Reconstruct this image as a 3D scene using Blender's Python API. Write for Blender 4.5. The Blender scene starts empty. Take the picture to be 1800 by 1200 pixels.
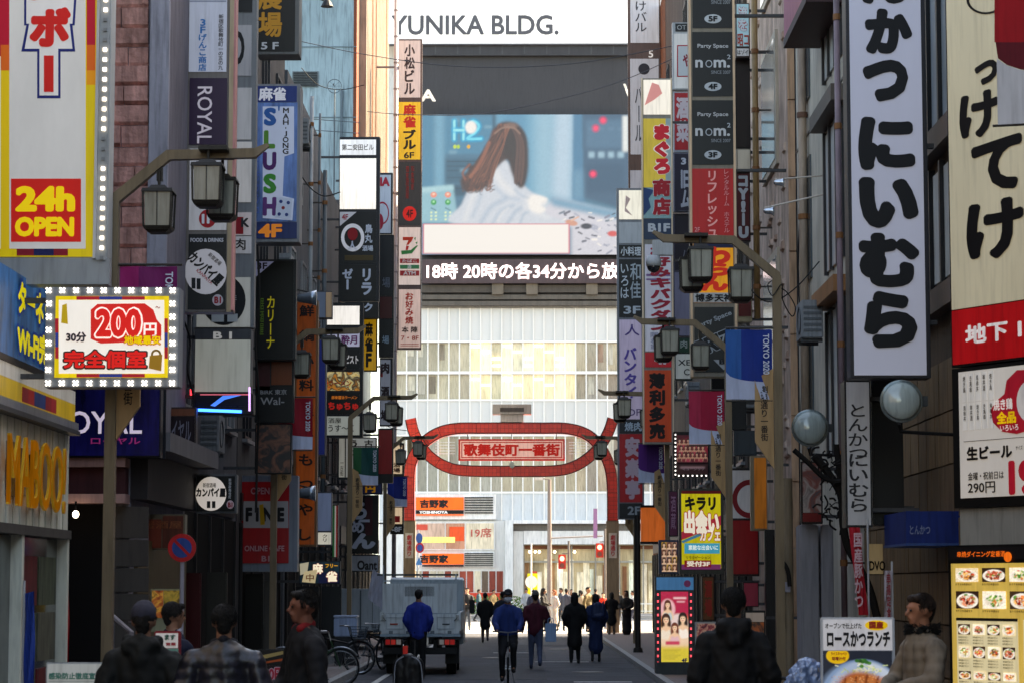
import bpy, bmesh, math, random
import numpy as np
from mathutils import Vector, Matrix, noise as mnoise
random.seed(7)
R = math.radians
S = bpy.context.scene
COL = S.collection
# ---------------------------------------------------------------- camera
F = 4300.0                       # focal length in photograph pixels (1800 wide)
HC = 1.8
PITCH = math.atan(430 / F); YAW = math.atan(25 / F * math.cos(PITCH))
cam = bpy.data.cameras.new('camera'); camo = bpy.data.objects.new('camera', cam); COL.objects.link(camo)
cam.sensor_width = 36; cam.lens = 36 * F / 1800; cam.clip_start = .1; cam.clip_end = 3000
camo.location = (0, 0, HC); camo.rotation_euler = (math.pi / 2 + PITCH, 0, YAW)
cam.dof.use_dof = True; cam.dof.focus_distance = 42; cam.dof.aperture_fstop = 6.3
S.camera = camo
# ---------------------------------------------------------------- world, sun, exposure
SUN_EL, SUN_AZ = R(35), R(62)     # azimuth from +Y towards +X: front right
W = bpy.data.worlds.new('World'); S.world = W; W.use_nodes = True
nt = W.node_tree; bg = nt.nodes['Background']
sky = nt.nodes.new('ShaderNodeTexSky'); sky.sky_type = 'NISHITA'; sky.sun_disc = False
sky.sun_elevation = SUN_EL; sky.sun_rotation = SUN_AZ; sky.air_density = 1.0; sky.dust_density = 2.0; sky.ozone_density = 1.0
nt.links.new(sky.outputs[0], bg.inputs[0]); bg.inputs[1].default_value = 0.15
sl = bpy.data.lights.new('sun', 'SUN'); sl.energy = 5.0; sl.angle = R(.5); sl.color = (1, .93, .82)
slo = bpy.data.objects.new('sun', sl); COL.objects.link(slo)
sd = Vector((math.sin(SUN_AZ) * math.cos(SUN_EL), math.cos(SUN_AZ) * math.cos(SUN_EL), math.sin(SUN_EL)))
slo.rotation_euler = sd.to_track_quat('Z', 'Y').to_euler(); slo.location = (30, 60, 60)
S.view_settings.view_transform = 'Standard'; S.view_settings.look = 'None'; S.view_settings.gamma = 1
S.view_settings.use_curve_mapping = False; S.view_settings.exposure = 2.52
try:
    S.view_settings.use_white_balance = True; S.view_settings.white_balance_temperature = 8300; S.view_settings.white_balance_tint = 10
except Exception: pass
S.cycles.max_bounces = 6; S.cycles.diffuse_bounces = 4; S.cycles.glossy_bounces = 3; S.cycles.transmission_bounces = 4
S.cycles.use_denoising = True; S.cycles.sample_clamp_indirect = 6
# ---------------------------------------------------------------- projection helpers
CR = Matrix.Rotation(YAW, 3, 'Z') @ Matrix.Rotation(math.pi / 2 + PITCH, 3, 'X')
CAM = Vector((0, 0, HC))
def ray(px, py): return CR @ Vector(((px - 900) / F, (600 - py) / F, -1))
def P(px, py, d):
    r = ray(px, py); return CAM + r * (d / r.y)
def PX(px, py, X):
    r = ray(px, py); return CAM + r * (X / r.x)
def ppm(d): return F / d
def gx(px, d): return P(px, 1030, d).x
# ---------------------------------------------------------------- materials
def lin(c):
    if isinstance(c, str):
        c = [int(c[i:i + 2], 16) / 255 for i in (0, 2, 4)]
        return tuple((x / 12.92 if x <= .04045 else ((x + .055) / 1.055) ** 2.4) for x in c)
    return tuple(c)
MC = {}; EG = .39
def M(col, rough=.55, emit=0, metal=0, var=.16, sc=2.5, bump=0, spec=.28, bsc=None, tr=0):
    emit = emit * EG
    key = (str(col), rough, emit, metal, var, sc, bump, spec, bsc, tr)
    if key in MC: return MC[key]
    m = bpy.data.materials.new('mat_' + str(len(MC))); MC[key] = m; m.use_nodes = True
    n = m.node_tree.nodes; l = m.node_tree.links; b = n['Principled BSDF']; c = lin(col)
    b.inputs['Roughness'].default_value = rough; b.inputs['Metallic'].default_value = metal
    b.inputs['Specular IOR Level'].default_value = spec
    if tr: b.inputs['Transmission Weight'].default_value = tr
    tc = n.new('ShaderNodeTexCoord'); mp = n.new('ShaderNodeMapping'); mp.inputs['Scale'].default_value = (1, 1, .3)
    ns = n.new('ShaderNodeTexNoise'); ns.inputs['Scale'].default_value = sc; ns.inputs['Detail'].default_value = 6; ns.inputs['Roughness'].default_value = .65
    l.new(tc.outputs['Object'], mp.inputs[0]); l.new(mp.outputs[0], ns.inputs['Vector'])
    mr = n.new('ShaderNodeMapRange'); mr.inputs[1].default_value = .3; mr.inputs[2].default_value = .7
    mr.inputs[3].default_value = 1 - var * 1.3; mr.inputs[4].default_value = 1 + var * .4
    l.new(ns.outputs[0], mr.inputs[0])
    if var >= .1:    # rain streaks and grime
        mp2 = n.new('ShaderNodeMapping'); mp2.inputs['Scale'].default_value = (1, 1, .09); l.new(tc.outputs['Object'], mp2.inputs[0])
        n2 = n.new('ShaderNodeTexNoise'); n2.inputs['Scale'].default_value = 17; n2.inputs['Detail'].default_value = 4; l.new(mp2.outputs[0], n2.inputs['Vector'])
        m2 = n.new('ShaderNodeMapRange'); m2.inputs[1].default_value = .48; m2.inputs[2].default_value = .72; m2.inputs[3].default_value = 1; m2.inputs[4].default_value = 1 - min(.4, var * 1.5); l.new(n2.outputs[0], m2.inputs[0])
        mm = n.new('ShaderNodeMath'); mm.operation = 'MULTIPLY'; l.new(mr.outputs[0], mm.inputs[0]); l.new(m2.outputs[0], mm.inputs[1]); mr = mm
    mx = n.new('ShaderNodeMix'); mx.data_type = 'RGBA'; mx.blend_type = 'MULTIPLY'; mx.inputs[0].default_value = 1
    mx.inputs[6].default_value = (*c, 1); l.new(mr.outputs[0], mx.inputs[7]); l.new(mx.outputs[2], b.inputs['Base Color'])
    if emit:
        l.new(mx.outputs[2], b.inputs['Emission Color']); b.inputs['Emission Strength'].default_value = emit
    if bump:
        bn = n.new('ShaderNodeTexNoise'); bn.inputs['Scale'].default_value = bsc or sc * 6; bn.inputs['Detail'].default_value = 5
        l.new(tc.outputs['Object'], bn.inputs['Vector'])
        bp = n.new('ShaderNodeBump'); bp.inputs['Strength'].default_value = bump; bp.inputs['Distance'].default_value = .03
        l.new(bn.outputs[0], bp.inputs['Height']); l.new(bp.outputs[0], b.inputs['Normal'])
    return m
def EM(col, k=1.0):
    key = ('em', col, k)
    if key in MC: return MC[key]
    m = bpy.data.materials.new('lit_%d' % len(MC)); MC[key] = m; m.use_nodes = True; b = m.node_tree.nodes['Principled BSDF']; c = lin(col)
    b.inputs['Base Color'].default_value = (c[0] * .06, c[1] * .06, c[2] * .06, 1); b.inputs['Roughness'].default_value = .3
    b.inputs['Emission Color'].default_value = (*c, 1); b.inputs['Emission Strength'].default_value = .17 * k
    return m
def mglass(col='9aa7ad', rough=.06, name='g'):
    return M(col, rough=rough, spec=1.0, var=.25, sc=.7)
def mspots(cols, sc=9, emit=0, key=''):
    """food / photo print: voronoi cells through several print colours"""
    k = ('sp', tuple(cols), sc, emit)
    if k in MC: return MC[k]
    m = bpy.data.materials.new('print_%d' % len(MC)); MC[k] = m; m.use_nodes = True
    n = m.node_tree.nodes; l = m.node_tree.links; b = n['Principled BSDF']; b.inputs['Roughness'].default_value = .4
    tc = n.new('ShaderNodeTexCoord'); ns = n.new('ShaderNodeTexNoise'); ns.inputs['Scale'].default_value = sc; ns.inputs['Detail'].default_value = 3; ns.inputs['Distortion'].default_value = 1.2
    l.new(tc.outputs['Object'], ns.inputs['Vector'])
    cr = n.new('ShaderNodeValToRGB'); l.new(ns.outputs[0], cr.inputs[0]); e = cr.color_ramp.elements
    k2 = len(cols)
    for i, c in enumerate(cols):
        pos = .3 + .4 * i / max(1, k2 - 1)
        el = e[i] if i < 2 else e.new(pos)
        el.position = pos; el.color = (*lin(c), 1)
    l.new(cr.outputs[0], b.inputs['Base Color'])
    if emit: l.new(cr.outputs[0], b.inputs['Emission Color']); b.inputs['Emission Strength'].default_value = emit * EG
    return m
def mgrad(c0, c1, axis, a, b_, emit=0):
    """printed gradient of a sign face along one object axis"""
    m = bpy.data.materials.new('gradient'); m.use_nodes = True
    n = m.node_tree.nodes; l = m.node_tree.links; b = n['Principled BSDF']; b.inputs['Roughness'].default_value = .4
    tc = n.new('ShaderNodeTexCoord'); sp = n.new('ShaderNodeSeparateXYZ'); l.new(tc.outputs['Object'], sp.inputs[0])
    mr = n.new('ShaderNodeMapRange'); mr.inputs[1].default_value = a; mr.inputs[2].default_value = b_; l.new(sp.outputs[axis], mr.inputs[0])
    mx = n.new('ShaderNodeMix'); mx.data_type = 'RGBA'; l.new(mr.outputs[0], mx.inputs[0]); mx.inputs[6].default_value = (*lin(c0), 1); mx.inputs[7].default_value = (*lin(c1), 1)
    l.new(mx.outputs[2], b.inputs['Base Color'])
    if emit: l.new(mx.outputs[2], b.inputs['Emission Color']); b.inputs['Emission Strength'].default_value = emit
    return m
# ---------------------------------------------------------------- object helpers
BASE = {}
def link(o): COL.objects.link(o); return o
def tag(o, label=None, cat=None, group=None, kind=None):
    if label: o['label'] = label
    if cat: o['category'] = cat
    if group: o['group'] = group
    if kind: o['kind'] = kind
    return o
def thing(name, label, cat, loc=(0, 0, 0), rz=0, group=None):
    o = link(bpy.data.objects.new(name, None)); o.location = loc; o.rotation_euler = (0, 0, rz); o.empty_display_size = .1
    BASE[o] = Vector(loc) if rz == 0 else Vector((0, 0, 0))
    return tag(o, label, cat, group)
class MB:
    def __init__(s): s.v = []; s.f = []
    def add(s, vs, fs):
        k = len(s.v); s.v += [tuple(v) for v in vs]; s.f += [tuple(i + k for i in f) for f in fs]; return s
    def box(s, a, b):
        x0, y0, z0 = [min(a[i], b[i]) for i in range(3)]; x1, y1, z1 = [max(a[i], b[i]) for i in range(3)]
        return s.add([(x0, y0, z0), (x1, y0, z0), (x1, y1, z0), (x0, y1, z0), (x0, y0, z1), (x1, y0, z1), (x1, y1, z1), (x0, y1, z1)],
                     [(0, 3, 2, 1), (4, 5, 6, 7), (0, 1, 5, 4), (1, 2, 6, 5), (2, 3, 7, 6), (3, 0, 4, 7)])
    def cbox(s, c, sx, sy, sz): return s.box((c[0] - sx / 2, c[1] - sy / 2, c[2] - sz / 2), (c[0] + sx / 2, c[1] + sy / 2, c[2] + sz / 2))
    def tube(s, pts, r, n=8, cap=True):
        pts = [Vector(p) for p in pts]; rs = r if isinstance(r, (list, tuple)) else [r] * len(pts)
        k = len(s.v); up = None
        for i, p in enumerate(pts):
            t = (pts[min(i + 1, len(pts) - 1)] - pts[max(i - 1, 0)]).normalized()
            if up is None:
                up = Vector((0, 0, 1)) if abs(t.z) < .9 else Vector((1, 0, 0))
            a = t.cross(up).normalized(); b = a.cross(t).normalized(); up = b
            for j in range(n):
                q = 2 * math.pi * (j + .5) / n
                s.v.append(tuple(p + (a * math.cos(q) + b * math.sin(q)) * rs[i]))
        for i in range(len(pts) - 1):
            for j in range(n):
                s.f.append((k + i * n + j, k + i * n + (j + 1) % n, k + (i + 1) * n + (j + 1) % n, k + (i + 1) * n + j))
        if cap:
            s.f.append(tuple(k + j for j in range(n))[::-1]); s.f.append(tuple(k + (len(pts) - 1) * n + j for j in range(n)))
        return s
    def lathe(s, c, prof, n=16, ax='z'):
        """prof: (radius, height) along ax"""
        k = len(s.v)
        for r, h in prof:
            for j in range(n):
                q = 2 * math.pi * j / n; a, b = r * math.cos(q), r * math.sin(q)
                s.v.append({'z': (c[0] + a, c[1] + b, c[2] + h), 'y': (c[0] + a, c[1] + h, c[2] + b), 'x': (c[0] + h, c[1] + a, c[2] + b)}[ax])
        for i in range(len(prof) - 1):
            for j in range(n):
                s.f.append((k + i * n + j, k + i * n + (j + 1) % n, k + (i + 1) * n + (j + 1) % n, k + (i + 1) * n + j))
        s.f.append(tuple(k + j for j in range(n))[::-1]); s.f.append(tuple(k + (len(prof) - 1) * n + j for j in range(n)))
        return s
    def ell(s, c, rx, ry, rz, n=12, m=8):
        return s.lathe0(c, rx, ry, rz, n, m)
    def lathe0(s, c, rx, ry, rz, n, m):
        k = len(s.v)
        for i in range(1, m):
            t = math.pi * i / m
            for j in range(n):
                q = 2 * math.pi * j / n
                s.v.append((c[0] + rx * math.sin(t) * math.cos(q), c[1] + ry * math.sin(t) * math.sin(q), c[2] - rz * math.cos(t)))
        s.v.append((c[0], c[1], c[2] - rz)); s.v.append((c[0], c[1], c[2] + rz)); b = len(s.v) - 2
        for i in range(m - 2):
            for j in range(n):
                s.f.append((k + i * n + j, k + i * n + (j + 1) % n, k + (i + 1) * n + (j + 1) % n, k + (i + 1) * n + j))
        for j in range(n):
            s.f.append((b, k + (j + 1) % n, k + j)); s.f.append((b + 1, k + (m - 2) * n + j, k + (m - 2) * n + (j + 1) % n))
        return s
    def ring(s, c, ro, ri, t, n=24, ax='y'):
        return s.lathe_open(c, [(ri, -t / 2), (ro, -t / 2), (ro, t / 2), (ri, t / 2), (ri, -t / 2)], n, ax)
    def lathe_open(s, c, prof, n, ax):
        k = len(s.v)
        for r, h in prof:
            for j in range(n):
                q = 2 * math.pi * j / n; a, b = r * math.cos(q), r * math.sin(q)
                s.v.append({'z': (c[0] + a, c[1] + b, c[2] + h), 'y': (c[0] + a, c[1] + h, c[2] + b), 'x': (c[0] + h, c[1] + a, c[2] + b)}[ax])
        for i in range(len(prof) - 1):
            for j in range(n):
                s.f.append((k + i * n + j, k + i * n + (j + 1) % n, k + (i + 1) * n + (j + 1) % n, k + (i + 1) * n + j))
        return s
    def prism(s, poly, a, b, ax='y'):
        """poly 2D (u,w) extruded from a to b along ax (y: u=x,w=z ; x: u=y,w=z ; z: u=x,w=y)"""
        n = len(poly); k = len(s.v)
        f = {'y': lambda u, w, t: (u, t, w), 'x': lambda u, w, t: (t, u, w), 'z': lambda u, w, t: (u, w, t)}[ax]
        for t in (a, b):
            for u, w in poly: s.v.append(f(u, w, t))
        s.f.append(tuple(range(k, k + n))); s.f.append(tuple(range(k + n, k + 2 * n))[::-1])
        for i in range(n): s.f.append((k + i, k + n + i, k + n + (i + 1) % n, k + (i + 1) % n))
        return s
    def build(s, name, mat, parent=None, world=True, smooth=False, bevel=0):
        me = bpy.data.meshes.new(name); off = BASE.get(root(parent), Vector((0, 0, 0))) if (parent and world) else Vector((0, 0, 0))
        me.from_pydata([(v[0] - off.x, v[1] - off.y, v[2] - off.z) for v in s.v], [], s.f)
        bm = bmesh.new(); bm.from_mesh(me); bmesh.ops.recalc_face_normals(bm, faces=bm.faces)
        if bevel: bmesh.ops.bevel(bm, geom=bm.edges[:], offset=bevel, segments=2, affect='EDGES', clamp_overlap=True)
        bm.to_mesh(me); bm.free()
        if mat: me.materials.append(mat)
        if smooth: me.polygons.foreach_set('use_smooth', [True] * len(me.polygons))
        o = link(bpy.data.objects.new(name, me))
        if parent: o.parent = parent
        return o
def root(o):
    while o is not None and o.parent: o = o.parent
    return o
def inst(me, name, parent, loc=(0, 0, 0), world=True):
    o = link(bpy.data.objects.new(name, me)); o.parent = parent
    off = BASE.get(root(parent), Vector((0, 0, 0))) if (parent and world) else Vector((0, 0, 0))
    o.location = Vector(loc) - off; return o
def struct(name, mb, mat, **k):
    o = mb.build(name, mat, None, **k); o['kind'] = 'structure'; return o
# ---------------------------------------------------------------- lettering
SCR = bpy.data.scenes.new('scratch'); VL = SCR.view_layers[0]
TC = {}
tcu = bpy.data.curves.new('glyph', 'FONT'); tob = bpy.data.objects.new('glyph', tcu); SCR.collection.objects.link(tob); tcu.resolution_u = 3; tcu.fill_mode = 'FRONT'
def glyph(s, bold, ext=0):
    """glyph outline; heavier weights by laying shifted copies, each a hair in front of the last"""
    k = (s, round(bold, 3), ext)
    if k in TC: return TC[k]
    k0 = (s, 0, ext)
    if k0 not in TC:
        tcu.body = s; tcu.extrude = ext; tcu.fill_mode = 'BOTH' if ext else 'FRONT'
        VL.update(); ev = tob.evaluated_get(VL.depsgraph); me = ev.to_mesh()
        n = len(me.vertices); a = np.zeros(n * 3); me.vertices.foreach_get('co', a); a = a.reshape(-1, 3)
        fs = [tuple(p.vertices) for p in me.polygons]; ev.to_mesh_clear(); TC[k0] = (a, fs)
    a, fs = TC[k0]
    if bold <= .001 or not len(a): return a, fs
    m = 4 if bold <= .024 else 8 if bold < .045 else 12 if bold < .06 else 22
    out, of = [a], list(fs)
    rs = [bold] if bold < .06 else [bold, bold * .5]
    for r in rs:
        for i in range(m):
            q = 2 * math.pi * (i + .5) / m; c = a.copy(); c[:, 0] += r * math.cos(q); c[:, 1] += r * math.sin(q)
            z = .00004 * len(out)
            if not ext: c[:, 2] += z
            of += [tuple(j + len(a) * len(out) for j in f) for f in fs]; out.append(c)
    TC[k] = (np.concatenate(out), of); return TC[k]
def textgeo(s, w, h, v=False, bold=.015, rot=0, shear=0, ext=0, gap=.06, ang=0):
    """verts (u,w,depth) filling 0..w x 0..h"""
    vs, fs = [], []
    if v:
        cs = list(s); n = len(cs); ch = h / n
        for i, c in enumerate(cs):
            if c == ' ': continue
            a, f = glyph(c, bold, ext)
            if not len(a): continue
            a = a.copy(); rotc = c in 'ー～-'
            mn, mx = a[:, :2].min(0), a[:, :2].max(0); ctr = (mn + mx) / 2; a[:, :2] -= ctr
            if rotc: a[:, [0, 1]] = a[:, [1, 0]] * np.array([1, -1])
            e = (mx - mn)[::-1] if rotc else mx - mn
            isl = ord(c) < 256; small = c in 'ァィゥェォッャュョっゃゅょ・.'
            kx = w * (1 - gap) / max(e[0], .9 if not isl else .62); ky = ch * (1 - gap) / max(e[1], .9 if not isl else .75)
            if rotc: kx = w / .95; ky = ch * (1 - gap) / .9
            a[:, 0] = a[:, 0] * kx + w / 2; a[:, 1] = a[:, 1] * ky + h - (i + .5) * ch
            k = len(vs); vs += a.tolist(); fs += [tuple(j + k for j in q) for q in f]
    else:
        a, f = glyph(s, bold, ext)
        if not len(a): return [], []
        a = a.copy(); 
        if shear: a[:, 0] += a[:, 1] * shear
        if rot == 90: a[:, [0, 1]] = a[:, [1, 0]] * np.array([1, -1])
        if rot == -90: a[:, [0, 1]] = a[:, [1, 0]] * np.array([-1, 1])
        mn, mx = a[:, :2].min(0), a[:, :2].max(0)
        a[:, 0] = (a[:, 0] - mn[0]) * w / max(mx[0] - mn[0], 1e-3); a[:, 1] = (a[:, 1] - mn[1]) * h / max(mx[1] - mn[1], 1e-3)
        vs, fs = a.tolist(), f
    if ang and vs:
        a = np.array(vs); q = math.radians(ang); x, y = a[:, 0] - w / 2, a[:, 1] - h / 2; a[:, 0] = x * math.cos(q) - y * math.sin(q) + w / 2; a[:, 1] = x * math.sin(q) + y * math.cos(q) + h / 2; vs = a.tolist()
    return vs, fs
class Board:
    """a plane in the place on which panels, lettering and shapes are laid; positions are read off the photograph"""
    def __init__(s, th, O, u, n):
        s.th, s.O, s.u, s.n = th, Vector(O), Vector(u).normalized(), Vector(n).normalized()
    def uv(s, px, py):
        r = ray(px, py); t = (s.O - CAM).dot(s.n) / r.dot(s.n); p = CAM + r * t
        return (p - s.O).dot(s.u), p.z
    def W(s, u, w, off): p = s.O + s.u * u + s.n * off; return (p.x, p.y, w)
    def slab(s, name, box, off0, off1, mat, parent=None, bevel=0, uvbox=None):
        if uvbox: u0, w0, u1, w1 = uvbox
        else: u0, w0, u1, w1 = s.bx(box)
        mb = MB(); q = [(u0, w0), (u1, w0), (u1, w1), (u0, w1)]
        mb.add([s.W(a, b, off0) for a, b in q] + [s.W(a, b, off1) for a, b in q],
               [(0, 1, 2, 3), (4, 5, 6, 7), (0, 1, 5, 4), (1, 2, 6, 5), (2, 3, 7, 6), (3, 0, 4, 7)])
        return mb.build(name, mat, parent or s.th, bevel=bevel)
    def bx(s, box):
        x0, y0, x1, y1 = box; xm, ym = (x0 + x1) / 2, (y0 + y1) / 2
        if abs(s.n.y) > .9: 
            u0 = s.uv(x0, ym)[0]; u1 = s.uv(x1, ym)[0]; w0 = s.uv(xm, y1)[1]; w1 = s.uv(xm, y0)[1]
        else: 
            u0, w0 = s.uv(x0, y1)[0], s.uv(xm, y1)[1]; u1, w1 = s.uv(x1, y1)[0], s.uv(xm, y0)[1]
        return u0, w0, u1, w1
    def poly(s, name, pts, mat, off=.006, parent=None, th=0):
        q = [s.uv(*p) for p in pts]; n = len(q); mb = MB()
        if th:
            mb.add([s.W(a, b, off) for a, b in q] + [s.W(a, b, off + th) for a, b in q],
                   [tuple(range(n)), tuple(range(n, 2 * n))[::-1]] + [(i, (i + 1) % n, n + (i + 1) % n, n + i) for i in range(n)])
        else: mb.add([s.W(a, b, off) for a, b in q], [tuple(range(n))])
        return mb.build(name, mat, parent or s.th)
    def ellipse(s, name, cx, cy, rx, ry, mat, off=.006, parent=None, th=0, n=28, inner=0):
        if inner:
            mb = MB(); o = [s.uv(cx + rx * math.cos(2 * math.pi * i / n), cy + ry * math.sin(2 * math.pi * i / n)) for i in range(n)]
            q = [s.uv(cx + rx * inner * math.cos(2 * math.pi * i / n), cy + ry * inner * math.sin(2 * math.pi * i / n)) for i in range(n)]
            mb.add([s.W(a, b, off) for a, b in o + q], [(i, (i + 1) % n, n + (i + 1) % n, n + i) for i in range(n)])
            return mb.build(name, mat, parent or s.th)
        return s.poly(name, [(cx + rx * math.cos(2 * math.pi * i / n), cy + ry * math.sin(2 * math.pi * i / n)) for i in range(n)], mat, off, parent, th)
    def text(s, st, box, mat, off=.008, parent=None, name='lettering', uvbox=None, outl=None, ob=.05, ext=0, **k):
        if isinstance(mat, str): mat = M(mat, var=.08)
        u0, w0, u1, w1 = uvbox or s.bx(box)
        if outl is not None:
            kk = dict(k); b0 = kk.get('bold', .015); kk['bold'] = b0 + ob; g = ob * .5
            e = (u1 - u0) * .02
            s.text(st, box, outl, off - .003, parent, name='lettering_outline', uvbox=(u0 - e, w0 - e, u1 + e, w1 + e), **kk)
        vs, fs = textgeo(st, u1 - u0, w1 - w0, ext=ext, **k)
        if not vs: return None
        mb = MB(); mb.add([s.W(u0 + a[0], w0 + a[1], off + (a[2] * (w1 - w0) if ext else a[2])) for a in vs], fs)
        me = bpy.data.meshes.new(name); off_ = BASE.get(root(parent or s.th), Vector((0, 0, 0)))
        me.from_pydata([(v[0] - off_.x, v[1] - off_.y, v[2] - off_.z) for v in mb.v], [], mb.f); me.materials.append(mat)
        o = link(bpy.data.objects.new(name, me)); o.parent = parent or s.th; return o
def front(th, d): return Board(th, (0, d, 0), (1, 0, 0), (0, -1, 0))
# ---------------------------------------------------------------- printed pictures: drawn by code, laid on a fine grid as vertex colour
def crp(pts, n=6, closed=True):
    p = [np.array(q, float) for q in pts]; m = len(p); out = []
    for i in range(m if closed else m - 1):
        a, b, c, d = (p[(i - 1) % m], p[i], p[(i + 1) % m], p[(i + 2) % m]) if closed else (p[max(i - 1, 0)], p[i], p[i + 1], p[min(i + 2, m - 1)])
        for j in range(n):
            t = j / n; out.append(.5 * ((2 * b) + (c - a) * t + (2 * a - 5 * b + 4 * c - d) * t * t + (3 * b - a - 3 * c + d) * t ** 3))
    if not closed: out.append(p[-1])
    return out
class Canvas:
    def __init__(s, box, sc, bgc='808080'):
        s.x0, s.y0, s.x1, s.y1 = box; s.w = max(4, int(round((s.x1 - s.x0) * sc))); s.h = max(4, int(round((s.y1 - s.y0) * sc)))
        s.im = np.zeros((s.h, s.w, 3)) + np.array(lin(bgc)); xs = s.x0 + (np.arange(s.w) + .5) * (s.x1 - s.x0) / s.w; ys = s.y0 + (np.arange(s.h) + .5) * (s.y1 - s.y0) / s.h
        s.X, s.Y = np.meshgrid(xs, ys); s.px = (s.x1 - s.x0) / s.w; s.rs = np.random.RandomState(int(s.x0 * 7 + s.y0) % 9999)
    def mix(s, m, c): s.im = s.im * (1 - m[..., None]) + np.array(lin(c) if isinstance(c, str) else c) * m[..., None]
    def blurm(s, m, r):
        k = int(round(r / s.px))
        if k < 1: return m
        for ax in (0, 1):
            for _ in range(2):
                pd = [(0, 0), (0, 0)]; pd[ax] = (k, k); a = np.pad(m, pd, 'edge'); c = np.cumsum(a, ax); c = np.concatenate([np.zeros_like(np.take(c, [0], ax)), c], ax); n = 2 * k + 1
                m = (np.take(c, range(n, c.shape[ax]), ax) - np.take(c, range(0, c.shape[ax] - n), ax)) / n
        return m
    def poly(s, pts, c, soft=0, spl=False, a=1):
        if spl: pts = crp(pts)
        m = np.zeros_like(s.X)
        for dx, dy in ((-.25, -.25), (.25, -.25), (-.25, .25), (.25, .25)):
            X, Y = s.X + dx * s.px, s.Y + dy * s.px; ins = np.zeros(X.shape, bool); n = len(pts)
            for i in range(n):
                xa, ya = pts[i]; xb, yb = pts[(i + 1) % n]
                if ya == yb: continue
                cnd = ((ya > Y) != (yb > Y)) & (X < (xb - xa) * (Y - ya) / (yb - ya) + xa); ins ^= cnd
            m += ins * .25
        if soft: m = s.blurm(m, soft)
        s.mix(m * a, c)
    def rect(s, x0, y0, x1, y1, c, soft=0, a=1): s.poly([(x0, y0), (x1, y0), (x1, y1), (x0, y1)], c, soft, a=a)
    def ell(s, cx, cy, rx, ry, c, soft=0, a=1, rot=0):
        u, v = s.X - cx, s.Y - cy; q = math.radians(rot); uu = u * math.cos(q) + v * math.sin(q); vv = -u * math.sin(q) + v * math.cos(q)
        d = 1 - np.sqrt((uu / rx) ** 2 + (vv / ry) ** 2); e = max(soft, s.px * .7) / min(rx, ry); s.mix(np.clip(d / e + .5, 0, 1) * a, c)
    def stroke(s, pts, r, c, a=1, soft=0):
        p = crp(pts, 5, False) if len(pts) > 2 else [np.array(q, float) for q in pts]; D = np.full(s.X.shape, 1e9)
        for i in range(len(p) - 1):
            ab = p[i + 1] - p[i]; L = max(ab @ ab, 1e-9); t = np.clip(((s.X - p[i][0]) * ab[0] + (s.Y - p[i][1]) * ab[1]) / L, 0, 1); D = np.minimum(D, np.hypot(s.X - p[i][0] - t * ab[0], s.Y - p[i][1] - t * ab[1]))
        e = max(soft, s.px * .8); s.mix(np.clip((r - D) / e + .5, 0, 1) * a, c)
    def noise(s, amp, cell=1):
        n = s.rs.rand(max(2, int(s.h / cell)) + 1, max(2, int(s.w / cell)) + 1) - .5; yi = np.linspace(0, n.shape[0] - 1.001, s.h); xi = np.linspace(0, n.shape[1] - 1.001, s.w)
        y, x = yi.astype(int), xi.astype(int); fy, fx = (yi - y)[:, None], (xi - x)[None]; q = n[y][:, x] * (1 - fy) * (1 - fx) + n[y + 1][:, x] * fy * (1 - fx) + n[y][:, x + 1] * (1 - fy) * fx + n[y + 1][:, x + 1] * fy * fx
        s.im = np.clip(s.im * (1 + amp * q[..., None] * 2), 0, 1.5)
    def grad(s, c0, c1, ax=1, a=1):
        t = ((s.Y - s.y0) / (s.y1 - s.y0)) if ax else ((s.X - s.x0) / (s.x1 - s.x0)); g = np.array(lin(c0)) * (1 - t[..., None]) + np.array(lin(c1)) * t[..., None]; s.im = s.im * (1 - a) + g * a
def mpic(e, dark=False):
    k = ('pic', e, dark)
    if k in MC: return MC[k]
    m = bpy.data.materials.new('picture_print_%d' % len(MC)); MC[k] = m; m.use_nodes = True; n = m.node_tree.nodes; l = m.node_tree.links; b = n['Principled BSDF']; b.inputs['Roughness'].default_value = .3
    a = n.new('ShaderNodeAttribute'); a.attribute_name = 'Col'
    if dark: b.inputs['Base Color'].default_value = (.012, .012, .014, 1)
    else: l.new(a.outputs[0], b.inputs['Base Color'])
    if e: l.new(a.outputs[0], b.inputs['Emission Color']); b.inputs['Emission Strength'].default_value = e
    return m
def picture(b, cv, box=None, off=.014, e=0, parent=None, name='picture', uvbox=None, dark=False):
    u0, w0, u1, w1 = uvbox or b.bx(box or (cv.x0, cv.y0, cv.x1, cv.y1)); h, w = cv.h, cv.w; im = cv.im
    us = np.linspace(u0, u1, w); ws = np.linspace(w1, w0, h); base = BASE.get(root(parent or b.th), Vector((0, 0, 0)))
    O = np.array(b.O + b.n * off - base); U = np.array(b.u); vs = np.zeros((h, w, 3)); vs[..., 0] = O[0] + us[None] * U[0]; vs[..., 1] = O[1] + us[None] * U[1]; vs[..., 2] = ws[:, None] - base.z
    i = np.arange(h * w).reshape(h, w); fs = np.stack([i[1:, :-1], i[1:, 1:], i[:-1, 1:], i[:-1, :-1]], -1).reshape(-1, 4)
    me = bpy.data.meshes.new(name); me.vertices.add(h * w); me.vertices.foreach_set('co', vs.ravel()); me.loops.add(len(fs) * 4); me.loops.foreach_set('vertex_index', fs.ravel()); me.polygons.add(len(fs)); me.polygons.foreach_set('loop_start', np.arange(len(fs)) * 4)
    me.update(calc_edges=True); ca = me.color_attributes.new('Col', 'FLOAT_COLOR', 'POINT'); ca.data.foreach_set('color', np.concatenate([im, np.ones((h, w, 1))], -1).ravel())
    me.materials.append(mpic(e, dark)); o = link(bpy.data.objects.new(name, me)); o.parent = parent or b.th; return o
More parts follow.
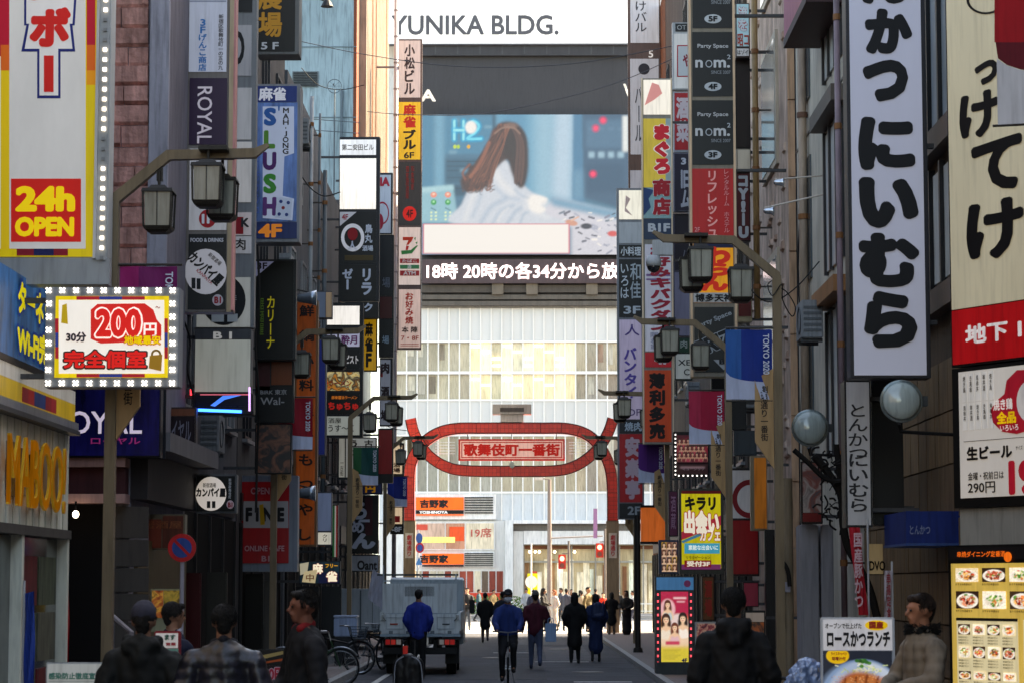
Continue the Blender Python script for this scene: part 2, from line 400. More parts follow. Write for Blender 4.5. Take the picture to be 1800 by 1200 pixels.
def food(box, sc, kind, seed=0):
    c = Canvas(box, sc, 'e4d8b8'); rs = np.random.RandomState(seed); W_, H_ = c.x1 - c.x0, c.y1 - c.y0; cx, cy = (c.x0 + c.x1) / 2, (c.y0 + c.y1) / 2; L = min(W_, H_)
    c.im[:] = np.array(lin(('2c1c14', 'd8ccb0', '3c2a1c', 'e8e2d0')[seed % 4])); c.ell(cx, cy + H_ * .05, W_ * .46, H_ * .42, 'e6e2dc', L * .03); c.ell(cx, cy + H_ * .06, W_ * .38, H_ * .33, 'cfc8bc', L * .04)
    pal = {0: ('8a3c14', 'b4601c', 'd8964c', '5c2810', 'e8b46c'), 1: ('7c2414', 'a83c20', 'c86440', '4a160c', 'e09070'), 2: ('3c7a2c', '6ca040', 'd8d8a0', 'c8783c', 'e8ecd0'), 3: ('c83c1c', 'e87c34', 'f0b868', '8a2410', 'f4d8a8')}[kind % 4]
    for i in range(26):
        q = rs.rand() * 6.28; r = rs.rand() ** .5 * .30; x, y = cx + W_ * r * math.cos(q), cy + H_ * .03 + H_ * r * .85 * math.sin(q); k = pal[rs.randint(5)]
        c.ell(x, y, L * rs.uniform(.06, .13), L * rs.uniform(.04, .09), k, L * .02, rot=rs.rand() * 180); 
        if rs.rand() < .5: c.ell(x - L * .02, y - L * .02, L * .03, L * .015, 'f4dcb8', L * .02, .6)
    for i in range(7): q = rs.rand() * 6.28; c.ell(cx + W_ * .3 * math.cos(q), cy - H_ * .12 + H_ * .16 * math.sin(q), L * .08, L * .05, ('3c7a2c', '5c9a3c', 'd84028')[rs.randint(3)], L * .02, .9)
    c.noise(.25, 1.3); return c
def portrait(c, x, y, s, hair, top, skin='ecc6a8'):
    c.ell(x, y - 1 * s, 6.4 * s, 8.4 * s, hair, 1 * s); c.poly([(x - 6.2 * s, y), (x - 7 * s, y + 15 * s), (x - 3 * s, y + 16 * s), (x + 3 * s, y + 16 * s), (x + 7 * s, y + 15 * s), (x + 6.2 * s, y)], hair, .8 * s, True)
    c.poly([(x - 10 * s, y + 28 * s), (x - 9 * s, y + 15 * s), (x - 4 * s, y + 10.5 * s), (x + 4 * s, y + 10.5 * s), (x + 9 * s, y + 15 * s), (x + 10 * s, y + 28 * s)], skin, .6 * s, True); c.poly([(x - 8 * s, y + 29 * s), (x - 6 * s, y + 16 * s), (x, y + 18 * s), (x + 6 * s, y + 16 * s), (x + 8 * s, y + 29 * s)], top, .6 * s, True)
    c.rect(x - 2 * s, y + 4 * s, x + 2 * s, y + 12 * s, skin, .5 * s); c.ell(x, y + .8 * s, 4.1 * s, 5.7 * s, skin, .7 * s); c.ell(x + 1.2 * s, y + 1.5 * s, 2.4 * s, 4 * s, 'f6dcc4', 1.5 * s, .5)
    c.poly([(x - 4.8 * s, y + 1 * s), (x - 5 * s, y - 4 * s), (x, y - 8 * s), (x + 5 * s, y - 4 * s), (x + 4.8 * s, y + 1 * s), (x + 3.6 * s, y - 2.4 * s), (x, y - 3.4 * s), (x - 3.6 * s, y - 2.4 * s)], hair, .4 * s)
    for k in (-1, 1): c.ell(x + k * 1.7 * s, y + .2 * s, .9 * s, .55 * s, '2a1a16', .3 * s); c.ell(x + k * 2.2 * s, y + 2.4 * s, 1.2 * s, .8 * s, 'e89890', .6 * s, .5)
    c.ell(x, y + 3.6 * s, 1.3 * s, .5 * s, 'b84848', .3 * s); c.stroke([(x - 3 * s, y + 6 * s), (x - 6 * s, y + 12 * s)], .6 * s, hair, .7)
# ================================================================ THE SETTING
XL, XR = -5.3, 4.75
ground = MB(); ground.add([(-400, -60, 0), (400, -60, 0), (400, 900, 0), (-400, 900, 0)], [(0, 1, 2, 3)])
asph = M('4d4f54', rough=.85, var=.35, sc=.8, bump=.5, bsc=60)
struct('ground', ground, asph)
pave = M('6b6260', rough=.8, var=.3, sc=1.2, bump=.3, bsc=20)
def paver_mat():
    m = bpy.data.materials.new('paving'); m.use_nodes = True; n = m.node_tree.nodes; l = m.node_tree.links; b = n['Principled BSDF']; b.inputs['Roughness'].default_value = .75
    tc = n.new('ShaderNodeTexCoord'); br = n.new('ShaderNodeTexBrick'); br.inputs['Scale'].default_value = 3.3
    br.inputs['Color1'].default_value = (*lin('7d6f6a'), 1); br.inputs['Color2'].default_value = (*lin('6a5f5c'), 1); br.inputs['Mortar'].default_value = (*lin('4a4442'), 1)
    br.inputs['Mortar Size'].default_value = .02; l.new(tc.outputs['Object'], br.inputs[0]); l.new(br.outputs[0], b.inputs['Base Color']); return m
pv = paver_mat()
for n_, x0, x1 in (('pavement_left', -5.9, -3.62), ('pavement_right', 2.62, 5.4)):
    struct(n_, MB().box((x0, -40, 0.004), (x1, 95, .10)), pv)
struct('kerb_left', MB().box((-3.615, -40, .004), (-3.47, 95, .115)), M('9a9a98', rough=.8))
struct('kerb_right', MB().box((2.47, -40, .004), (2.615, 95, .115)), M('a09f9c', rough=.8))
wl = M('cfcfca', rough=.7, var=.5, sc=9)
mk = MB(); mk.box((-2.9, 20, .004), (-2.78, 90, .008)); mk.box((-3.2, 42, .004), (-2.3, 42.6, .008))
mk.box((.9, 46.5, .004), (2.0, 46.85, .008)); mk.box((.2, 59, .004), (1.5, 59.25, .008)); mk.box((-.9, 67, .004), (.2, 67.3, .008))
struct('road_marking', mk, wl)
zb = MB()
for i in range(13): zb.box((-6 + i * 1.0, 99, .004), (-5.5 + i * 1.0, 103.5, .008))
for i in range(30): zb.box((-40 + i * 3, 121, .004), (-38.4 + i * 3, 121.2, .008))
zb.box((-8, 106, .004), (8, 106.45, .008))
struct('crossing_marking', zb, wl)
struct('crossing_road', MB().add([(-60, 94.5, .0025), (60, 94.5, .0025), (60, 140, .0025), (-60, 140, .0025)], [(0, 1, 2, 3)]), M('918e89', rough=.85, var=.25, sc=.8))  # paler than the street asphalt: sunlit brightness put into its colour
struct('far_pavement', MB().box((-60, 140, .004), (60, 149.5, .14)), M('b5aca4', rough=.8))

for i, (x0, x1, y0, y1) in enumerate(((-1.6, .4, 48, 56), (.5, 1.7, 60, 74), (-2.2, -1.0, 64, 90), (-.4, 2.2, 76, 83))):
    struct('asphalt_patch', MB().box((x0, y0, .002), (x1, y1, .0035 + .0001 * i)), M(('3f4044', '5a5a5e', '46474b', '54565a')[i], rough=.8, var=.35, sc=2, bump=.4, bsc=50))
for i, (x, y) in enumerate(((1.3, 52), (-.8, 62.5), (1.0, 71))):
    o = MB().lathe((x, y, .0042), [(.33, 0), (.33, .006), (.30, .006), (.29, .003), (.001, .003)], 24).build('manhole_cover', M('3a3836', rough=.4, metal=.5, var=.3), None); tag(o, ('nearest iron manhole cover in the road behind the cyclist', 'middle iron manhole cover in the road near the grey truck', 'farthest iron manhole cover in the road past the walkers')[i], 'manhole cover')
# ---------------------------------------------------------------- buildings along the street
WG = mglass('39434c'); WF = M('2b2a2c', rough=.4); WFL = M('8d8f90', rough=.4)
def building(label, side, d0, d1, h, x, wall, nwin=3, fh=3.2, ww=1.1, wh=1.5, z0=3.9, frame=None, win=True, depth=9, band=None, shop=True, x_back=None, name='building'):
    th = thing(name, label, 'building', (side * abs(x), d0, 0))
    sx = side
    xb = side * (abs(x) + depth)
    wb = MB().box((x, d0 + .01, 0.0), (xb, d1 - .01, h)).build('wall', wall, th)
    fl = int((min(h, 24) - z0) / fh)
    if win:
        for k in range(fl):
            for i in range(nwin):
                y = d0 + (d1 - d0) * (i + .5) / nwin; z = z0 + k * fh + .6; o = -sx * .03
                f = MB()
                for a, b in (((y - ww / 2, z), (y + ww / 2, z + .06)), ((y - ww / 2, z + wh - .06), (y + ww / 2, z + wh)),
                             ((y - ww / 2, z + .06), (y - ww / 2 + .06, z + wh - .06)), ((y + ww / 2 - .06, z + .06), (y + ww / 2, z + wh - .06)), ((y - .03, z + .06), (y + .03, z + wh - .06))):
                    f.box((x - sx * .05, a[0], a[1]), (x + sx * .02, b[0], b[1]))
                w = f.build('window', frame or WF, th)
                MB().box((x - sx * .012, y - ww / 2 + .06, z + .06), (x + sx * .02, y + ww / 2 - .06, z + wh - .06)).build('pane', WG, w)
                MB().box((x - sx * .10, y - ww / 2 - .05, z - .07), (x + sx * .02, y + ww / 2 + .05, z - .003)).build('sill', frame or WFL, w)
    if band:
        for k in range(fl + 1):
            MB().box((x - sx * .07, d0 + .02, z0 + k * fh - .25), (x + sx * .01, d1 - .02, z0 + k * fh)).build('string_course', band, th)
    if shop:
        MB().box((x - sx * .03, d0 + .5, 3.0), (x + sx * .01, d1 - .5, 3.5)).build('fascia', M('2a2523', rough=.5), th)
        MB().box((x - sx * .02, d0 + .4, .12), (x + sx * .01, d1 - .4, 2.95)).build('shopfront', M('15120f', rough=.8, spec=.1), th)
        n = max(2, int((d1 - d0) / 1.6))
        for i in range(n + 1):
            y = d0 + .45 + (d1 - d0 - .9) * i / n
            MB().box((x - sx * .06, y - .04, .12), (x + sx * .0, y + .04, 2.95)).build('mullion', M('2a2725', rough=.5), th)
    return th
conc = lambda c, **k: M(c, rough=.85, var=.3, sc=1.1, bump=.25, bsc=14, **k)
building('near left building beside the camera, unseen and kept low to let light in', -1, -34, 21.0, 12, -5.3, conc('6f6a66'), nwin=9, win=False)  # out of view; added for the street light, kept low to brighten it
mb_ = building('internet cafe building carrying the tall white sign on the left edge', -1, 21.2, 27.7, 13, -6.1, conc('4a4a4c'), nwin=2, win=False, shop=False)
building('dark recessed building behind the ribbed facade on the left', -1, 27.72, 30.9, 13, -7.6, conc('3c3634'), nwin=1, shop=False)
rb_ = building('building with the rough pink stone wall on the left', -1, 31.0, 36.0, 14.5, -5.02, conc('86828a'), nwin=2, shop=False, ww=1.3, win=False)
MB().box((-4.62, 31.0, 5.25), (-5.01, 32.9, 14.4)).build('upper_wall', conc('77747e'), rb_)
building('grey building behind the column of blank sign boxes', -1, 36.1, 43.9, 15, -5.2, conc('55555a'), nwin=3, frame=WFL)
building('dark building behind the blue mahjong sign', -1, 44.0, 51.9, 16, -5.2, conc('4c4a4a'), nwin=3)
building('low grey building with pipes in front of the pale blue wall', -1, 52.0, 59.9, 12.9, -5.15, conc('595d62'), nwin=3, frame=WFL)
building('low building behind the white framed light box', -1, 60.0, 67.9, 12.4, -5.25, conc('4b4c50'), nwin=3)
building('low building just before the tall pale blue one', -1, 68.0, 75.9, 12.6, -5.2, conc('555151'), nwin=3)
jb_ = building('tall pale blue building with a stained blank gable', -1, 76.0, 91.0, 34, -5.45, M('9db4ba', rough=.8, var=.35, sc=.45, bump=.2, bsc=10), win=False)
building('near right building beside the camera, unseen and kept low to let light in', 1, -34, 23.0, 12, 4.9, conc('6a6560'), win=False)  # unseen; height set so sun reaches opposite walls and bounces back
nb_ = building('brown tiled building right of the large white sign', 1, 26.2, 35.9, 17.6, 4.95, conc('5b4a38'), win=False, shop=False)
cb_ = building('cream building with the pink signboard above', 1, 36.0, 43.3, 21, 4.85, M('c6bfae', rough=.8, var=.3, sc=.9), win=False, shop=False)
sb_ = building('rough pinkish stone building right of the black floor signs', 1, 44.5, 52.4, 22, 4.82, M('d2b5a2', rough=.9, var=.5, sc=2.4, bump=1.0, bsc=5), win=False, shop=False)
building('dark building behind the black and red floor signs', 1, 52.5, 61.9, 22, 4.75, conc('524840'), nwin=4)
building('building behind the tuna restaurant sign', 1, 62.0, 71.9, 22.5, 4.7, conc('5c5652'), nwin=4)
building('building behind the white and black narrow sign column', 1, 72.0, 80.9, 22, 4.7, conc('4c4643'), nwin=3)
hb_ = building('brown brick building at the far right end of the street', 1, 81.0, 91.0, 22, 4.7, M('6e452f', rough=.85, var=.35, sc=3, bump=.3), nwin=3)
MB().box((4.95, 43.32, 0), (13, 44.48, 20)).build('wall', conc('1d1c1e'), None); o = bpy.context.scene.objects['wall.%03d' % 17] if False else None  # fills the gap; the shade there is put into the near-black colour
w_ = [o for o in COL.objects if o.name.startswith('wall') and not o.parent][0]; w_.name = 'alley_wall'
tag(w_, 'near-black block painted as the shade of the gap between the cream and the stone building', 'wall')

# rusticated pink stone front of the left building (courses as single stones)
st = M('d39c90', rough=.95, var=.45, sc=5, bump=1.0, bsc=9)
stb = front(rb_, 31.0)
yy = -20; k = 0
while yy < 455:
    hh = random.uniform(33, 38)
    x1 = 262; x0 = 150
    cut = random.uniform(212, 244) if k % 2 else 0
    segs = [(x0, cut), (cut, x1)] if cut else [(x0, x1)]
    for a, b in segs:
        u0, w0, u1, w1 = stb.bx((a, yy, b, yy + hh))
        pr = random.uniform(.05, .11); pr2 = pr - .035
        m = MB(); O = stb.W
        m.add([O(u0 + .004, w0 + .006, .0), O(u1 - .004, w0 + .006, 0), O(u1 - .004, w1 - .004, 0), O(u0 + .004, w1 - .004, 0),
               O(u0 + .008, w0 + .05, pr2), O(u1 - .008, w0 + .05, pr2 + .01), O(u1 - .008, w1 - .01, pr), O(u0 + .008, w1 - .012, pr - .01)],
              [(0, 1, 2, 3), (4, 5, 6, 7), (0, 1, 5, 4), (1, 2, 6, 5), (2, 3, 7, 6), (3, 0, 4, 7)])
        m.build('stone', st, rb_)
    yy += hh; k += 1
stb.slab('pilaster', (263, -20, 297, 500), 0, .10, M('a3a1ab', rough=.9, var=.25, sc=2, bump=.2), bevel=.01)
stb.slab('fascia', (80, 680, 292, 806), .0, .04, M('1a1a20'))
# lower front of that building: pink bands, dark entrance, grey doors
stb.slab('lintel_band', (95, 806, 228, 822), 0, .35, M('a3796e', rough=.7)); stb.slab('lintel_panel', (95, 823, 226, 868), 0, .25, M('4b2426', rough=.6))
stb.slab('lintel_band', (95, 869, 228, 885), 0, .35, M('b58d84', rough=.7))
stb.slab('entrance_shade', (95, 886, 200, 1290), .0, .012, M('0f0c0b', rough=.9));  # flat slab; shade of the recess is put into its near-black colour
for y0, y1 in ((890, 945), (948, 995), (998, 1040), (1043, 1090), (1093, 1290)): stb.slab('door_panel', (202, y0, 262, y1), .01, .05, M('4a4440', rough=.5), bevel=.006)
sideb = Board(rb_, (-5.02, 31, 0), (0, 1, 0), (1, 0, 0))
sideb.slab('side_fascia', None, 0, .22, M('332e2f', rough=.6), uvbox=(0.02, 2.9, 4.9, 3.5)); sideb.slab('side_canopy', None, 0, .5, M('6b6768', rough=.6), uvbox=(0.02, 3.51, 4.9, 3.75))
sideb.slab('stair_wall', None, 0, .05, M('5c4a2a'), uvbox=(0.4, .1, 4.9, 2.4))

# ribbed facade of the internet cafe, plane along the street
rib = Board(mb_, (-5.28, 27.7, 0), (0, 1, 0), (1, 0, 0))
cream = M('e2e3d2', rough=.5, var=.2)
MB().box((-5.31, 21.25, 0), (-6.09, 27.68, 4.9)).build('shop_storey', conc('4a4a4c'), mb_)
rib.slab('facade_backing', None, 0, .03, M('5d5d52'), uvbox=(-5.6, 2.42, -.02, 3.5))
u = -5.6
while u < -.15:
    rib.slab('slat', None, .03, .09, cream, uvbox=(u, 2.43, u + .27, 3.5)); u += .335
rib.slab('sill_beam', None, 0, .14, M('4e4b46'), uvbox=(-5.6, 2.33, 0, 2.428)); rib.slab('cornice', None, 0, .22, M('3b3c3e', rough=.4), uvbox=(-5.6, 3.502, 0.0, 3.55))
rib.slab('cornice_strip', None, 0, .20, M('85868a', rough=.4), uvbox=(-5.6, 3.552, .0, 3.64))
rib.slab('striped_band', None, 0, .16, M('c9a822', rough=.4, emit=.12), uvbox=(-5.6, 3.642, -.02, 3.85))
for i, c in enumerate(('8a1c24', 'a02020', '20336b', '203a7a', '8a1c24', 'a5202a')): rib.slab('colour_block', None, .16, .165, M(c, emit=.08), uvbox=(-2.95 + i * .30, 3.67, -2.65 + i * .30 - .002, 3.82))
rib.slab('white_band', None, 0, .16, M('c8c8c4', rough=.4, emit=.1), uvbox=(-5.6, 3.852, -.02, 4.0))
rib.slab('fascia_sign', None, 0, .17, M('1f5f9d', rough=.4, emit=.22, var=.7, sc=2.5), uvbox=(-5.6, 4.07, -.78, 4.93))
rib.slab('sign_frame', None, 0, .175, M('1c1412'), uvbox=(-5.6, 4.002, -.3, 4.068)); rib.slab('sign_frame', None, 0, .165, M('2a2a2c'), uvbox=(-.778, 4.07, -.3, 4.93))
rib.slab('yellow_end_panel', None, 0, .1, M('c8a822', emit=.1), uvbox=(-.298, 4.002, -.02, 4.9))
ye = M('e2d820', emit=.22, var=.05); bl = M('123a8f', emit=.1)
rib.text('ターネット', None, ye, off=.185, uvbox=(-3.35, 4.52, -1.2, 4.86), bold=.05, outl=bl, ob=.04)
rib.text('Wi-Fi完備', None, ye, off=.185, uvbox=(-3.35, 4.12, -1.3, 4.44), bold=.05, outl=bl, ob=.04)
gold = M('d9a833', rough=.4, metal=.1, emit=.05)
for i in range(5): rib.slab('letter_backing', None, .091, .12, M(('7c7a6c', '8f9494', '6f6858', '7a848c', '85806c')[i], rough=.35, var=.8, sc=7), uvbox=(-3.35 + i * .55, 2.70 + .03 * (i % 2), -2.95 + i * .55, 3.25 - .04 * (i % 3)))
rib.text('MABOO!', None, gold, off=.17, uvbox=(-3.6, 2.60, -.60, 3.32), bold=.012, ext=.02)
for u0 in (-2.6, -.12, -5.0): rib.slab('post', None, -.02, .12, cream, uvbox=(u0, .1, u0 + .11, 2.328))
rib.slab('shop_glass', None, -.3, .002, M('14171a', rough=.1, spec=1), uvbox=(-5.6, .1, 0, 2.325))
for i in range(6): rib.slab('menu_print', None, .004, .03, M(('6a6a58', '701b20', '56604a')[i % 3], var=.5, sc=9), uvbox=(-2.3 + (i % 2) * 1.05, .4 + (i // 2) * .6, -1.35 + (i % 2) * 1.05, .92 + (i // 2) * .6))
# bright vertical fins on the street side of the pale blue building
fb = Board(jb_, (-5.45, 76, 0), (0, 1, 0), (1, 0, 0))
fin = M('9c8f80', rough=.5, var=.2); fin2 = M('7c4c2c', rough=.6)
fb.slab('corner_strip', None, 0, .10, M('7c3d22', rough=.6), uvbox=(-.0, 3, 1.0, 33.5))
u = 1.7
while u < 14.6:
    fb.slab('fin', None, 0, .30, fin if random.random() < .8 else fin2, uvbox=(u, 12.2, u + .22, 33)); u += .62
fb.slab('fin_backing', None, 0, .03, M('7a5236'), uvbox=(1.02, 12, 14.8, 33.3))
gb = front(jb_, 76.0)
for i, (a, b, c, e) in enumerate(((516, 128, 558, 152),)):
    for j in range(6): gb.slab('louvre_slat', (a, b + j * 4.2, c, b + j * 4.2 + 2.6), 0, .06, M('2d3336'))
    gb.slab('louvre_frame', (a - 2, b - 2, c + 2, c and e + 1), 0, .03, M('6d777a'))
for y in (82, 206, -40): gb.slab('joint', (430, y, 627, y + 1.4), -.01, .012, M('6d7f86'))
gb.slab('pipe', (598, 160, 602, 330), 0, .12, M('5f7078')); 
# ------------------------------ details of right buildings
nbB = Board(nb_, (4.95, 35.9, 0), (0, -1, 0), (-1, 0, 0))   # u: towards the camera
beam = M('5f4f44', rough=.5)
for z in (5.0, 6.9, 9.4, 11.9): nbB.slab('beam', None, 0, .16, beam, uvbox=(.3, z, 9.6, z + .28))
for i in range(12):
    for z, hh in ((7.25, 2.05), (9.75, 2.05), (5.35, 1.45)):
        u0 = .5 + i * .76
        if u0 + .6 > 9.5: break
        nbB.slab('pane', None, 0, .03, M('9aa6ac' if z > 7 else 'dcdcd4', rough=.12 if z > 9 else .5, spec=.8, var=.3, sc=1), uvbox=(u0 + .05, z + .05, u0 + .66, z + hh - .08))  # blue-grey of the upper rows: sky reflection put into the colour
        nbB.slab('window_bar', None, 0, .08, WF, uvbox=(u0 - .05, z, u0 + .04, z + hh))
for i in range(30):     # brown tile courses low on the wall
    for j in range(7):
        z = .12 + j * .62; nbB.slab('tile', None, 0, .03 + random.uniform(0, .008), M(('7d6344', '6f583e', '866a49')[(i * 3 + j) % 3], rough=.6, var=.3, sc=3), uvbox=(.2 + i * .315, z, .2 + i * .315 + .3, z + .6))
cbB = Board(cb_, (4.85, 43.3, 0), (0, -1, 0), (-1, 0, 0))
for z in (3.6, 6.5, 9.6):
    cbB.slab('pane', None, 0, .03, M('4d565a', rough=.12, spec=.8), uvbox=(.5, z + .5, 2.2, z + 2.6)); cbB.slab('window_bar', None, 0, .07, WF, uvbox=(1.3, z + .5, 1.38, z + 2.6))
    cbB.slab('pane', None, 0, .03, M('b9bbb8', rough=.4), uvbox=(4.4, z + .3, 6.6, z + 2.5))
    for q in (4.3, 5.0, 5.8, 6.6): cbB.slab('window_bar', None, 0, .07, WF, uvbox=(q, z + .25, q + .09, z + 2.55))
    cbB.slab('window_hood', None, 0, .25, M('9a6a42' if z < 6 else '5a5048', rough=.5), uvbox=(4.1, z + 2.6, 6.9, z + 2.85)); cbB.slab('joint', None, 0, .015, M('5a544b'), uvbox=(0, z - .1, 7.2, z - .06))
pinkb = Board(cb_, (4.3, 40, 0), (0, -1, 0), (-1, 0, 0))
t = thing('projecting_signboard', 'plain dusky pink signboard high on the cream building', 'signboard', (4.6, 37.8, 10.5))
MB().box((4.25, 36.4, 10.75), (4.84, 39.6, 16)).build('panel', M('a5556c', rough=.5, var=.2, sc=1), t); MB().box((4.24, 36.38, 10.6), (4.84, 39.62, 10.745)).build('frame', M('3b2428'), t)
# stone building: corner blocks and reflecting window strip
z = .1; i = 0
while z < 16:
    hh = random.uniform(1.25, 1.55) if z > 4 else 1.2
    MB().box((4.82 + .006, 44.44, z), (5.28, 44.515, z + hh - .02)).build('corner_block', M('d0a684', rough=.8, var=.25, sc=3, bump=.3), sb_, bevel=.008); z += hh
sbB = Board(sb_, (4.82, 52.4, 0), (0, -1, 0), (-1, 0, 0))
for z in (5.6, 9.8, 13.3):
    sbB.slab('window_frame', None, 0, .06, M('b9ab98', rough=.5), uvbox=(3.6, z, 6.4, z + 2.6)); sbB.slab('pane', None, .06, .075, M('a8a49c', rough=.08, spec=1, var=.4), uvbox=(3.75, z + .12, 6.25, z + 2.45))
random.seed(11)
for i in range(150):    # single rough stones standing proud of the wall face
    a = random.uniform(.1, 7.5); z = random.uniform(3.2, 16)
    if any(3.3 < a + .3 and a < 6.5 and q - .35 < z < q + 2.65 for q in (5.6, 9.8, 13.3)): continue
    m = MB(); w_2, h_2 = random.uniform(.25, .45), random.uniform(.12, .22); pr = random.uniform(.03, .07)
    O = sbB.W; m.add([O(a, z, 0), O(a + w_2, z + .02, 0), O(a + w_2 * .95, z + h_2, 0), O(a + .02, z + h_2 * .9, 0), O(a + .04, z + .04, pr), O(a + w_2 * .9, z + .04, pr * .7), O(a + w_2 * .85, z + h_2 * .8, pr), O(a + .05, z + h_2 * .75, pr * .8)],
                     [(0, 1, 2, 3), (4, 5, 6, 7), (0, 1, 5, 4), (1, 2, 6, 5), (2, 3, 7, 6), (3, 0, 4, 7)])
    m.build('stone', M(('d2b5a2', 'c2a08c', 'dcc2b0')[i % 3], rough=.95, var=.35, sc=4, bump=.6, bsc=12), sb_)

# ================================================================ the building across the wide road
yb = thing('building', 'white glass fronted building with the video screen at the end of the street', 'building', P(900, 1078, 150))
B = front(yb, 150.0)
wht = M('e4e0da', rough=.5, var=.05, sc=.3); pan = M('cccac6', rough=.45, var=.08, sc=.4)
B.slab('wall', (380, -200, 1500, 1077), -14, -.6, M('d2d0cc', rough=.7, var=.15, sc=.3))
dark = M('3c3b3e', rough=.6, var=.12, sc=.3)  # grey lifted above black: distance haze put into the surround colour
B.slab('screen_surround', (742, 81, 1200, 541), -.59, .15, dark)
B.slab('top_beam', (742, 77, 1200, 101), -.59, .5, M('39383b'))
for x in range(765, 1200, 39): B.slab('beam_joint', (x, 84, x + 2, 99), .5, .52, M('4b4a4d'))
bill = thing('billboard', 'white rooftop billboard with a building name in grey capitals', 'billboard', P(900, 78, 149.5))
bb = front(bill, 149.4); 
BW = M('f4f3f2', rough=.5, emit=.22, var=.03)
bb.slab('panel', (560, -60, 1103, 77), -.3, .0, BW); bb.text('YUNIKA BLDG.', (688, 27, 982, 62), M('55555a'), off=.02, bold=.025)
bb.slab('edge_trim', (556, 77.5, 1106, 80), -.3, .08, M('57565a'))
# video screen
sc_ = thing('video_screen', 'large lit video screen showing a long haired woman in a white coat', 'screen', P(920, 447, 149))
V = front(sc_, 149.2)
def em(c, e=.55): return EM(c, min(1.6, e / .5))
scr_ = V.slab('screen', (742, 202, 1110, 448), -.25, 0, M('202226'))
c = Canvas((742, 202, 1110, 448), .66, '557a94')
for a in ([(742, 202), (764, 202), (764, 448), (742, 448)], [(780, 205), (868, 205), (868, 272), (780, 272)]): c.poly(a, '5c8caa', 2)
c.rect(764, 202, 781, 392, '7fadc8', 3); c.rect(784, 280, 866, 322, '46687f', 2); c.rect(784, 326, 866, 345, '3c5a70', 2); c.rect(866, 202, 873, 392, '34536a', 2)
c.poly([(873, 202), (1010, 202), (1006, 352), (1095, 378), (1095, 400), (873, 400)], '7caecb', 3); c.rect(880, 202, 925, 400, '6b9cbc', 8); c.rect(940, 202, 975, 360, 'a4c8de', 9); c.poly([(975, 202), (1008, 202), (1004, 356), (970, 346)], 'c2daee', 6)
c.poly([(1008, 202), (1024, 202), (1026, 358), (1006, 352)], '5c88aa', 2); c.poly([(1024, 202), (1110, 202), (1110, 372), (1026, 348)], '48647f', 2); c.rect(1030, 212, 1096, 262, '5b7b97', 3); c.rect(1030, 290, 1096, 340, '3f5b76', 3); c.rect(1008, 300, 1024, 352, '86aec8', 4, .6)
for y in (284, 292, 300, 312, 331): c.rect(786, y, 862, y + 1.5, '2a4458', .5, .8)
for x, y in ((800, 212), (815, 300), (840, 318), (796, 268), (858, 224)): c.rect(x - 6, y - 2, x + 7, y + 3, '8fb4c8', 1, .7)
for x, y in ((1060, 213), (1047, 227), (1042, 307)): c.ell(x, y, 7, 7, 'ff3a66', 4, .5); c.ell(x, y, 4, 4, 'ff6a88', 1)
for i in range(4): c.rect(1034 + i * 17, 268, 1045 + i * 17, 279, 'a8c8dc', 1.5); c.rect(1034 + i * 17, 226, 1044 + i * 17, 229, '7898b4', 1, .6)
c.rect(1094, 205, 1104, 268, 'f0f8fc', 2)
for pts in ([(799, 214), (799, 246)], [(815, 214), (815, 246)], [(799, 230), (815, 230)]): c.stroke(pts, 5, '2ab4e6', .6, 4); c.stroke(pts, 2.2, 'a8f0ff', 1, 1)
c.stroke([(822, 222), (832, 214), (842, 222), (836, 234), (822, 245), (846, 245)], 5, '2ab4e6', .6, 4); c.stroke([(822, 222), (832, 214), (842, 222), (836, 234), (822, 245), (846, 245)], 2.2, '8ae4ff', 1, 1); c.ell(828, 225, 10, 11, 'ffffff', 4)
for x, k in ((800, 'c8e070'), (806, 'b8d860'), (824, 'e8b850')): c.ell(x, 259, 3, 3.4, k, 1)
c.poly([(742, 331), (797, 326), (806, 392), (742, 392)], '9cc6d6', 2); c.poly([(742, 331), (797, 326), (798, 334), (742, 340)], 'b8dce8', 2)
for x in (763, 788):
    c.ell(x, 343, 5.5, 5, 'f0a090', 1.5); c.ell(x, 342, 2.5, 2, 'ffe0d0', 1); c.ell(x, 356, 5, 5, '3c9c58', 1.5); c.ell(x, 355, 2, 2, 'b0f0c0', 1); c.stroke([(x - 4, 366), (x + 4, 370)], 1, '5c8494'); 
    for q in range(6): c.ell(x - 4 + (q % 2) * 8, 374 + (q // 2) * 6, 2, 1.8, 'e8fad8', 1)
c.poly([(955, 366), (975, 349), (1095, 376), (1110, 380), (1110, 448), (1003, 448), (1003, 396), (940, 396)], 'dcdfec', 3); c.poly([(966, 346), (1095, 374), (1110, 378), (1110, 392), (970, 362)], '86abc6', 2.5)
rs = np.random.RandomState(5)
for i in range(70):
    x, y = rs.uniform(955, 1106), rs.uniform(374, 446)
    if x < 1008 and y > 392: continue
    a = rs.uniform(-.7, .7); l = rs.uniform(3, 10); c.stroke([(x, y), (x + l, y + l * a)], rs.uniform(.6, 2), ('33343e', '5c5f70', '8a90a4', 'b4bacc', '6c7c8c', 'ffffff')[rs.randint(6)], .9, .8)
c.ell(1076, 411, 9, 5, 'd86c6c', 2); c.ell(1030, 398, 10, 5, '3c3c48', 2)
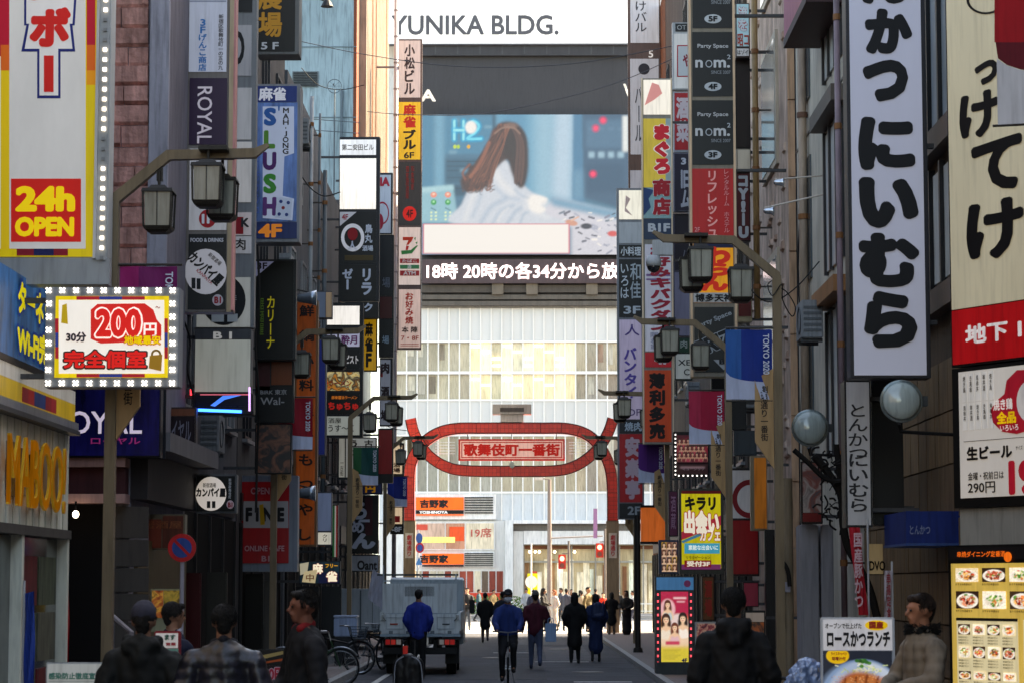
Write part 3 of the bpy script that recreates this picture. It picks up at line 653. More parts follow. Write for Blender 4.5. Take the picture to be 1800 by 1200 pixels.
# coat: silhouette, soft folds, highlights
c.poly([(800, 394), (812, 360), (824, 334), (840, 306), (862, 288), (884, 278), (900, 296), (914, 318), (934, 338), (962, 351), (957, 366), (966, 380), (1000, 390), (1004, 396)], 'd9e2ef', 1.5, True)
for p_, r_, k_, a_ in (([(846, 392), (862, 366), (888, 350)], 5, '9fb6cf', .8), ([(866, 394), (880, 372), (902, 362)], 4, 'a8bdd4', .8), ([(832, 380), (844, 350), (848, 322)], 4, 'b4c6da', .8), ([(892, 394), (905, 374), (916, 366)], 4, '98b0ca', .8), ([(915, 392), (920, 378), (930, 372)], 3, '9cb4cc', .8), ([(870, 330), (888, 346), (912, 352)], 4, 'b0c2d8', .7), ([(818, 386), (828, 356), (838, 334)], 5, 'f2f6fb', .8), ([(870, 300), (882, 322), (900, 338)], 7, 'fafcff', .9), ([(930, 352), (946, 354), (956, 356)], 7, 'ffffff', 1), ([(924, 364), (940, 374), (962, 382)], 5, 'eef3fa', .9), ([(876, 388), (884, 374), (894, 366)], 2.5, 'f4f7fc', .8), ([(905, 334), (920, 346), (940, 350)], 3, 'a6bad0', .7)): c.stroke(p_, r_ * .8, k_, a_ * .55, r_ * 1.5)
c.poly([(962, 350), (950, 360), (960, 368), (948, 376), (930, 366), (934, 344)], 'fdfeff', 1.5, True); c.ell(1004, 392, 11, 5, 'd8a898', 2, 1, 12); c.stroke([(1004, 388), (1016, 382)], 1.4, 'e8c4b4')
# hair
c.poly([(894, 215), (878, 218), (867, 229), (861, 245), (851, 264), (842, 282), (832, 292), (822, 288), (824, 300), (812, 314), (810, 322), (820, 336), (838, 338), (856, 328), (866, 310), (874, 296), (892, 282), (900, 306), (912, 330), (922, 326), (928, 296), (928, 262), (924, 238), (911, 220)], '46302b', 1.3, True)
c.ell(897, 248, 27, 29, '3a2926', 6, .8); c.poly([(884, 240), (906, 236), (924, 250), (926, 300), (918, 328), (906, 312), (900, 290), (890, 272)], '33241f', 4, True, .85); c.stroke([(872, 236), (862, 262), (846, 292), (824, 318)], 7, '7a4e40', .7, 6)
for i in range(150):
    t = rs.rand(); k = ('2c1d1b', '3c2824', '54382f', '7c5244', '9c6c5a', '64443a', '46302b')[rs.randint(7)]
    if t < .62:
        f = rs.rand(); s0 = (876 + 20 * rs.rand(), 219 + 8 * rs.rand()); e = (818 + 44 * f + rs.uniform(-4, 4), 318 + rs.uniform(-8, 18)); m1 = (862 + 26 * f, 250 + rs.uniform(-6, 8)); m2 = (838 + 36 * f, 288 + rs.uniform(-6, 6)); c.stroke([s0, m1, m2, e, (e[0] + rs.uniform(-8, 9), e[1] + rs.uniform(-6, 8))], rs.uniform(.6, 1.5), k, .55, .8)
    else: f = rs.rand(); c.stroke([(898 + 8 * f, 220 + 4 * rs.rand()), (908 + 14 * f, 250), (906 + 18 * f, 288), (904 + 16 * f, 318 + 8 * rs.rand())], rs.uniform(.6, 1.5), ('2c1f1e', '3c2a28', '54403c', '6c5048')[rs.randint(4)], .6, .8)
c.stroke([(870, 236), (884, 226), (902, 226), (914, 236)], 1.6, 'a08478', .7, 1.5); c.stroke([(860, 252), (846, 284), (828, 312)], 3, 'b47a66', .55, 3); c.ell(898, 222, 12, 5, '9c8278', 4, .5); c.stroke([(826, 290), (814, 304), (818, 316)], 2, '8a5c50', .8, 1)
c.noise(.07, 1); c.rect(744, 393, 1001, 446, 'd88a98', .5); c.rect(746.5, 395.2, 999, 444, 'ffffff', .5)
g_ = c.im.mean(-1, keepdims=True); c.im = np.clip((g_ + (c.im - g_) * 1.28) * np.array([.95, 1.0, 1.12]), 0, 1.2)
picture(V, c, off=.012, e=.142, parent=scr_, dark=True)
tk = thing('ticker_display', 'dark ticker strip with pink white characters under the screen', 'display', P(920, 497, 149))
T = front(tk, 149.1); T.slab('housing', (742, 456, 1200, 498), -.3, 0, M('4a3a3c', rough=.5)); T.text('18時 20時の各34分から放映', (750, 462, 1118, 491), M('ffe4ea', emit=1.1, var=0), off=.03, bold=.022)
for i, (a, b) in enumerate(((503, 516), (520, 528), (531, 539))): B.slab('ledge', (742, a, 1200, b), .15, .5, M('5a534c' if i else '4d4640', rough=.6))
for x in (865, 925, 1030): B.slab('bracket', (x, 500, x + 20, 520), .5, .7, M('6b6054'))
sa = thing('roof_lettering', 'white cut letters standing left of the dark screen surround', 'sign', P(755, 178, 148)); sab = front(sa, 148.6)
sab.text('SA', (724, 158, 766, 179), M('e8e8e8', emit=.25), off=.0, bold=.03, ext=.03); 
sa2 = thing('roof_lettering', 'white cut letter peeping out at the right end of the dark surround', 'sign', P(1100, 160, 148)); front(sa2, 148.6).text('V', (1096, 148, 1112, 170), M('e8e8e8', emit=.25), off=0, bold=.03, ext=.03)
# glazed front: spandrels, panes and mullions
def band(y0, y1, mat, name, off=.0): B.slab(name, (640, y0, 1200, y1), -.59, off, mat)
band(542, 598, pan, 'spandrel'); band(704, 762, pan, 'spandrel'); band(866, 914, M('c9cccd', rough=.4, var=.1), 'spandrel'); band(539.5, 541.5, M('8d8984'), 'flashing', .2)
for y in (598.4, 652, 701, 762.5, 863): B.slab('transom', (640, y, 1200, y + (5 if y in (652,) else 3.5)), -.58, .065, wht)
xs = [640 + i * 18.6 for i in range(31)]
random.seed(21)
glc = ['b0a896', 'bcb19c', 'aaa69a', 'c2b69e', 'b6b4aa', 'a49e92', 'c8bda4']
for (y0, y1) in ((602.2, 651.5), (657.5, 700.5), (766.3, 862.5)):
    for i in range(30):
        c = random.choice(glc)
        if 10 <= i <= 19 and y0 < 700: c = random.choice(['e6dcc0', 'dcd0ae', 'd8cca8'])
        e = .28 if (10 <= i <= 19 and y0 < 700 and random.random() < .8) else .05
        B.slab('pane', (xs[i] + 1, y0, xs[i + 1], y1), -.58, -.30, M(c, rough=.1, emit=e, spec=.9, var=.3, sc=.8))
for i, x in enumerate(xs): B.slab('mullion', (x - 1.0, 542, x + 1.1, 914), -.58, .07, wht)
for k in range(22):
    x = xs[10 + k % 9] + 2; y = (606, 616, 628, 664, 674, 640)[k % 6]; B.slab('ceiling_light', (x, y, x + 15, y + 3), -.298, -.26, M('fff6e0', emit=2.2, var=0))
for k in range(40):     # curtains / desks and pillars seen through the glass
    q_ = random.randrange(29); x = xs[q_] + 2; y0 = random.choice((604, 660, 770)); c = random.choice(('d4cfc0', '948a7a', 'a88c7a', 'e0d8c0', '9c9384', 'd8d2c0'))
    (y0 > 700 or not 9 <= q_ <= 20) and B.slab('blind', (x, y0, x + random.uniform(4, 13), y0 + random.uniform(20, 38 if y0 < 700 else 90)), -.298, -.27, M(c, rough=.6, emit=.05, var=.3, sc=1))
# lower storeys
B.slab('signage_wall', (725, 868, 872, 912), -.5, .30, M('efeae4', rough=.5)); B.slab('wall_panel', (640, 914.5, 887.5, 1078), -.59, .1, M('dcd8d2', rough=.5, var=.1))
yl = thing('shop_sign', 'upper orange beef bowl restaurant sign on the white building', 'sign', P(780, 904, 149.4)); q = front(yl, 149.55)
oran = M('f0601c', emit=.25, rough=.4, var=.08); blk = M('151312')
q.slab('panel', (731, 873, 815, 895), -.1, .0, oran); q.slab('name_strip', (731, 896, 815, 902), -.1, .0, blk); q.slab('lower_strip', (731, 903, 815, 905), -.1, 0, oran)
q.text('吉野家', (738, 877, 788, 892), blk, bold=.05, off=.02); q.text('YOSHINOYA', (737, 897, 787, 902), M('f2efec', emit=.2), bold=.04, off=.02)
yl2 = thing('shop_sign', 'lower orange beef bowl restaurant sign above the far shop windows', 'sign', P(780, 992, 149.4)); q = front(yl2, 149.55)
q.slab('panel', (742, 972, 815, 991), -.1, .0, oran); q.slab('name_strip', (742, 992, 815, 995), -.1, 0, blk); q.text('吉野家', (738, 974, 788, 989), blk, bold=.05, off=.02)
for (y0, y1) in ((871, 904), (969, 996)):
    for j in range(7):
        yj = y0 + 2 + j * (y1 - y0 - 2) / 7; B.slab('louvre_slat', (817, yj, 867, yj + (y1 - y0) / 15), .31, .4, M('2c2a2a'))
    B.slab('louvre_panel', (815.5, y0, 869, y1), .105, .305, M('f0edea', rough=.5))
B.slab('window_frame', (728, 917, 870, 966), .1, .2, M('e8e4de'))
for i, (a, b, c) in enumerate(((732, 782, 'cfae9c'), (784, 817, 'c08a70'), (819, 868, 'd4c8b0'))): B.slab('pane', (a, 919, b, 964), .2, .22, M(c, rough=.15, emit=.15, var=.3, sc=.9))
B.slab('red_poster', (790, 925, 816, 950), .221, .24, M('d04a22', emit=.2)); B.slab('yellow_strip', (740, 943, 800, 953), .221, .25, M('e6d27a', emit=.3)); B.text('19席', (828, 927, 864, 944), M('c05a50'), off=.24, bold=.02)
B.slab('red_poster', (732, 921, 752, 931), .221, .24, M('c04a3a', emit=.2))
# entrance portal
B.slab('portal_frame', (888, 914, 902, 1078), -.5, 1.0, M('d8d6d3', rough=.5)); B.slab('portal_frame', (902.5, 933, 920, 1078), -.5, .6, M('cfccc8', rough=.5))
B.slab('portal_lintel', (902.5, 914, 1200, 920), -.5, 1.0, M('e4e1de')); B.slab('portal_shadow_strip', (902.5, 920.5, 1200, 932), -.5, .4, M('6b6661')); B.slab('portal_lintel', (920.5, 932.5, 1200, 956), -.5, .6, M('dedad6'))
B.slab('interior_wall', (920, 957, 1200, 1077), -.58, -.45, M('b0a386', rough=.6, emit=.22, var=.5, sc=.5))
random.seed(5)
for k in range(24):
    x = 922 + k * 11.5; c = random.choice(('dccfae', 'e8dfc6', '7d5438', 'f0ead8', '96704c', 'd4dac8', 'c04c3c')); B.slab('shop_display', (x, random.uniform(978, 1012), x + random.uniform(6, 11), 1076), -.45, random.uniform(-.42, -.2), M(c, emit=.3, rough=.4, var=.5, sc=1.5))
for x in (920, 962, 1004, 1046, 1088, 1130): B.slab('door_frame', (x, 957, x + 2.2, 1077), -.4, .1, M('8f8a80', metal=.2, rough=.4))
B.slab('transom_bar', (920, 985, 1200, 988), -.4, .08, M('9b968a')); B.slab('dark_soffit', (921, 958, 1200, 964), -.44, .0, M('6a3c22'))
for x in (931, 941, 948, 975, 1010, 1052, 1075): B.ellipse('spot_lamp', x, 969, 2.2, 2.2, M('fff4dc', emit=6, var=0), .02, th=.05, n=10)
for k in range(12): B.slab('shop_window', (730 + k * 13, 1003, 741 + k * 13, 1040), .1, .13, M(random.choice(('6c5a4a', 'b2a48c', '8f3f30', '4e463f', 'd9cdb4')), emit=.1, var=.4, sc=1))
B.slab('red_fascia', (800, 1041, 880, 1060), .1, .5, M('c23b26', emit=.15, var=.5, sc=2))
pst = thing('poster_board', 'yellow poster board beside the far shop entrance', 'poster', P(936, 1060, 148)); q = front(pst, 148.4); q.slab('board', (927, 1007, 945, 1060), -.1, 0, M('e2d020', emit=.15)); q.text('あ', (929, 1012, 944, 1030), M('333333'), bold=.05)
# flanking blocks beyond the wide road, mostly hidden
for lbl, x0, x1, c in (('pale office block beyond the road on the far left', -46, -20, 'b8b2aa'), ('tan office block beyond the road on the far right', 21.5, 44, 'a8987f')):
    t = thing('building', lbl, 'building', ((x0 + x1) / 2, 150, 0)); MB().box((x0, 150, 0), (x1, 170, 40)).build('wall', conc(c), t)
    for z in range(2, 38, 4):
        for i in range(6): MB().box((x0 + 1 + i * 4, 149.94, z), (x0 + 3.4 + i * 4, 150.01, z + 2)).build('window', WG, t)
# guard rail along the wide road
gr = thing('guard_rail', 'white guard rail along the far side of the wide road', 'railing', (0, 139.5, 0))
for i in range(22): MB().box((-16 + i * 1.6, 139.45, .0), (-15.93 + i * 1.6, 139.52, .85)).build('post', wht, gr)
MB().box((-16, 139.44, .8), (19, 139.53, .86)).build('rail', wht, gr); MB().box((-16, 139.46, .4), (19, 139.51, .44)).build('rail', wht, gr)
def bushes():
    m = MB(); random.seed(9)
    for i in range(1500):
        c = Vector((random.uniform(-5, 3), random.uniform(137.4, 138.6), random.uniform(.25, 1.25))); a = Vector([random.uniform(-1, 1) for _ in range(3)]).normalized() * .09; b = a.orthogonal().normalized() * .06
        m.add([c - a, c + b, c + a, c - b], [(0, 1, 2, 3)])
    o = m.build('hedge_foliage', M('4f6a2c', rough=.7, var=.5, sc=8), None); tag(o, 'low green hedge on the island of the wide road', 'hedge', kind='stuff')
bushes()
# ================================================================ GATE
gate = thing('gate', 'red arched entrance gate with the street name in red characters', 'gate', (-.5, 91, 0))
G = front(gate, 91.0)
def gate_mat():
    m = bpy.data.materials.new('gate_red'); m.use_nodes = True; n = m.node_tree.nodes; l = m.node_tree.links; b = n['Principled BSDF']; b.inputs['Roughness'].default_value = .3
    tc = n.new('ShaderNodeTexCoord'); mp = n.new('ShaderNodeMapping'); mp.inputs['Rotation'].default_value = (R(90), 0, 0); br = n.new('ShaderNodeTexBrick'); br.inputs['Scale'].default_value = 4; br.offset = 0
    br.inputs['Color1'].default_value = (*lin('e03828'), 1); br.inputs['Color2'].default_value = (*lin('cc2c20'), 1); br.inputs['Mortar'].default_value = (*lin('74150f'), 1); br.inputs['Mortar Size'].default_value = .018; br.inputs['Brick Width'].default_value = .6; br.inputs['Row Height'].default_value = .6
    l.new(tc.outputs['Object'], mp.inputs[0]); l.new(mp.outputs[0], br.inputs[0]); l.new(br.outputs[0], b.inputs['Base Color']); l.new(br.outputs[0], b.inputs['Emission Color']); b.inputs['Emission Strength'].default_value = .0; return m
GM = gate_mat()
def cr(pts, n=8):
    out = []
    p = [pts[0]] + pts + [pts[-1]]
    for i in range(1, len(p) - 2):
        for j in range(n):
            t = j / n; a, b, c, d = [Vector(q) for q in p[i - 1:i + 3]]
            out.append(.5 * ((2 * b) + (c - a) * t + (2 * a - 5 * b + 4 * c - d) * t * t + (3 * b - a - 3 * c + d) * t ** 3))
    out.append(Vector(pts[-1])); return out
def ribbon(name, pts, wid, off0, off1, mat, end=None):
    q = [Vector(G.uv(*p)) for p in pts]; q = cr([tuple(a) for a in q]); mb = MB(); n = len(q)
    for i, a in enumerate(q):
        t = (q[min(i + 1, n - 1)] - q[max(i - 1, 0)]).normalized(); s = Vector((-t.y, t.x)) * wid / 2
        for o in (off0, off1):
            for sg in (-1, 1): mb.v.append(G.W(a.x + s.x * sg, a.y + s.y * sg, o))
    for i in range(n - 1):
        k = 4 * i; mb.f += [(k, k + 4, k + 5, k + 1), (k + 2, k + 3, k + 7, k + 6), (k, k + 2, k + 6, k + 4), (k + 1, k + 5, k + 7, k + 3)]
    mb.f += [(0, 1, 3, 2), (4 * n - 4, 4 * n - 2, 4 * n - 1, 4 * n - 3)]
    return mb.build(name, mat, gate)
wd = 19.5 / ppm(91)
edge = M('2a1214', rough=.4)
up = [(719, 914), (719, 850), (722, 815), (737, 786), (765, 763), (800, 753), (850, 752), (900, 752), (950, 752), (998, 753), (1033, 764), (1056, 787), (1070, 815), (1076, 850), (1077, 914)]
lo = [(722, 736), (727, 757), (738, 780), (757, 803), (785, 820), (820, 827), (900, 828), (975, 827), (1010, 819), (1038, 801), (1058, 779), (1070, 757), (1077, 736)]
ribbon('arch_band', up, wd, -.22, .16, GM); ribbon('horn_band', lo, wd * .98, -.19, .23, GM)
for pts, o0 in ((up, .162), (lo, .232)):
    q = cr([G.uv(*p) for p in pts])
    for sg in (-1, 1):
        tp = []
        for i, a in enumerate(q):
            t = (q[min(i + 1, len(q) - 1)] - q[max(i - 1, 0)]).normalized(); tp.append(G.W(a.x - t.y * sg * wd * .47, a.y + t.x * sg * wd * .47, o0))
        MB().tube(tp, .022, 5).build('edge_tube', M('d8c8c0', rough=.3), gate) if sg > 9 else MB().tube(tp, .020, 5).build('edge_trim', M('3c1412', rough=.4), gate)
    for k in range(4, len(q) - 4, 6):
        a = q[k]; t = (q[k + 1] - q[k - 1]).normalized(); m = MB(); e = .47 * wd
        m.tube([G.W(a.x - t.y * e, a.y + t.x * e, o0 - .004), G.W(a.x + t.y * e, a.y - t.x * e, o0 - .004)], .009, 4); m.build('panel_joint', M('4a1210'), gate)
for x0, x1, s in ((709, 730, 'l'), (1066, 1088, 'r')):
    G.slab('pillar', (x0, 914, x1, 1117), -.2, .12, M('8f7a62', rough=.55, var=.2), bevel=.02); G.slab('name_plate', ((x0 + x1) / 2 - 7, 936, (x0 + x1) / 2 + 7, 980), .12, .14, M('d8c8b8'))
    G.text('劇場通り', ((x0 + x1) / 2 - 4.5, 939, (x0 + x1) / 2 + 4.5, 977), 'c04040', v=True, bold=.03, off=.15)
G.slab('sign_board', (806, 771, 993, 809), -.05, .05, M('c02018', rough=.4, emit=.1)); G.slab('sign_face', (809, 774, 990, 806), .05, .07, M('e8b8b0', rough=.35, emit=.18)); 
for bx_ in ((811, 776, 988, 777.6), (811, 802.6, 988, 804.2), (811, 777.6, 812.6, 802.6), (986.4, 777.6, 988, 802.6)): G.slab('border_line', bx_, .07, .078, M('c02018', emit=.1))
G.text('歌舞伎町一番街', (815, 779, 984, 801), M('c41f18', emit=.12), bold=.045, off=.082)
for x in (822, 899, 978): G.slab('hanger', (x - .6, 762, x + .6, 771), -.02, .02, M('444444')); G.slab('hanger', (x - .6, 809, x + .6, 820), -.02, .02, M('444444'))
G.slab('camera_housing', (866, 711, 934, 728), -.3, .3, M('b8a8a0')); G.slab('camera_housing', (879, 717, 921, 724), .3, .32, M('5a504c')); G.slab('camera_foot', (880, 728.5, 920, 741.5), -.2, .2, M('d0bcb4'))
for y in range(776, 800, 5):
    for a, b in ((765, 800), (1000, 1035)): G.slab('neon_tube', (a, y, b, y + 1), 0, .03, M('d8d8d8', emit=.1))
G.ellipse('lamp_ball', 900, 817, 4.5, 5.5, M('b8b8b0'), .2, th=.15)

# ================================================================ STREET LAMPS with banner and name plate
tan = M('7c6a52', rough=.45, var=.2, metal=.15); lmp = M('2e2923', rough=.45, var=.2); glas = M('86867a', rough=.25, spec=.8, var=.3, sc=3)
def lantern(parent, c, s=1):
    x, y, z = c
    def fr(mb, a, za, b, zb):   # tapered square shell
        mb.add([(x - a, y - a, za), (x + a, y - a, za), (x + a, y + a, za), (x - a, y + a, za), (x - b, y - b, zb), (x + b, y - b, zb), (x + b, y + b, zb), (x - b, y + b, zb)],
               [(0, 3, 2, 1), (4, 5, 6, 7), (0, 1, 5, 4), (1, 2, 6, 5), (2, 3, 7, 6), (3, 0, 4, 7)]); return mb
    f = MB(); fr(f, .165, z - .035, .155, z); fr(f, .11, z, .07, z + .045); fr(f, .132, z - .425, .148, z - .39); fr(f, .09, z - .455, .125, z - .426)
    for a in (-1, 1):
        for b in (-1, 1): f.tube([(x + a * .138, y + b * .138, z - .39), (x + a * .148, y + b * .148, z - .035)], .014, 4)
        f.tube([(x + a * .128, y, z - .39), (x + a * .148, y, z - .035)], .006, 4); f.tube([(x, y + a * .128, z - .39), (x, y + a * .148, z - .035)], .006, 4)
    o = f.build('lantern', lmp, parent)
    fr(MB(), .124, z - .388, .134, z - .037).build('lamp_glass', glas, o)
    MB().tube([(x, y, z + .045), (x, y, z + .20)], .016, 6).build('lamp_stem', lmp, o)
def lamp(sx, px, d, label, c1, c2, blab, plate='劇場通り一番街', banner=True, arm=True):
    """sx=+1: arm reaches to the right"""
    X = gx(px, d); th = thing('street_lamp', label, 'street lamp', (X, d, 0), 0, 'bent arm street lamps along both sides')
    r = .055
    m = MB().box((X - r, d - r, .1), (X + r, d + r, 5.8)); m.build('pole', tan, th)
    m = MB(); a = Vector((X, d, 5.8)); b = Vector((X + sx * .56, d, 6.27)); c = Vector((X + sx * 1.46, d, 6.29))
    m.tube([(X, d, 5.78), tuple(a), tuple(b), tuple(c), (X + sx * 1.6, d, 6.38)], [.075, .078, .075, .07, .03], 4); m.build('arm', tan, th)
    MB().box((X - .08, d - .08, .1), (X + .08, d + .08, .5)).build('base', tan, th)
    lantern(th, (X + sx * .47, d - .03, 5.90)); lantern(th, (X + sx * 1.0, d - .2, 6.14)); lantern(th, (X + sx * 1.08, d + .35, 6.08))
    MB().box((X + sx * .5, d - .03, 6.0), (X + sx * .44, d + .03, 6.2)).build('bracket', lmp, th)
    MB().box((X + sx * .9, d - .25, 6.29), (X + sx * 1.2, d + .4, 6.33)).build('cross_bar', lmp, th)
    xa, xb = (X + .07, X + .67) if sx > 0 else (X - .67, X - .07)
    if banner:
        bn = thing('banner', blab, 'banner', ((xa + xb) / 2, d, 4.2), 0, 'two colour sports event banners on the lamp posts'); bt = Board(bn, (xa, d - .02, 0), (1, 0, 0), (0, -1, 0))
        # cloth: colour above a falling curve, pale below
        n = 12; z1, z0 = 5.1, 4.2; C1, C2, C3 = M(c1, rough=.7, var=.15, sc=4), M(c2, rough=.7, var=.15, sc=4), M('bfc6dc', rough=.7, var=.12, sc=5)
        def wave(u, z): return d - .02 + .015 * math.sin(u * 9 + z * 5 + px)
        def cloth(name, us, top, bot, mat, dy=0):
            mb = MB()
            for u in us:
                for t in range(7):
                    z = top(u) + (bot(u) - top(u)) * t / 6; mb.v.append((xa + u * .6, wave(u, z) - dy, z))
            for i in range(len(us) - 1):
                for t in range(6): k = i * 7 + t; mb.f.append((k, k + 1, k + 8, k + 7))
            k = len(mb.v); mb.v += [(v[0], v[1] + .004, v[2]) for v in mb.v[:k]]; mb.f += [tuple(j + k for j in f[::-1]) for f in mb.f[:]]
            return mb.build(name, mat, bn)
        us = [i / n for i in range(n + 1)]; cv = lambda u: 4.55 - .13 * math.sqrt(max(0, 1 - (1 - u) ** 2))
        sp = .36
        cloth('banner_field', [u for u in us if u >= .33], lambda u: z1, cv, C1); cloth('banner_field', [u for u in us if u <= .34], lambda u: z1, cv, C2)
        cloth('banner_tail', us, cv, lambda u: z0, C3)
        bt.text('TOKYO 2020', None, M('dfe4f2'), off=.03, uvbox=(.48, 4.52, .56, 5.04), rot=90, bold=.02)
        MB().tube([(xa - .05 * (1 if sx > 0 else 0), d - .02, z1 + .02), (xb + .05, d - .02, z1 + .02)], .014, 6).build('rod', lmp, bn)
        MB().tube([(xa, d - .02, z0 - .02), (xb, d - .02, z0 - .02)], .012, 6).build('rod', lmp, bn)
    if plate:
        xa, xb = (X + .06, X + .30) if sx > 0 else (X - .30, X - .06)
        m = MB(); o_ = xb if sx > 0 else xa; i_ = xa if sx > 0 else xb
        m.prism([(i_, 4.6), (o_, 4.45), (o_, 3.65), (i_, 3.3)] if True else [], d - .03, d + .03, 'y'); pl = m.build('name_plate', M('b48e60', rough=.45, var=.15), th)
        Board(th, (0, d - .03, 0), (1, 0, 0), (0, -1, 0)).text(plate, None, M('2c2118'), off=.004, parent=pl, uvbox=(min(xa, xb) + .07, 3.66, min(xa, xb) + .17, 4.38), v=True, bold=.02)
    return th
lamp(1, 190, 25.2, 'nearest left street lamp, its pole beside the tall white sign', '7a1c5c', 'a8246a', 'magenta and purple banner partly hidden behind the lit price sign', plate='通り一番街')
lamp(1, 480, 43.0, 'left street lamp in front of the red cafe sign with a red banner', '9c1426', 'a81830', 'dark red banner beside the orange vertical sign on the left')
lamp(1, 614, 58.3, 'left street lamp before the noodle signs with a dark green banner', '0f4a46', '1c5c34', 'dark green banner with pale tail on the left side')
lamp(1, 676, 74.0, 'farthest left street lamp, close before the red gate', '1b2c7c', '223a96', 'small blue banner beside the left gate pillar')
lamp(-1, 1371, 31.5, 'nearest right street lamp, in front of the rough stone building', '12358c', '2564ac', 'blue banner hanging before the black floor signs')
lamp(-1, 1283, 41.5, 'right street lamp with the red banner over the dating cafe sign', 'b01c3c', 'c2304e', 'bright red banner with pale tail on the right side')
lamp(-1, 1174, 57.0, 'right street lamp with the purple banner near the barbecue sign', '4a1c66', '5c2478', 'purple banner crossing the red barbecue sign')
lamp(-1, 1117, 74.0, 'farthest right street lamp, just before the right gate pillar', '5a5a60', '6a6a70', '', banner=False)
bn = thing('banner', 'red and white banner at the top right corner in front of the beige sign', 'banner', (gx(1790, 21), 21, 4.2), 0, 'two colour sports event banners on the lamp posts')
q = front(bn, 21.0)
q.poly('banner_field', [(1748, -60), (1860, -60), (1860, 75), (1748, 75)], M('b0141e', rough=.7), .0, th=.006); q.poly('banner_field', [(1750, 75), (1860, 75), (1860, 118), (1830, 126), (1795, 123), (1770, 115), (1754, 103)], M('6a1420', rough=.7), .0, th=.006)
q.poly('banner_tail', [(1752, 104), (1770, 116), (1795, 124), (1830, 127), (1860, 119), (1862, 215), (1754, 221)], M('d4d2d4', rough=.7), .0, th=.006)
MB().tube([P(1745, 222, 21), P(1900, 214, 21)], .012, 6).build('rod', lmp, bn)
# dome camera on the second right lamp
dc = thing('dome_camera', 'white dome security camera hanging from the lamp arm on the right', 'security camera', P(1149, 480, 40.6)); c = P(1149, 460, 40.6); wh = M('b9bcbc', rough=.35)
MB().lathe(tuple(c), [(.10, .10), (.13, .0), (.125, -.08)], 16).build('housing', wh, dc, smooth=True); MB().ell((c.x, c.y, c.z - .09), .11, .11, .10, 14, 8).build('dome', M('22262a', rough=.08, spec=1), dc, smooth=True)
MB().box((c.x - .02, c.y - .05, c.z + .1), (c.x + .32, c.y + .06, c.z + .36)).build('junction_box', wh, dc, bevel=.01)

# ================================================================ SIGNS
def sgn(name, label, cat, box, d, panels=(), depth=.22, frame='26272b', group=None, wall=True, ft=None, mat=None):
    c = P((box[0] + box[2]) / 2, box[3], d); th = thing(name, label, cat, (c.x, c.y, c.z), 0, group); b = front(th, d)
    u0, w0, u1, w1 = b.bx(box)
    b.slab('frame', None, -depth, 0, mat or M(frame, rough=.4, var=.15), uvbox=(u0, w0, u1, w1), bevel=.008)
    fp = 1.6 if ft is None else ft
    for p in panels:
        pb, col, e = p[0], p[1], p[2]; tx = p[3] if len(p) > 3 else (); nm = p[4] if len(p) > 4 else 'panel'
        po = b.slab(nm, pb, .001, .012, col if not isinstance(col, str) else M(col, rough=.35, emit=e, var=.12, sc=1.3))
        put(b, po, tx)
    if wall:
        X = XL + .1 if c.x < 0 else XR - .0; xe = u0 if c.x < 0 else u1
        if (c.x < 0 and xe > X + .03) or (c.x > 0 and xe < X - .03):
            n = 2 if (w1 - w0) < 2.5 else 3
            for i in range(n):
                z = w0 + (w1 - w0) * (.12 + .76 * i / (n - 1)); MB().box((X, d + depth * .35, z - .025), (xe, d + depth * .65, z + .025)).build('bracket', M('4a4a4c', metal=.5, rough=.5), th)
    return th, b
def put(b, po, tx):
    """tx entries: (text, box, colour, opts) or ('@ell',cx,cy,rx,ry,col,opts) or ('@poly',pts,col,off) or ('@rect',box,col,off)"""
    for i, t in enumerate(tx):
        if t[0] == '@ell':
            o = dict(t[6]) if len(t) > 6 else {}; e = o.pop('e', 0); b.ellipse('printed_disc', t[1], t[2], t[3], t[4], M(t[5], emit=e, var=.06), o.pop('off', .016 + .0012 * i), po, **o)
        elif t[0] == '@poly': b.poly('printed_shape', t[1], M(t[2], emit=t[4] if len(t) > 4 else 0, var=.08), (t[3] if len(t) > 3 and t[3] else .016 + .0012 * i), po)
        elif t[0] == '@rect':
            x0, y0, x1, y1 = t[1]; b.poly('printed_shape', [(x0, y0), (x1, y0), (x1, y1), (x0, y1)], t[2] if not isinstance(t[2], str) else M(t[2], emit=t[4] if len(t) > 4 else 0, var=.08), (t[3] if len(t) > 3 and t[3] else .016 + .0012 * i), po)
        else:
            o = dict(t[3]) if len(t) > 3 else {}; e = o.pop('e', 0); oc = o.pop('oc', None); m = M(t[2], emit=e, var=.05)
            b.text(t[0], t[1], m, off=o.pop('off', .0185 + .0012 * i), parent=po, outl=M(oc, emit=e, var=.05) if oc else None, **o)
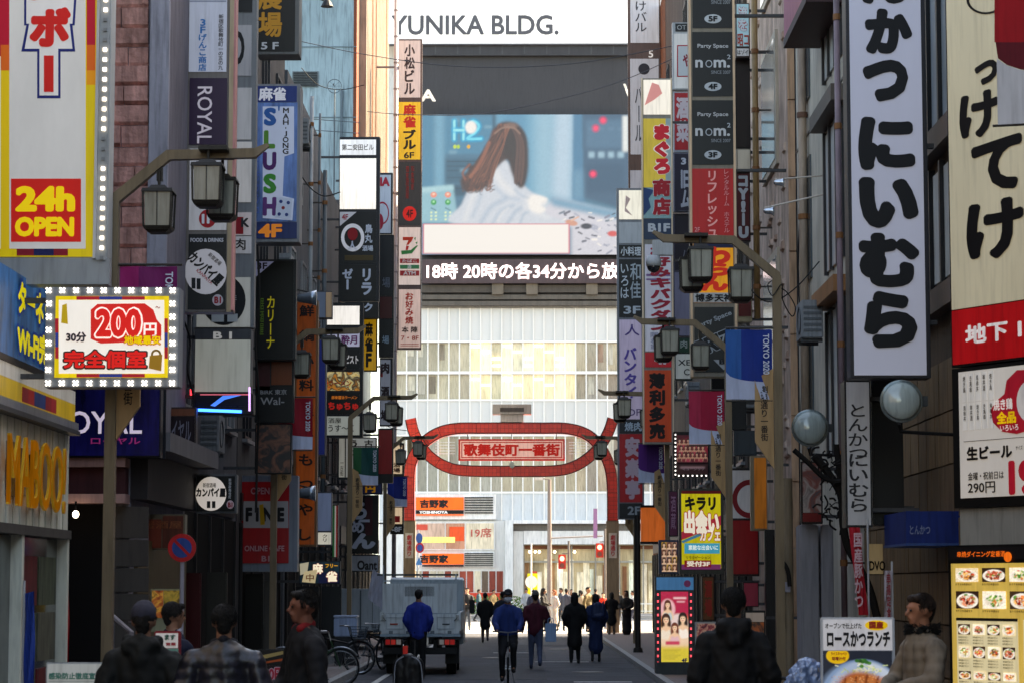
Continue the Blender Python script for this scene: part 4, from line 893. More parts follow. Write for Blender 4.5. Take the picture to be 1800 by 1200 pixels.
# ---- left, near
th, b = sgn('vertical_sign', 'tall white sign with red katakana and yellow border at the upper left edge', 'sign', (-75, -160, 193, 500), 24.8, [
    ((-75, -150, 169, 452), 'd8c020', .16, (
        ('@rect', (-60, -150, 151, 438), 'dedcd8', .0165, .10), ('@rect', (-75, -150, 2, 100), 'b01830', .017, .16), ('@rect', (153, -150, 168, 80), 'b01830', .017, .16), ('@rect', (153, 80, 168, 125), 'd06020', .0171, .16),
        ('@rect', (153, 125, 168, 150), 'dc9020', .0171, .16), ('@rect', (2, -150, 17, 80), 'b01830', .0172, .16), ('@rect', (2, 80, 17, 125), 'd06020', .0172, .16), ('@rect', (2, 125, 17, 438), 'd8b820', .0172, .16), ('@rect', (30, 438, 60, 450), 'a81c2c', .0175), ('@rect', (60, 438, 95, 450), '20245c', .0175), ('@rect', (95, 438, 120, 450), 'a81c2c', .0175),
        ('@poly', [(43, -20), (136, -20), (132, 46), (128, 46), (133, 92), (107, 92), (107, 174), (66, 174), (66, 92), (38, 92), (47, 46), (43, 46)], '23307e', .019), ('@poly', [(47, -20), (132, -20), (128, 43), (123, 43), (128, 87), (103, 87), (103, 169), (70, 169), (70, 87), (44, 87), (52, 43), (47, 43)], 'e6e4e2', .0205, .1),
        ('ボ', (53, 14, 125, 84), 'd42420', {'bold': .07, 'off': .024, 'e': .1}), ('ン', (50, -64, 130, 2), 'd42420', {'bold': .07, 'off': .024, 'e': .1}), ('@rect', (78, 99, 95, 163), 'd42420', .024, .1),
        ('@rect', (20, 315, 143, 426), 'd8231c', .019, .12), ('24h', (28, 328, 133, 373), 'f0d020', {'bold': .06, 'off': .0235, 'e': .2}), ('OPEN', (27, 382, 131, 417), 'f0d020', {'bold': .06, 'off': .0235, 'e': .2})))], depth=.3, frame='b8bab8')
b.slab('lower_panel', (-75, 455, 193, 500), 0, .01, M('a3a4a2', rough=.4, var=.15)); b.slab('light_strip', (175, -160, 192, 458), .001, .03, M('9fa2a3', metal=.3, rough=.35)); b.slab('edge_trim', (169.5, -160, 174.5, 455), .001, .05, M('c8cacb', metal=.4, rough=.3))
for i in range(27):
    y = 2 + i * 17.4; x = 187.0 - i * .28; off = i in (2, 3, 4, 14, 15, 16, 26)
    b.slab('bulb', (x - 3, y - 3, x + 3, y + 3), .03, .05, M('8a8a88' if off else 'fff8f0', emit=0 if off else 2.2, var=0))
# ---- lit price sign
th, b = sgn('lit_sign', 'lit price sign ringed with white bulbs, 200 yen in large red digits', 'sign', (79, 505, 315, 680), 24.55, [
    ((97, 521, 296, 663), 'e6cc20', .30, (
        ('@rect', (104, 528, 289, 656), 'f0eeea', .0165, .30), ('@rect', (135, 521.5, 175, 527.5), 'b02030', .0167, .2), ('@rect', (175, 521.5, 215, 527.5), '2a3a90', .0167, .2), ('@rect', (215, 521.5, 255, 527.5), 'b02030', .0167, .2), ('@rect', (135, 656.5, 175, 662.5), 'b02030', .0167, .2), ('@rect', (175, 656.5, 215, 662.5), '2a3a90', .0167, .2), ('@rect', (215, 656.5, 255, 662.5), 'b02030', .0167, .2),
        ('@rect', (97.5, 560, 103.5, 585), 'b02030', .0167, .2), ('@rect', (97.5, 585, 103.5, 610), '2a3a90', .0167, .2), ('@rect', (97.5, 610, 103.5, 630), 'b02030', .0167, .2), ('@rect', (289.5, 560, 295.5, 585), 'b02030', .0167, .2), ('@rect', (289.5, 585, 295.5, 610), '2a3a90', .0167, .2), ('@rect', (289.5, 610, 295.5, 630), 'b02030', .0167, .2),
        ('@poly', [(110, 537), (118, 534), (120, 570), (108, 568)], 'c8a820', .018, .2),
        ('@poly', [(160, 545), (172, 535), (255, 534), (270, 545), (276, 562), (284, 572), (284, 590), (275, 600), (178, 604), (160, 596)], 'cc2420', .018, .3),
        ('200', (166, 540, 252, 596), 'f6f2f0', {'bold': .085, 'off': .022, 'e': .3}), ('200', (169, 543, 249, 593), 'd41f1c', {'bold': .05, 'off': .028, 'e': .3}), ('円', (253, 568, 276, 593), 'f4f0ee', {'bold': .03, 'off': .0235, 'e': .3}),
        ('30分', (117, 584, 152, 601), '1c1c20', {'bold': .03, 'off': .023, 'oc': 'f0dede', 'ob': .05, 'e': .05}), ('地域最安', (219, 590, 283, 606), 'e8c818', {'bold': .04, 'off': .03, 'e': .3, 'oc': 'a02818', 'ob': .03}), ('～', (274, 539, 282, 543), 'c82820', {'off': .022}),
        ('完全個室', (113, 616, 258, 647), 'd8201c', {'bold': .04, 'off': .026, 'e': .3, 'oc': '2a1a18', 'ob': .05}),
        ('@poly', [(264, 625), (286, 623), (284, 652), (262, 647)], 'b88828', .024, .1), ('@ell', 275, 623, 9, 9, 'a87a20', {'off': .0235, 'inner': .6})))], depth=.28, frame='85898e')
BX = []
for i in range(10): BX += [(86 + i * 24.2, 511), (85 + i * 24.2, 673)]
for i in range(1, 7): BX += [(87 - i * .3, 511 + i * 23.1), (303.5, 511 + i * 23.1)]
wb = M('ffffff', emit=2.4, var=0)
for x, y in BX:
    m = MB(); u, w = b.uv(x, y)
    for s in (1, -1):
        l, t = .024, .009
        q = [(-l, -l * s), (l, l * s)]; n_ = Vector((q[1][0] - q[0][0], q[1][1] - q[0][1])).normalized(); pn = Vector((-n_.y, n_.x)) * t; o = .02 if s > 0 else .024
        m.add([b.W(u + q[0][0] + pn.x, w + q[0][1] + pn.y, o), b.W(u + q[0][0] - pn.x, w + q[0][1] - pn.y, o), b.W(u + q[1][0] - pn.x, w + q[1][1] - pn.y, o), b.W(u + q[1][0] + pn.x, w + q[1][1] + pn.y, o)], [(0, 1, 2, 3)])
    u0, w0, u1, w1 = u - .03, w - .03, u + .03, w + .03
    m.build('bulb', wb, th)
# ---- royal sign
sgn('shop_sign', 'dark blue sign with large serif letters behind the nearest lamp pole', 'sign', (100, 681, 282, 803), 30.6, [
    ((101, 684, 280, 800), M('14155c', rough=.25, emit=.14, var=.9, sc=.8), 0, (('ROYAL', (92, 722, 250, 762), 'cfc8e6', {'bold': .012, 'e': .25}), ('ロイヤル', (160, 768, 247, 780), '9c2c74', {'e': .15, 'bold': .02})))], frame='17181c', wall=False)
bulb = thing('light_bulb', 'bare round bulb glowing in the dark entrance', 'lamp', P(133, 893, 30.5)); c = P(133, 903, 30.5)
MB().ell(c, .04, .04, .045, 12, 8).build('bulb', M('fff0dc', emit=9, var=0), bulb, smooth=True); MB().tube([(c.x, c.y, c.z + .04), (c.x, c.y, c.z + .16)], .012, 6).build('cord', blk, bulb)
# ---- floor sign column in front of the stone building
P1 = 'b9c0d2'
th, b = sgn('floor_sign_column', 'metal framed sign column with a white, a purple and a round logo panel', 'sign', (319, -60, 412, 549), 33.0, [
    ((333, -60, 399, 127), P1, .10, (('3Fげんこ商店', (349, 34, 364, 126), '2c78b8', {'v': True, 'bold': .03}), ('新宿区歌舞伎町一の五の九', (384, 26, 393, 124), '2c2f38', {'v': True}), ('@rect', (334, 2, 398, 4), '8088a0', .0165))),
    ((333, 138, 399, 255), '2a1434', .05, (('ROYAL', (347, 153, 373, 253), 'c9c0cc', {'rot': 90, 'bold': .01, 'e': .1}),)),
    ((333, 262, 399, 405), 'b9bac0', .09, (('@ell', 365, 385, 15, 16, 'b01a24', {}), ('1F', (355, 377, 375, 394), 'e8e4e4', {'bold': .05, 'off': .021}), ('@rect', (345, 284, 352, 294), '555560', .0165))),
    ((331, 412, 397, 544), '17181a', .04, (('FOOD & DRINKS', (335, 419, 393, 426), 'c8c4c8', {'bold': .04}), ('@ell', 362, 478, 37, 40, 'c4c2c8', {'e': .08}), ('カンパイ屋', (326, 462, 398, 484), '141416', {'bold': .05, 'ang': -42, 'off': .021}), ('新宿酒場', (364, 452, 392, 460), '303034', {'off': .021, 'ang': -42}), ('KANPAIYA', (342, 484, 378, 490), 'b83040', {'off': .021, 'ang': -42}), ('@rect', (337, 489, 344, 508), '1c1c1e', .021), ('@rect', (346, 490, 353, 509), '1c1c1e', .021), ('@ell', 383, 528, 9.5, 10, 'c4b8bc', {'off': .021}), ('B1', (377, 522, 389, 534), 'a01828', {'bold': .05, 'off': .0235})))],
    depth=.3, frame='79706a')
for x in (320, 402): b.slab('metal_rail', (x, -60, x + 8, 549), .0, .035, M('9c8a72', metal=.4, rough=.35))
MB().box((b.bx((412, 0, 413, 1))[0] + .005, 32.95, P(405, 545, 33).z), (b.bx((412, 0, 413, 1))[0] + .03, 33.2, 12)).build('neon_edge', M('b07a7c', emit=.12, rough=.4, var=.3), th)
# ---- column of blank boxes behind
sgn('blank_sign_column', 'column of blank pale sign boxes behind the framed sign column', 'sign', (343, -60, 449, 576), 36.2, [
    ((346, -60, 444, 22), '1a1a1c', 0), ((346, 45, 442, 134), 'a0a2a8', .06, (('D', (404, 54, 430, 116), '1a1a1c', {'bold': .02}),)), ((346, 155, 442, 246), 'b3b6bb', .08), ((346, 250, 442, 356), 'c3c4c6', .10),
    ((346, 374, 442, 414), 'c0b8bc', .08, (('@rect', (412, 382, 428, 412), 'a01824'), ('K', (424, 384, 438, 400), '2a2a2e', {'bold': .05}))), ((346, 416, 442, 446), 'b8bac0', .07, (('肉', (412, 420, 432, 440), '222226', {'bold': .02}),)),
    ((346, 488, 440, 575), 'b3b8b6', .10, (('@ell', 393, 528, 39, 44, '17181a', {'n': 32}), ('@rect', (372, 550, 394, 566), 'b3b8b6', .02), ('@rect', (400, 552, 418, 566), 'b3b8b6', .02), ('CAFE', (396, 520, 416, 528), '9a9a9a', {'off': .021})))], depth=.25, frame='7f8284')
sgn('light_box', 'square blank grey white light box over the blue neon strip', 'sign', (342, 578, 441, 690), 36.0, [
    ((343, 597, 440, 688), 'aeb6b2', .14), ((343, 579, 440, 596), '4c4f52', .0, (('B 1', (375, 583, 408, 596), 'd0d2d0', {'bold': .04, 'e': .1}),))], depth=.3, frame='4b4e52')
th, b = sgn('neon_sign', 'dark box with glowing blue neon strip low on the left', 'neon sign', (341, 691, 445, 727), 35.8, [((344, 692, 441, 714), '0c1226', .0, (('@poly', [(370, 712), (392, 695), (425, 694), (395, 702), (378, 714)], '2860c8', .017, 1.0), ('@rect', (352, 692, 438, 694), 'b85a70', .017, .5)))], depth=.3, frame='15161a')
m = MB(); m.tube([b.W(*b.uv(345, 720), .03), b.W(*b.uv(425, 723), .03)], .022, 8); m.build('neon_tube', M('1c6cff', emit=3.0, var=0), th)
MB().tube([b.W(*b.uv(337, 684), .03), b.W(*b.uv(337, 694), .03)], .02, 8).build('neon_tube', M('ff3040', emit=2, var=0), th); MB().tube([b.W(*b.uv(439, 680), .03), b.W(*b.uv(439, 722), .03)], .015, 8).build('neon_tube', M('c8a0f0', emit=1, var=0), th)
sgn('round_logo_sign', 'small horizontal black sign with a round white logo above the shops', 'sign', (344, 833, 416, 901), 35.4, [((346, 836, 413, 898), '131315', 0, (('@ell', 371, 867, 27, 30, 'd8d4d4', {'e': .22}), ('カンパイ屋', (345, 857, 397, 873), '151517', {'bold': .06, 'off': .021}), ('新宿酒場', (357, 848, 380, 856), '303030', {'off': .021, 'bold': .02}), ('@rect', (364, 880, 370, 892), '1c1c1e', .021), ('@rect', (373, 880, 379, 892), '1c1c1e', .021), ('@ell', 405, 886, 6.5, 7.5, 'd8b8bc', {'off': .021}), ('B1', (401, 882, 409, 891), 'a01828', {'bold': .05, 'off': .0235}), ('新宿歌舞伎町', (402, 840, 407, 876), 'c8c8c8', {'v': True})))], frame='5a5c60')
# ---- mahjong sign
sgn('vertical_sign', 'black sign with gold brush characters at the top of the mahjong sign', 'sign', (452, -60, 526, 96), 40.4, [((454, -60, 519, 91), '141312', .02, (('農', (452, -32, 496, 18), 'b8842c', {'bold': .03, 'e': .05}), ('場', (454, 22, 496, 66), 'b8842c', {'bold': .03, 'e': .05}), ('5 F', (459, 75, 490, 88), 'c8c8ca', {'bold': .03})))], frame='6c6d6c', depth=.5)
sgn('vertical_sign', 'blue and white mahjong parlour sign with letters down its length', 'sign', (449, 148, 527, 426), 40.2, [
    ((451, 152, 522, 180), '1c3476', .06, (('麻雀', (455, 154, 503, 178), 'd8dce8', {'bold': .04, 'e': .1}),)),
    ((451, 181, 522, 390), M('5c82c4', rough=.35, emit=.10, var=.7, sc=1.5), 0, (('@poly', [(462, 188), (517, 188), (517, 270), (500, 276), (497, 345), (517, 350), (514, 388), (462, 384)], 'b8c6e0', .0164, .1), ('S', (464, 190, 486, 222), '2868b0', {'bold': .06, 'off': .02}), ("'", (489, 186, 492, 196), '2868b0', {'bold': .06, 'off': .02}), ('L', (464, 230, 484, 262), '5c9a3c', {'bold': .06, 'off': .02}), ('U', (462, 268, 486, 300), '5c2c6c', {'bold': .06, 'off': .02}), ('S', (463, 306, 486, 341), '3c9a3c', {'bold': .06, 'off': .02}), ('H', (462, 347, 486, 380), '6c3a7c', {'bold': .06, 'off': .02}),
       ('MAH-JONG', (497, 190, 508, 272), '2c2c34', {'v': True, 'bold': .03, 'off': .02}), ('@poly', [(488, 347), (515, 350), (511, 386), (483, 382)], 'dce4f4', .021), ('@ell', 494, 355, 3, 3, '2c4484', {'off': .024}), ('@ell', 507, 357, 3, 3, '2c4484', {'off': .024}), ('@ell', 498, 366, 3, 3, 'a02c34', {'off': .024}), ('@ell', 491, 377, 3, 3, '2c4484', {'off': .024}), ('@ell', 504, 378, 3, 3, '2c4484', {'off': .024}), ('エスラッシュ', (451, 262, 457, 380), '3c5aa8', {'v': True}))),
    ((451, 391, 522, 420), '1e2f60', .05, (('4F', (454, 394, 496, 418), 'd8802c', {'bold': .05, 'e': .15}),))], frame='8d8e90', depth=.5)
sgn('vertical_sign', 'black karaoke style sign with small yellow green katakana, 3F corner', 'sign', (448, 456, 520, 632), 41.5, [((450, 460, 516, 630), '0d0e0e', 0, (('@poly', [(450, 460), (482, 460), (450, 487)], '8890b8', 0, .1), ('3F', (452, 462, 470, 474), '1c1c28', {'bold': .03}), ('カリーナ', (468, 520, 484, 614), 'a8a020', {'v': True, 'bold': .02, 'e': .15}), ('居酒屋', (457, 524, 464, 590), '4a6a20', {'v': True, 'e': .05})))], frame='2a2c2e')
sgn('shop_sign', 'dark double panel sign with faint serif lettering left of the lamp pole', 'sign', (448, 634, 516, 742), 41.8, [((450, 636, 475, 690), '4a1a1e', 0), ((477, 636, 513, 676), '7c3c1c', 0), ((450, 678, 514, 740), '101113', 0, (('BIRK 東京', (458, 684, 504, 693), '9a9a9c', {}), ('Wal-', (458, 698, 500, 711), '9a9a9c', {})))], frame='17181a')
sgn('poster_board', 'dim poster panel with a hooded figure print above the red cafe sign', 'poster', (448, 744, 512, 832), 41.9, [((450, 746, 510, 830), mspots(['15171a', '2a1a18', '7c4a34', '1c1e20'], sc=4), 0)], frame='101113')
sgn('lit_sign', 'large red and grey cafe sign with black capitals behind the left lamp pole', 'sign', (411, 835, 523, 1004), 44.8, [
    ((423, 846, 508, 989), '7c1018', .05, (('OPEN', (441, 856, 474, 868), 'a88a90', {'bold': .03}), ('@rect', (428, 880, 507, 927), '7d828c', .0165, .04), ('F I N E', (432, 891, 500, 916), '17181c', {'bold': .06, 'off': .021}), ('@poly', [(456, 887), (463, 885), (466, 921), (458, 922)], 'c89a1c', .024), ('ONLINE CAFE', (430, 958, 500, 968), 'b0949a', {'bold': .03}), ('B1', (460, 976, 474, 986), 'b0949a', {'bold': .03})))], frame='79828e', depth=.35)
# ---- orange vertical sign
sgn('vertical_sign', 'long orange vertical sign with black brush characters', 'sign', (516, 528, 558, 960), 47.5, [((521, 532, 554, 956), M('b4541a', rough=.4, emit=.07, var=.5, sc=1.2), 0, (('鮮 鍋 小 料 理 牛 も つ や し', (524, 536, 552, 950), '17110d', {'v': True, 'bold': .03}),))], frame='7b5434')
sgn('vertical_sign', 'slim deep blue vertical sign behind the orange one', 'sign', (559, 596, 573, 800), 50, [((561, 598, 571, 798), '1a2a78', .08)], frame='5b5b63')
sgn('vertical_sign', 'narrow dark red poster strip between the black sign and the orange one', 'sign', (476, 640, 512, 690), 46, [((478, 642, 510, 688), 'a0521c', .04, (('鮮', (480, 646, 508, 684), '1c100c', {'bold': .04}),))], frame='2a1a14')
sgn('wall_sign', 'grey blue blank panel with a small white plate below, beside the orange sign', 'sign', (558, 864, 583, 958), 49.5, [((559, 866, 582, 932), '7d90b4', .06), ((559, 935, 582, 956), 'd2d4cc', .25, (('クリ', (566, 938, 576, 952), '2a2a2c', {'v': True}),))], frame='4a4e58')
sgn('vertical_sign', 'thin green, white and red striped strip sign', 'sign', (584, 886, 594, 980), 51, [((585, 888, 588, 978), '1f6a3a', .1), ((588.2, 888, 590.6, 978), 'c8c8c0', .1), ((590.8, 888, 593, 978), 'a01820', .1)], frame='2a1416')
th, b = sgn('lit_sign', 'lit mahjong sign with tile pictures over the dark doorway', 'sign', (526, 985, 598, 1026), 46.5, [((528, 987, 596, 1024), M('143a4c', emit=.1, rough=.4, var=.5), 0, (('@rect', (560, 1005, 596, 1024), '171c48', .0165, .1), ('麻', (549, 989, 568, 1008), 'f0ead8', {'bold': .05, 'e': .35, 'oc': '8a1818', 'ob': .07}), ('フリー', (572, 990, 594, 997), 'd8a020', {'bold': .04, 'e': .3}), ('雀', (573, 1003, 593, 1022), 'f0ead8', {'bold': .05, 'e': .35, 'oc': '8a1818', 'ob': .07}), ('@poly', [(527, 990), (543, 987), (540, 1006), (528, 1010)], 'c8c4ae', .021, .2), ('@poly', [(535, 1004), (558, 1000), (554, 1024), (531, 1022)], 'd8c8a0', .023, .2), ('中', (538, 1008, 552, 1021), 'a85c3c', {'bold': .02, 'off': .026})))], frame='18202c')
# ---- white framed light box stack
sgn('light_box_column', 'black framed column with a large blank white light box and a red circle logo', 'sign', (596, 241, 667, 530), 61.0, [
    ((597.5, 246, 661, 273), 'dfe4ea', .32, (('第二安田ビル', (601, 254, 657, 265), '3c4048', {'bold': .02}),)), ((597.5, 279, 661, 368), 'f0f1f0', .42), ((597.5, 373, 661, 463), '14161a', .0, (('@poly', [(597.5, 373), (627, 373), (597.5, 398)], 'b8bcc8', .0165, .1), ('4F', (601, 377, 612, 387), 'b02838', {'bold': .03}), ('@ell', 620, 418, 20.5, 24.5, 'd8dce6', {'inner': .72, 'off': .018, 'e': .1}), ('@ell', 620, 412, 9, 11, 'a81c24', {'off': .0192}), ('人', (611, 424, 628, 440), 'd0d4e0', {'bold': .03, 'off': .021}), ('鳥丸', (641, 394, 655, 428), 'd8dce6', {'v': True, 'bold': .03}), ('酒場', (637, 432, 656, 442), 'd8dce6', {'bold': .03}), ('@rect', (606, 449, 656, 458), '5a4a2a', .0165))),
    ((597.5, 466, 661, 528), '121316', 0, (('リラ', (634, 472, 655, 520), 'd0d6e4', {'v': True, 'bold': .05}), ('ゼー', (601, 472, 621, 510), 'd0d6e4', {'v': True, 'bold': .05})))], frame='23252b')
sgn('vertical_sign', 'black lower panel continuing the white brush katakana', 'sign', (606, 531, 665, 560), 60.9, [((608, 532, 663, 559), '121316', 0, (('ク', (640, 533, 655, 548), 'd0d6e4', {'bold': .05}),))], frame='1a1c20')
sgn('floor_sign_column', 'stack of small bar panels, lit white on top, behind the left lamp', 'sign', (572, 532, 638, 768), 59.4, [
    ((575, 538, 632, 571), 'e4e6ea', .42), ((575, 577, 632, 609), 'b4b8d8', .2, (('酔月', (600, 589, 628, 605), '7c2c6c', {'bold': .04}),)), ((575, 615, 632, 649), '141518', 0, (('セラピスト', (590, 624, 630, 639), 'd8d8dc', {'bold': .04, 'e': .1}),)),
    ((575, 653, 632, 686), mspots(['d8b040', 'e8d8a0', '1c1a18', 'd89030', 'c03020'], sc=5, emit=.15), 0, (('ラーメン', (578, 668, 618, 678), 'b02c1c', {'bold': .04}),)), ((575, 690, 632, 727), '16110e', 0, (('豚骨醤油ラーメン', (583, 695, 628, 701), 'd87828', {'bold': .03, 'e': .15}), ('ちゅちゅ', (577, 706, 630, 720), 'c0241c', {'bold': .05, 'e': .15}))), ((575, 731, 632, 764), 'b4bcb8', .14, (('酒屋', (577, 734, 600, 743), '33383a', {}), ('うす〜く', (577, 746, 622, 758), '33383a', {'bold': .02})))], frame='1e2024')
sgn('vertical_sign', 'yellow mahjong sign cut off behind the bar panel stack', 'sign', (639, 560, 663, 652), 61.8, [((640, 562, 661, 650), 'c89a20', .16, (('麻雀F', (641, 566, 656, 646), '1a1810', {'v': True, 'bold': .05}),))], frame='2a241a')
sgn('vertical_sign', 'grey sign with red capitals behind the white light box column', 'sign', (667, 304, 690, 412), 66, [((668, 308, 687, 410), 'a0acbc', .1, (('IA', (668, 312, 685, 328), 'a81c34', {'bold': .06}), ('@ell', 672, 375, 12, 20, 'a81c34', {'inner': .85}), ('@ell', 668, 390, 6, 14, 'a81c34', {})))], frame='22242c')
sgn('vertical_sign', 'dark vertical sign with faint white marks before the pale pipe', 'sign', (666, 413, 692, 628), 65.8, [((668, 416, 689, 520), '181b20', 0, (('場', (672, 488, 686, 506), '5c6470', {}),)), ((668, 522, 689, 560), '4a1416', 0), ((668, 562, 689, 626), '15181c', 0, (('場', (672, 590, 684, 604), '8aa0ae', {'bold': .02}),))], frame='14161a')
sgn('vertical_sign', 'grey meat restaurant sign with a large black character', 'sign', (667, 629, 690, 748), 65.6, [((668, 632, 686, 746), '8d95a6', .08, (('肉 酒 場', (669, 636, 685, 740), '2a1c24', {'v': True, 'bold': .05}), ('@rect', (669, 645, 673, 662), '8a1c24', .0165)))], frame='1a1c20')
sgn('vertical_sign', 'plain dark red vertical sign under the meat sign', 'sign', (664, 752, 691, 848), 65.4, [((666, 755, 689, 832), '7c1216', .04)], frame='1e1c1c')
sgn('vertical_sign', 'white sake bar sign with brush characters behind the green banner', 'sign', (594, 768, 662, 842), 62.5, [((596, 770, 606, 838), 'c8cdca', .12, (('一古街', (598, 808, 604, 836), '333638', {'v': True}),)), ((608, 770, 660, 838), 'c4c9c8', .1, (('古酒', (640, 772, 656, 800), '16181a', {'v': True, 'bold': .04}), ('うど', (612, 772, 630, 800), '16181a', {'v': True, 'bold': .04})))], frame='33383c')
sgn('shop_sign', 'dark blue sign with a yellow character between banner and noodle sign', 'sign', (613, 848, 672, 868), 63.5, [((615, 850, 670, 866), '18224e', .06, (('円', (642, 852, 660, 865), 'c88c20', {'bold': .05, 'e': .1}),))], frame='14162a')
sgn('vertical_sign', 'black ramen sign with large white brush hiragana', 'sign', (609, 869, 665, 972), 63.0, [((611, 871, 663, 970), '111214', 0, (('@rect', (642, 873, 655, 940), '3c1018', .0165), ('ら', (621, 880, 645, 912), 'a8aebc', {'bold': .05}), ('ー', (632, 912, 650, 917), 'a8aebc', {'bold': .02}), ('め', (618, 914, 640, 936), 'a8aebc', {'bold': .04}), ('ん', (618, 936, 660, 964), 'a8aebc', {'bold': .07})))], frame='17181a')
sgn('shop_sign', 'pale blue shop fascia with black letters under the ramen sign', 'sign', (609, 974, 665, 1004), 64.0, [((611, 976, 664, 1002), '7a8aa2', .05, (('Oant', (628, 984, 663, 1001), '1a1c24', {'bold': .04}),))], frame='2a2e38')
sgn('vertical_sign', 'cream framed sign with black characters and a red square near the gate', 'sign', (686, 778, 710, 938), 81.0, [((689, 782, 707, 832), 'e6cdae', .25, (('酒場', (691, 812, 704, 830), '4a2c20', {'v': True, 'bold': .04}),)), ((689, 888, 707, 920), 'e6cdae', .25, (('@rect', (692, 906, 703, 917), 'c8201c'),)), ((687, 922, 709, 937), '1a1714', 0, (('-8F', (689, 925, 706, 934), 'd8d8d8', {'bold': .04}),))], frame='1c1814')
# ---- long sign column by the pipe
th, b = sgn('floor_sign_column', 'tall narrow column left of the screen, beige, yellow, black and store logo panels', 'sign', (699, 69, 741, 614), 80.5, [
    ((701, 72, 739, 172), 'd0bfba', .12, (('小松ビル', (710, 78, 730, 168), '3c2c2c', {'v': True, 'bold': .035}),)), ((701, 180, 739, 281), 'd8ac20', .22, (('麻雀', (708, 183, 732, 226), 'cc2c1c', {'v': True, 'bold': .05}), ('ブル', (708, 228, 732, 264), '241c14', {'v': True, 'bold': .05}), ('6F', (710, 268, 728, 279), '2c2418', {'bold': .03}))),
    ((701, 285, 739, 396), '302624', .0, (('個室居酒屋', (713, 292, 719, 350), '8c1c18', {'v': True}), ('和食個室', (722, 292, 728, 334), '8c1c18', {'v': True}), ('@ell', 720, 376, 12, 13, 'c8201a', {'e': .2}), ('4F', (714, 369, 726, 383), '40100c', {'bold': .03}))),
    ((701, 400, 739, 501), 'dccac4', .2, (('@poly', [(708, 417), (727, 417), (724, 424), (718, 431), (714, 431), (718, 423), (708, 423)], 'd8381c'), ('@poly', [(714, 432), (719, 433), (717, 440), (713, 440)], 'd02828'), ('@poly', [(705, 441), (722, 440), (732, 432), (735, 432), (724, 446), (706, 448)], '2c8a44'), ('@poly', [(728, 419), (731, 417), (730, 424)], '2c8a44'), ('@poly', [(730, 427), (734, 425), (733, 430)], '2c8a44'), ('@rect', (703, 455, 737, 463), 'b83030'), ('たばこ', (707, 456, 733, 462), 'e8d8d0', {'bold': .03}), ('@rect', (703, 466, 737, 473), '3c8a58'), ('酒', (716, 466, 723, 473), 'e0e8e0', {}), ('@rect', (703, 476, 737, 485), 'b83030'), ('ATM', (709, 477, 731, 484), 'e8d8d0', {'bold': .04}))),
    ((701, 509, 739, 611), 'd8bcb4', .2, (('お好み焼', (712, 514, 727, 570), 'cc3024', {'v': True, 'bold': .035}), ('本 陣', (706, 574, 734, 585), '3c2c2c', {'bold': .03}), ('7・8F', (705, 590, 736, 598), 'b83c34', {'bold': .02}), ('@rect', (704, 604, 736, 605), 'b83c34'), ('@rect', (704, 607, 736, 608), 'b83c34')))], frame='5a443e', wall=False)
dp = thing('drain_pipe', 'pale jointed drain pipe beside the tall narrow sign column', 'pipe', P(694, 1100, 83))
a, c = P(694, 620, 83), P(694, -30, 83); MB().tube([(a.x, 83, 0.1), (a.x, 83, c.z)], .075, 10).build('pipe', M('b0a8ac', rough=.5), dp, smooth=True)
for y in range(20, 640, 46): z = P(694, y, 83).z; MB().lathe((a.x, 83, z), [(.09, 0), (.09, .05)], 10).build('collar', M('8a8488', rough=.5), dp)
for y in (120, 340, 560): z = P(694, y, 83).z; MB().box((XL, 82.95, z), (b.bx((699, 0, 700, 1))[0], 83.05, z + .05)).build('bracket', M('6c6468'), dp)
# ================================================================ RIGHT SIDE SIGNS
# big white tonkatsu sign
th, b = sgn('vertical_sign', 'huge white vertical sign with heavy black hiragana on the right', 'sign', (1490, -150, 1630, 664), 28.0, [
    ((1496, -140, 1622, 659), M('aab0c4', rough=.35, emit=.13, var=.07, sc=.6), 0, [('ん', (1515, -62, 1600, 8), '0f0f12', {'bold': .07}), ('か', (1520, 16, 1603, 96), '0f0f12', {'bold': .075}), ('つ', (1516, 106, 1596, 180), '0f0f12', {'bold': .075}), ('に', (1508, 206, 1608, 300), '0f0f12', {'bold': .075}), ('い', (1509, 312, 1614, 402), '0f0f12', {'bold': .085}), ('む', (1509, 410, 1616, 506), '0f0f12', {'bold': .075}), ('ら', (1518, 512, 1612, 612), '0f0f12', {'bold': .075})])], frame='2b2a2e', depth=.35)
th, b = sgn('vertical_sign', 'smaller white sign with thin black hiragana below the huge one', 'sign', (1486, 668, 1532, 926), 29.5, [((1489, 671, 1529, 922), 'a0a3a8', .06, (('とんかつ', (1490, 708, 1526, 810), '222226', {'v': True, 'bold': .01}), ('にいむら', (1490, 795, 1528, 900), '222226', {'v': True, 'bold': .02})))], frame='18181a', depth=.4)
th, b = sgn('dark_sign_box', 'tall black sign box seen blank beside the smaller white sign', 'sign', (1533, 667, 1588, 922), 29.8, [((1535, 669, 1586, 920), '0e0e10', 0)], frame='121214', depth=.6)
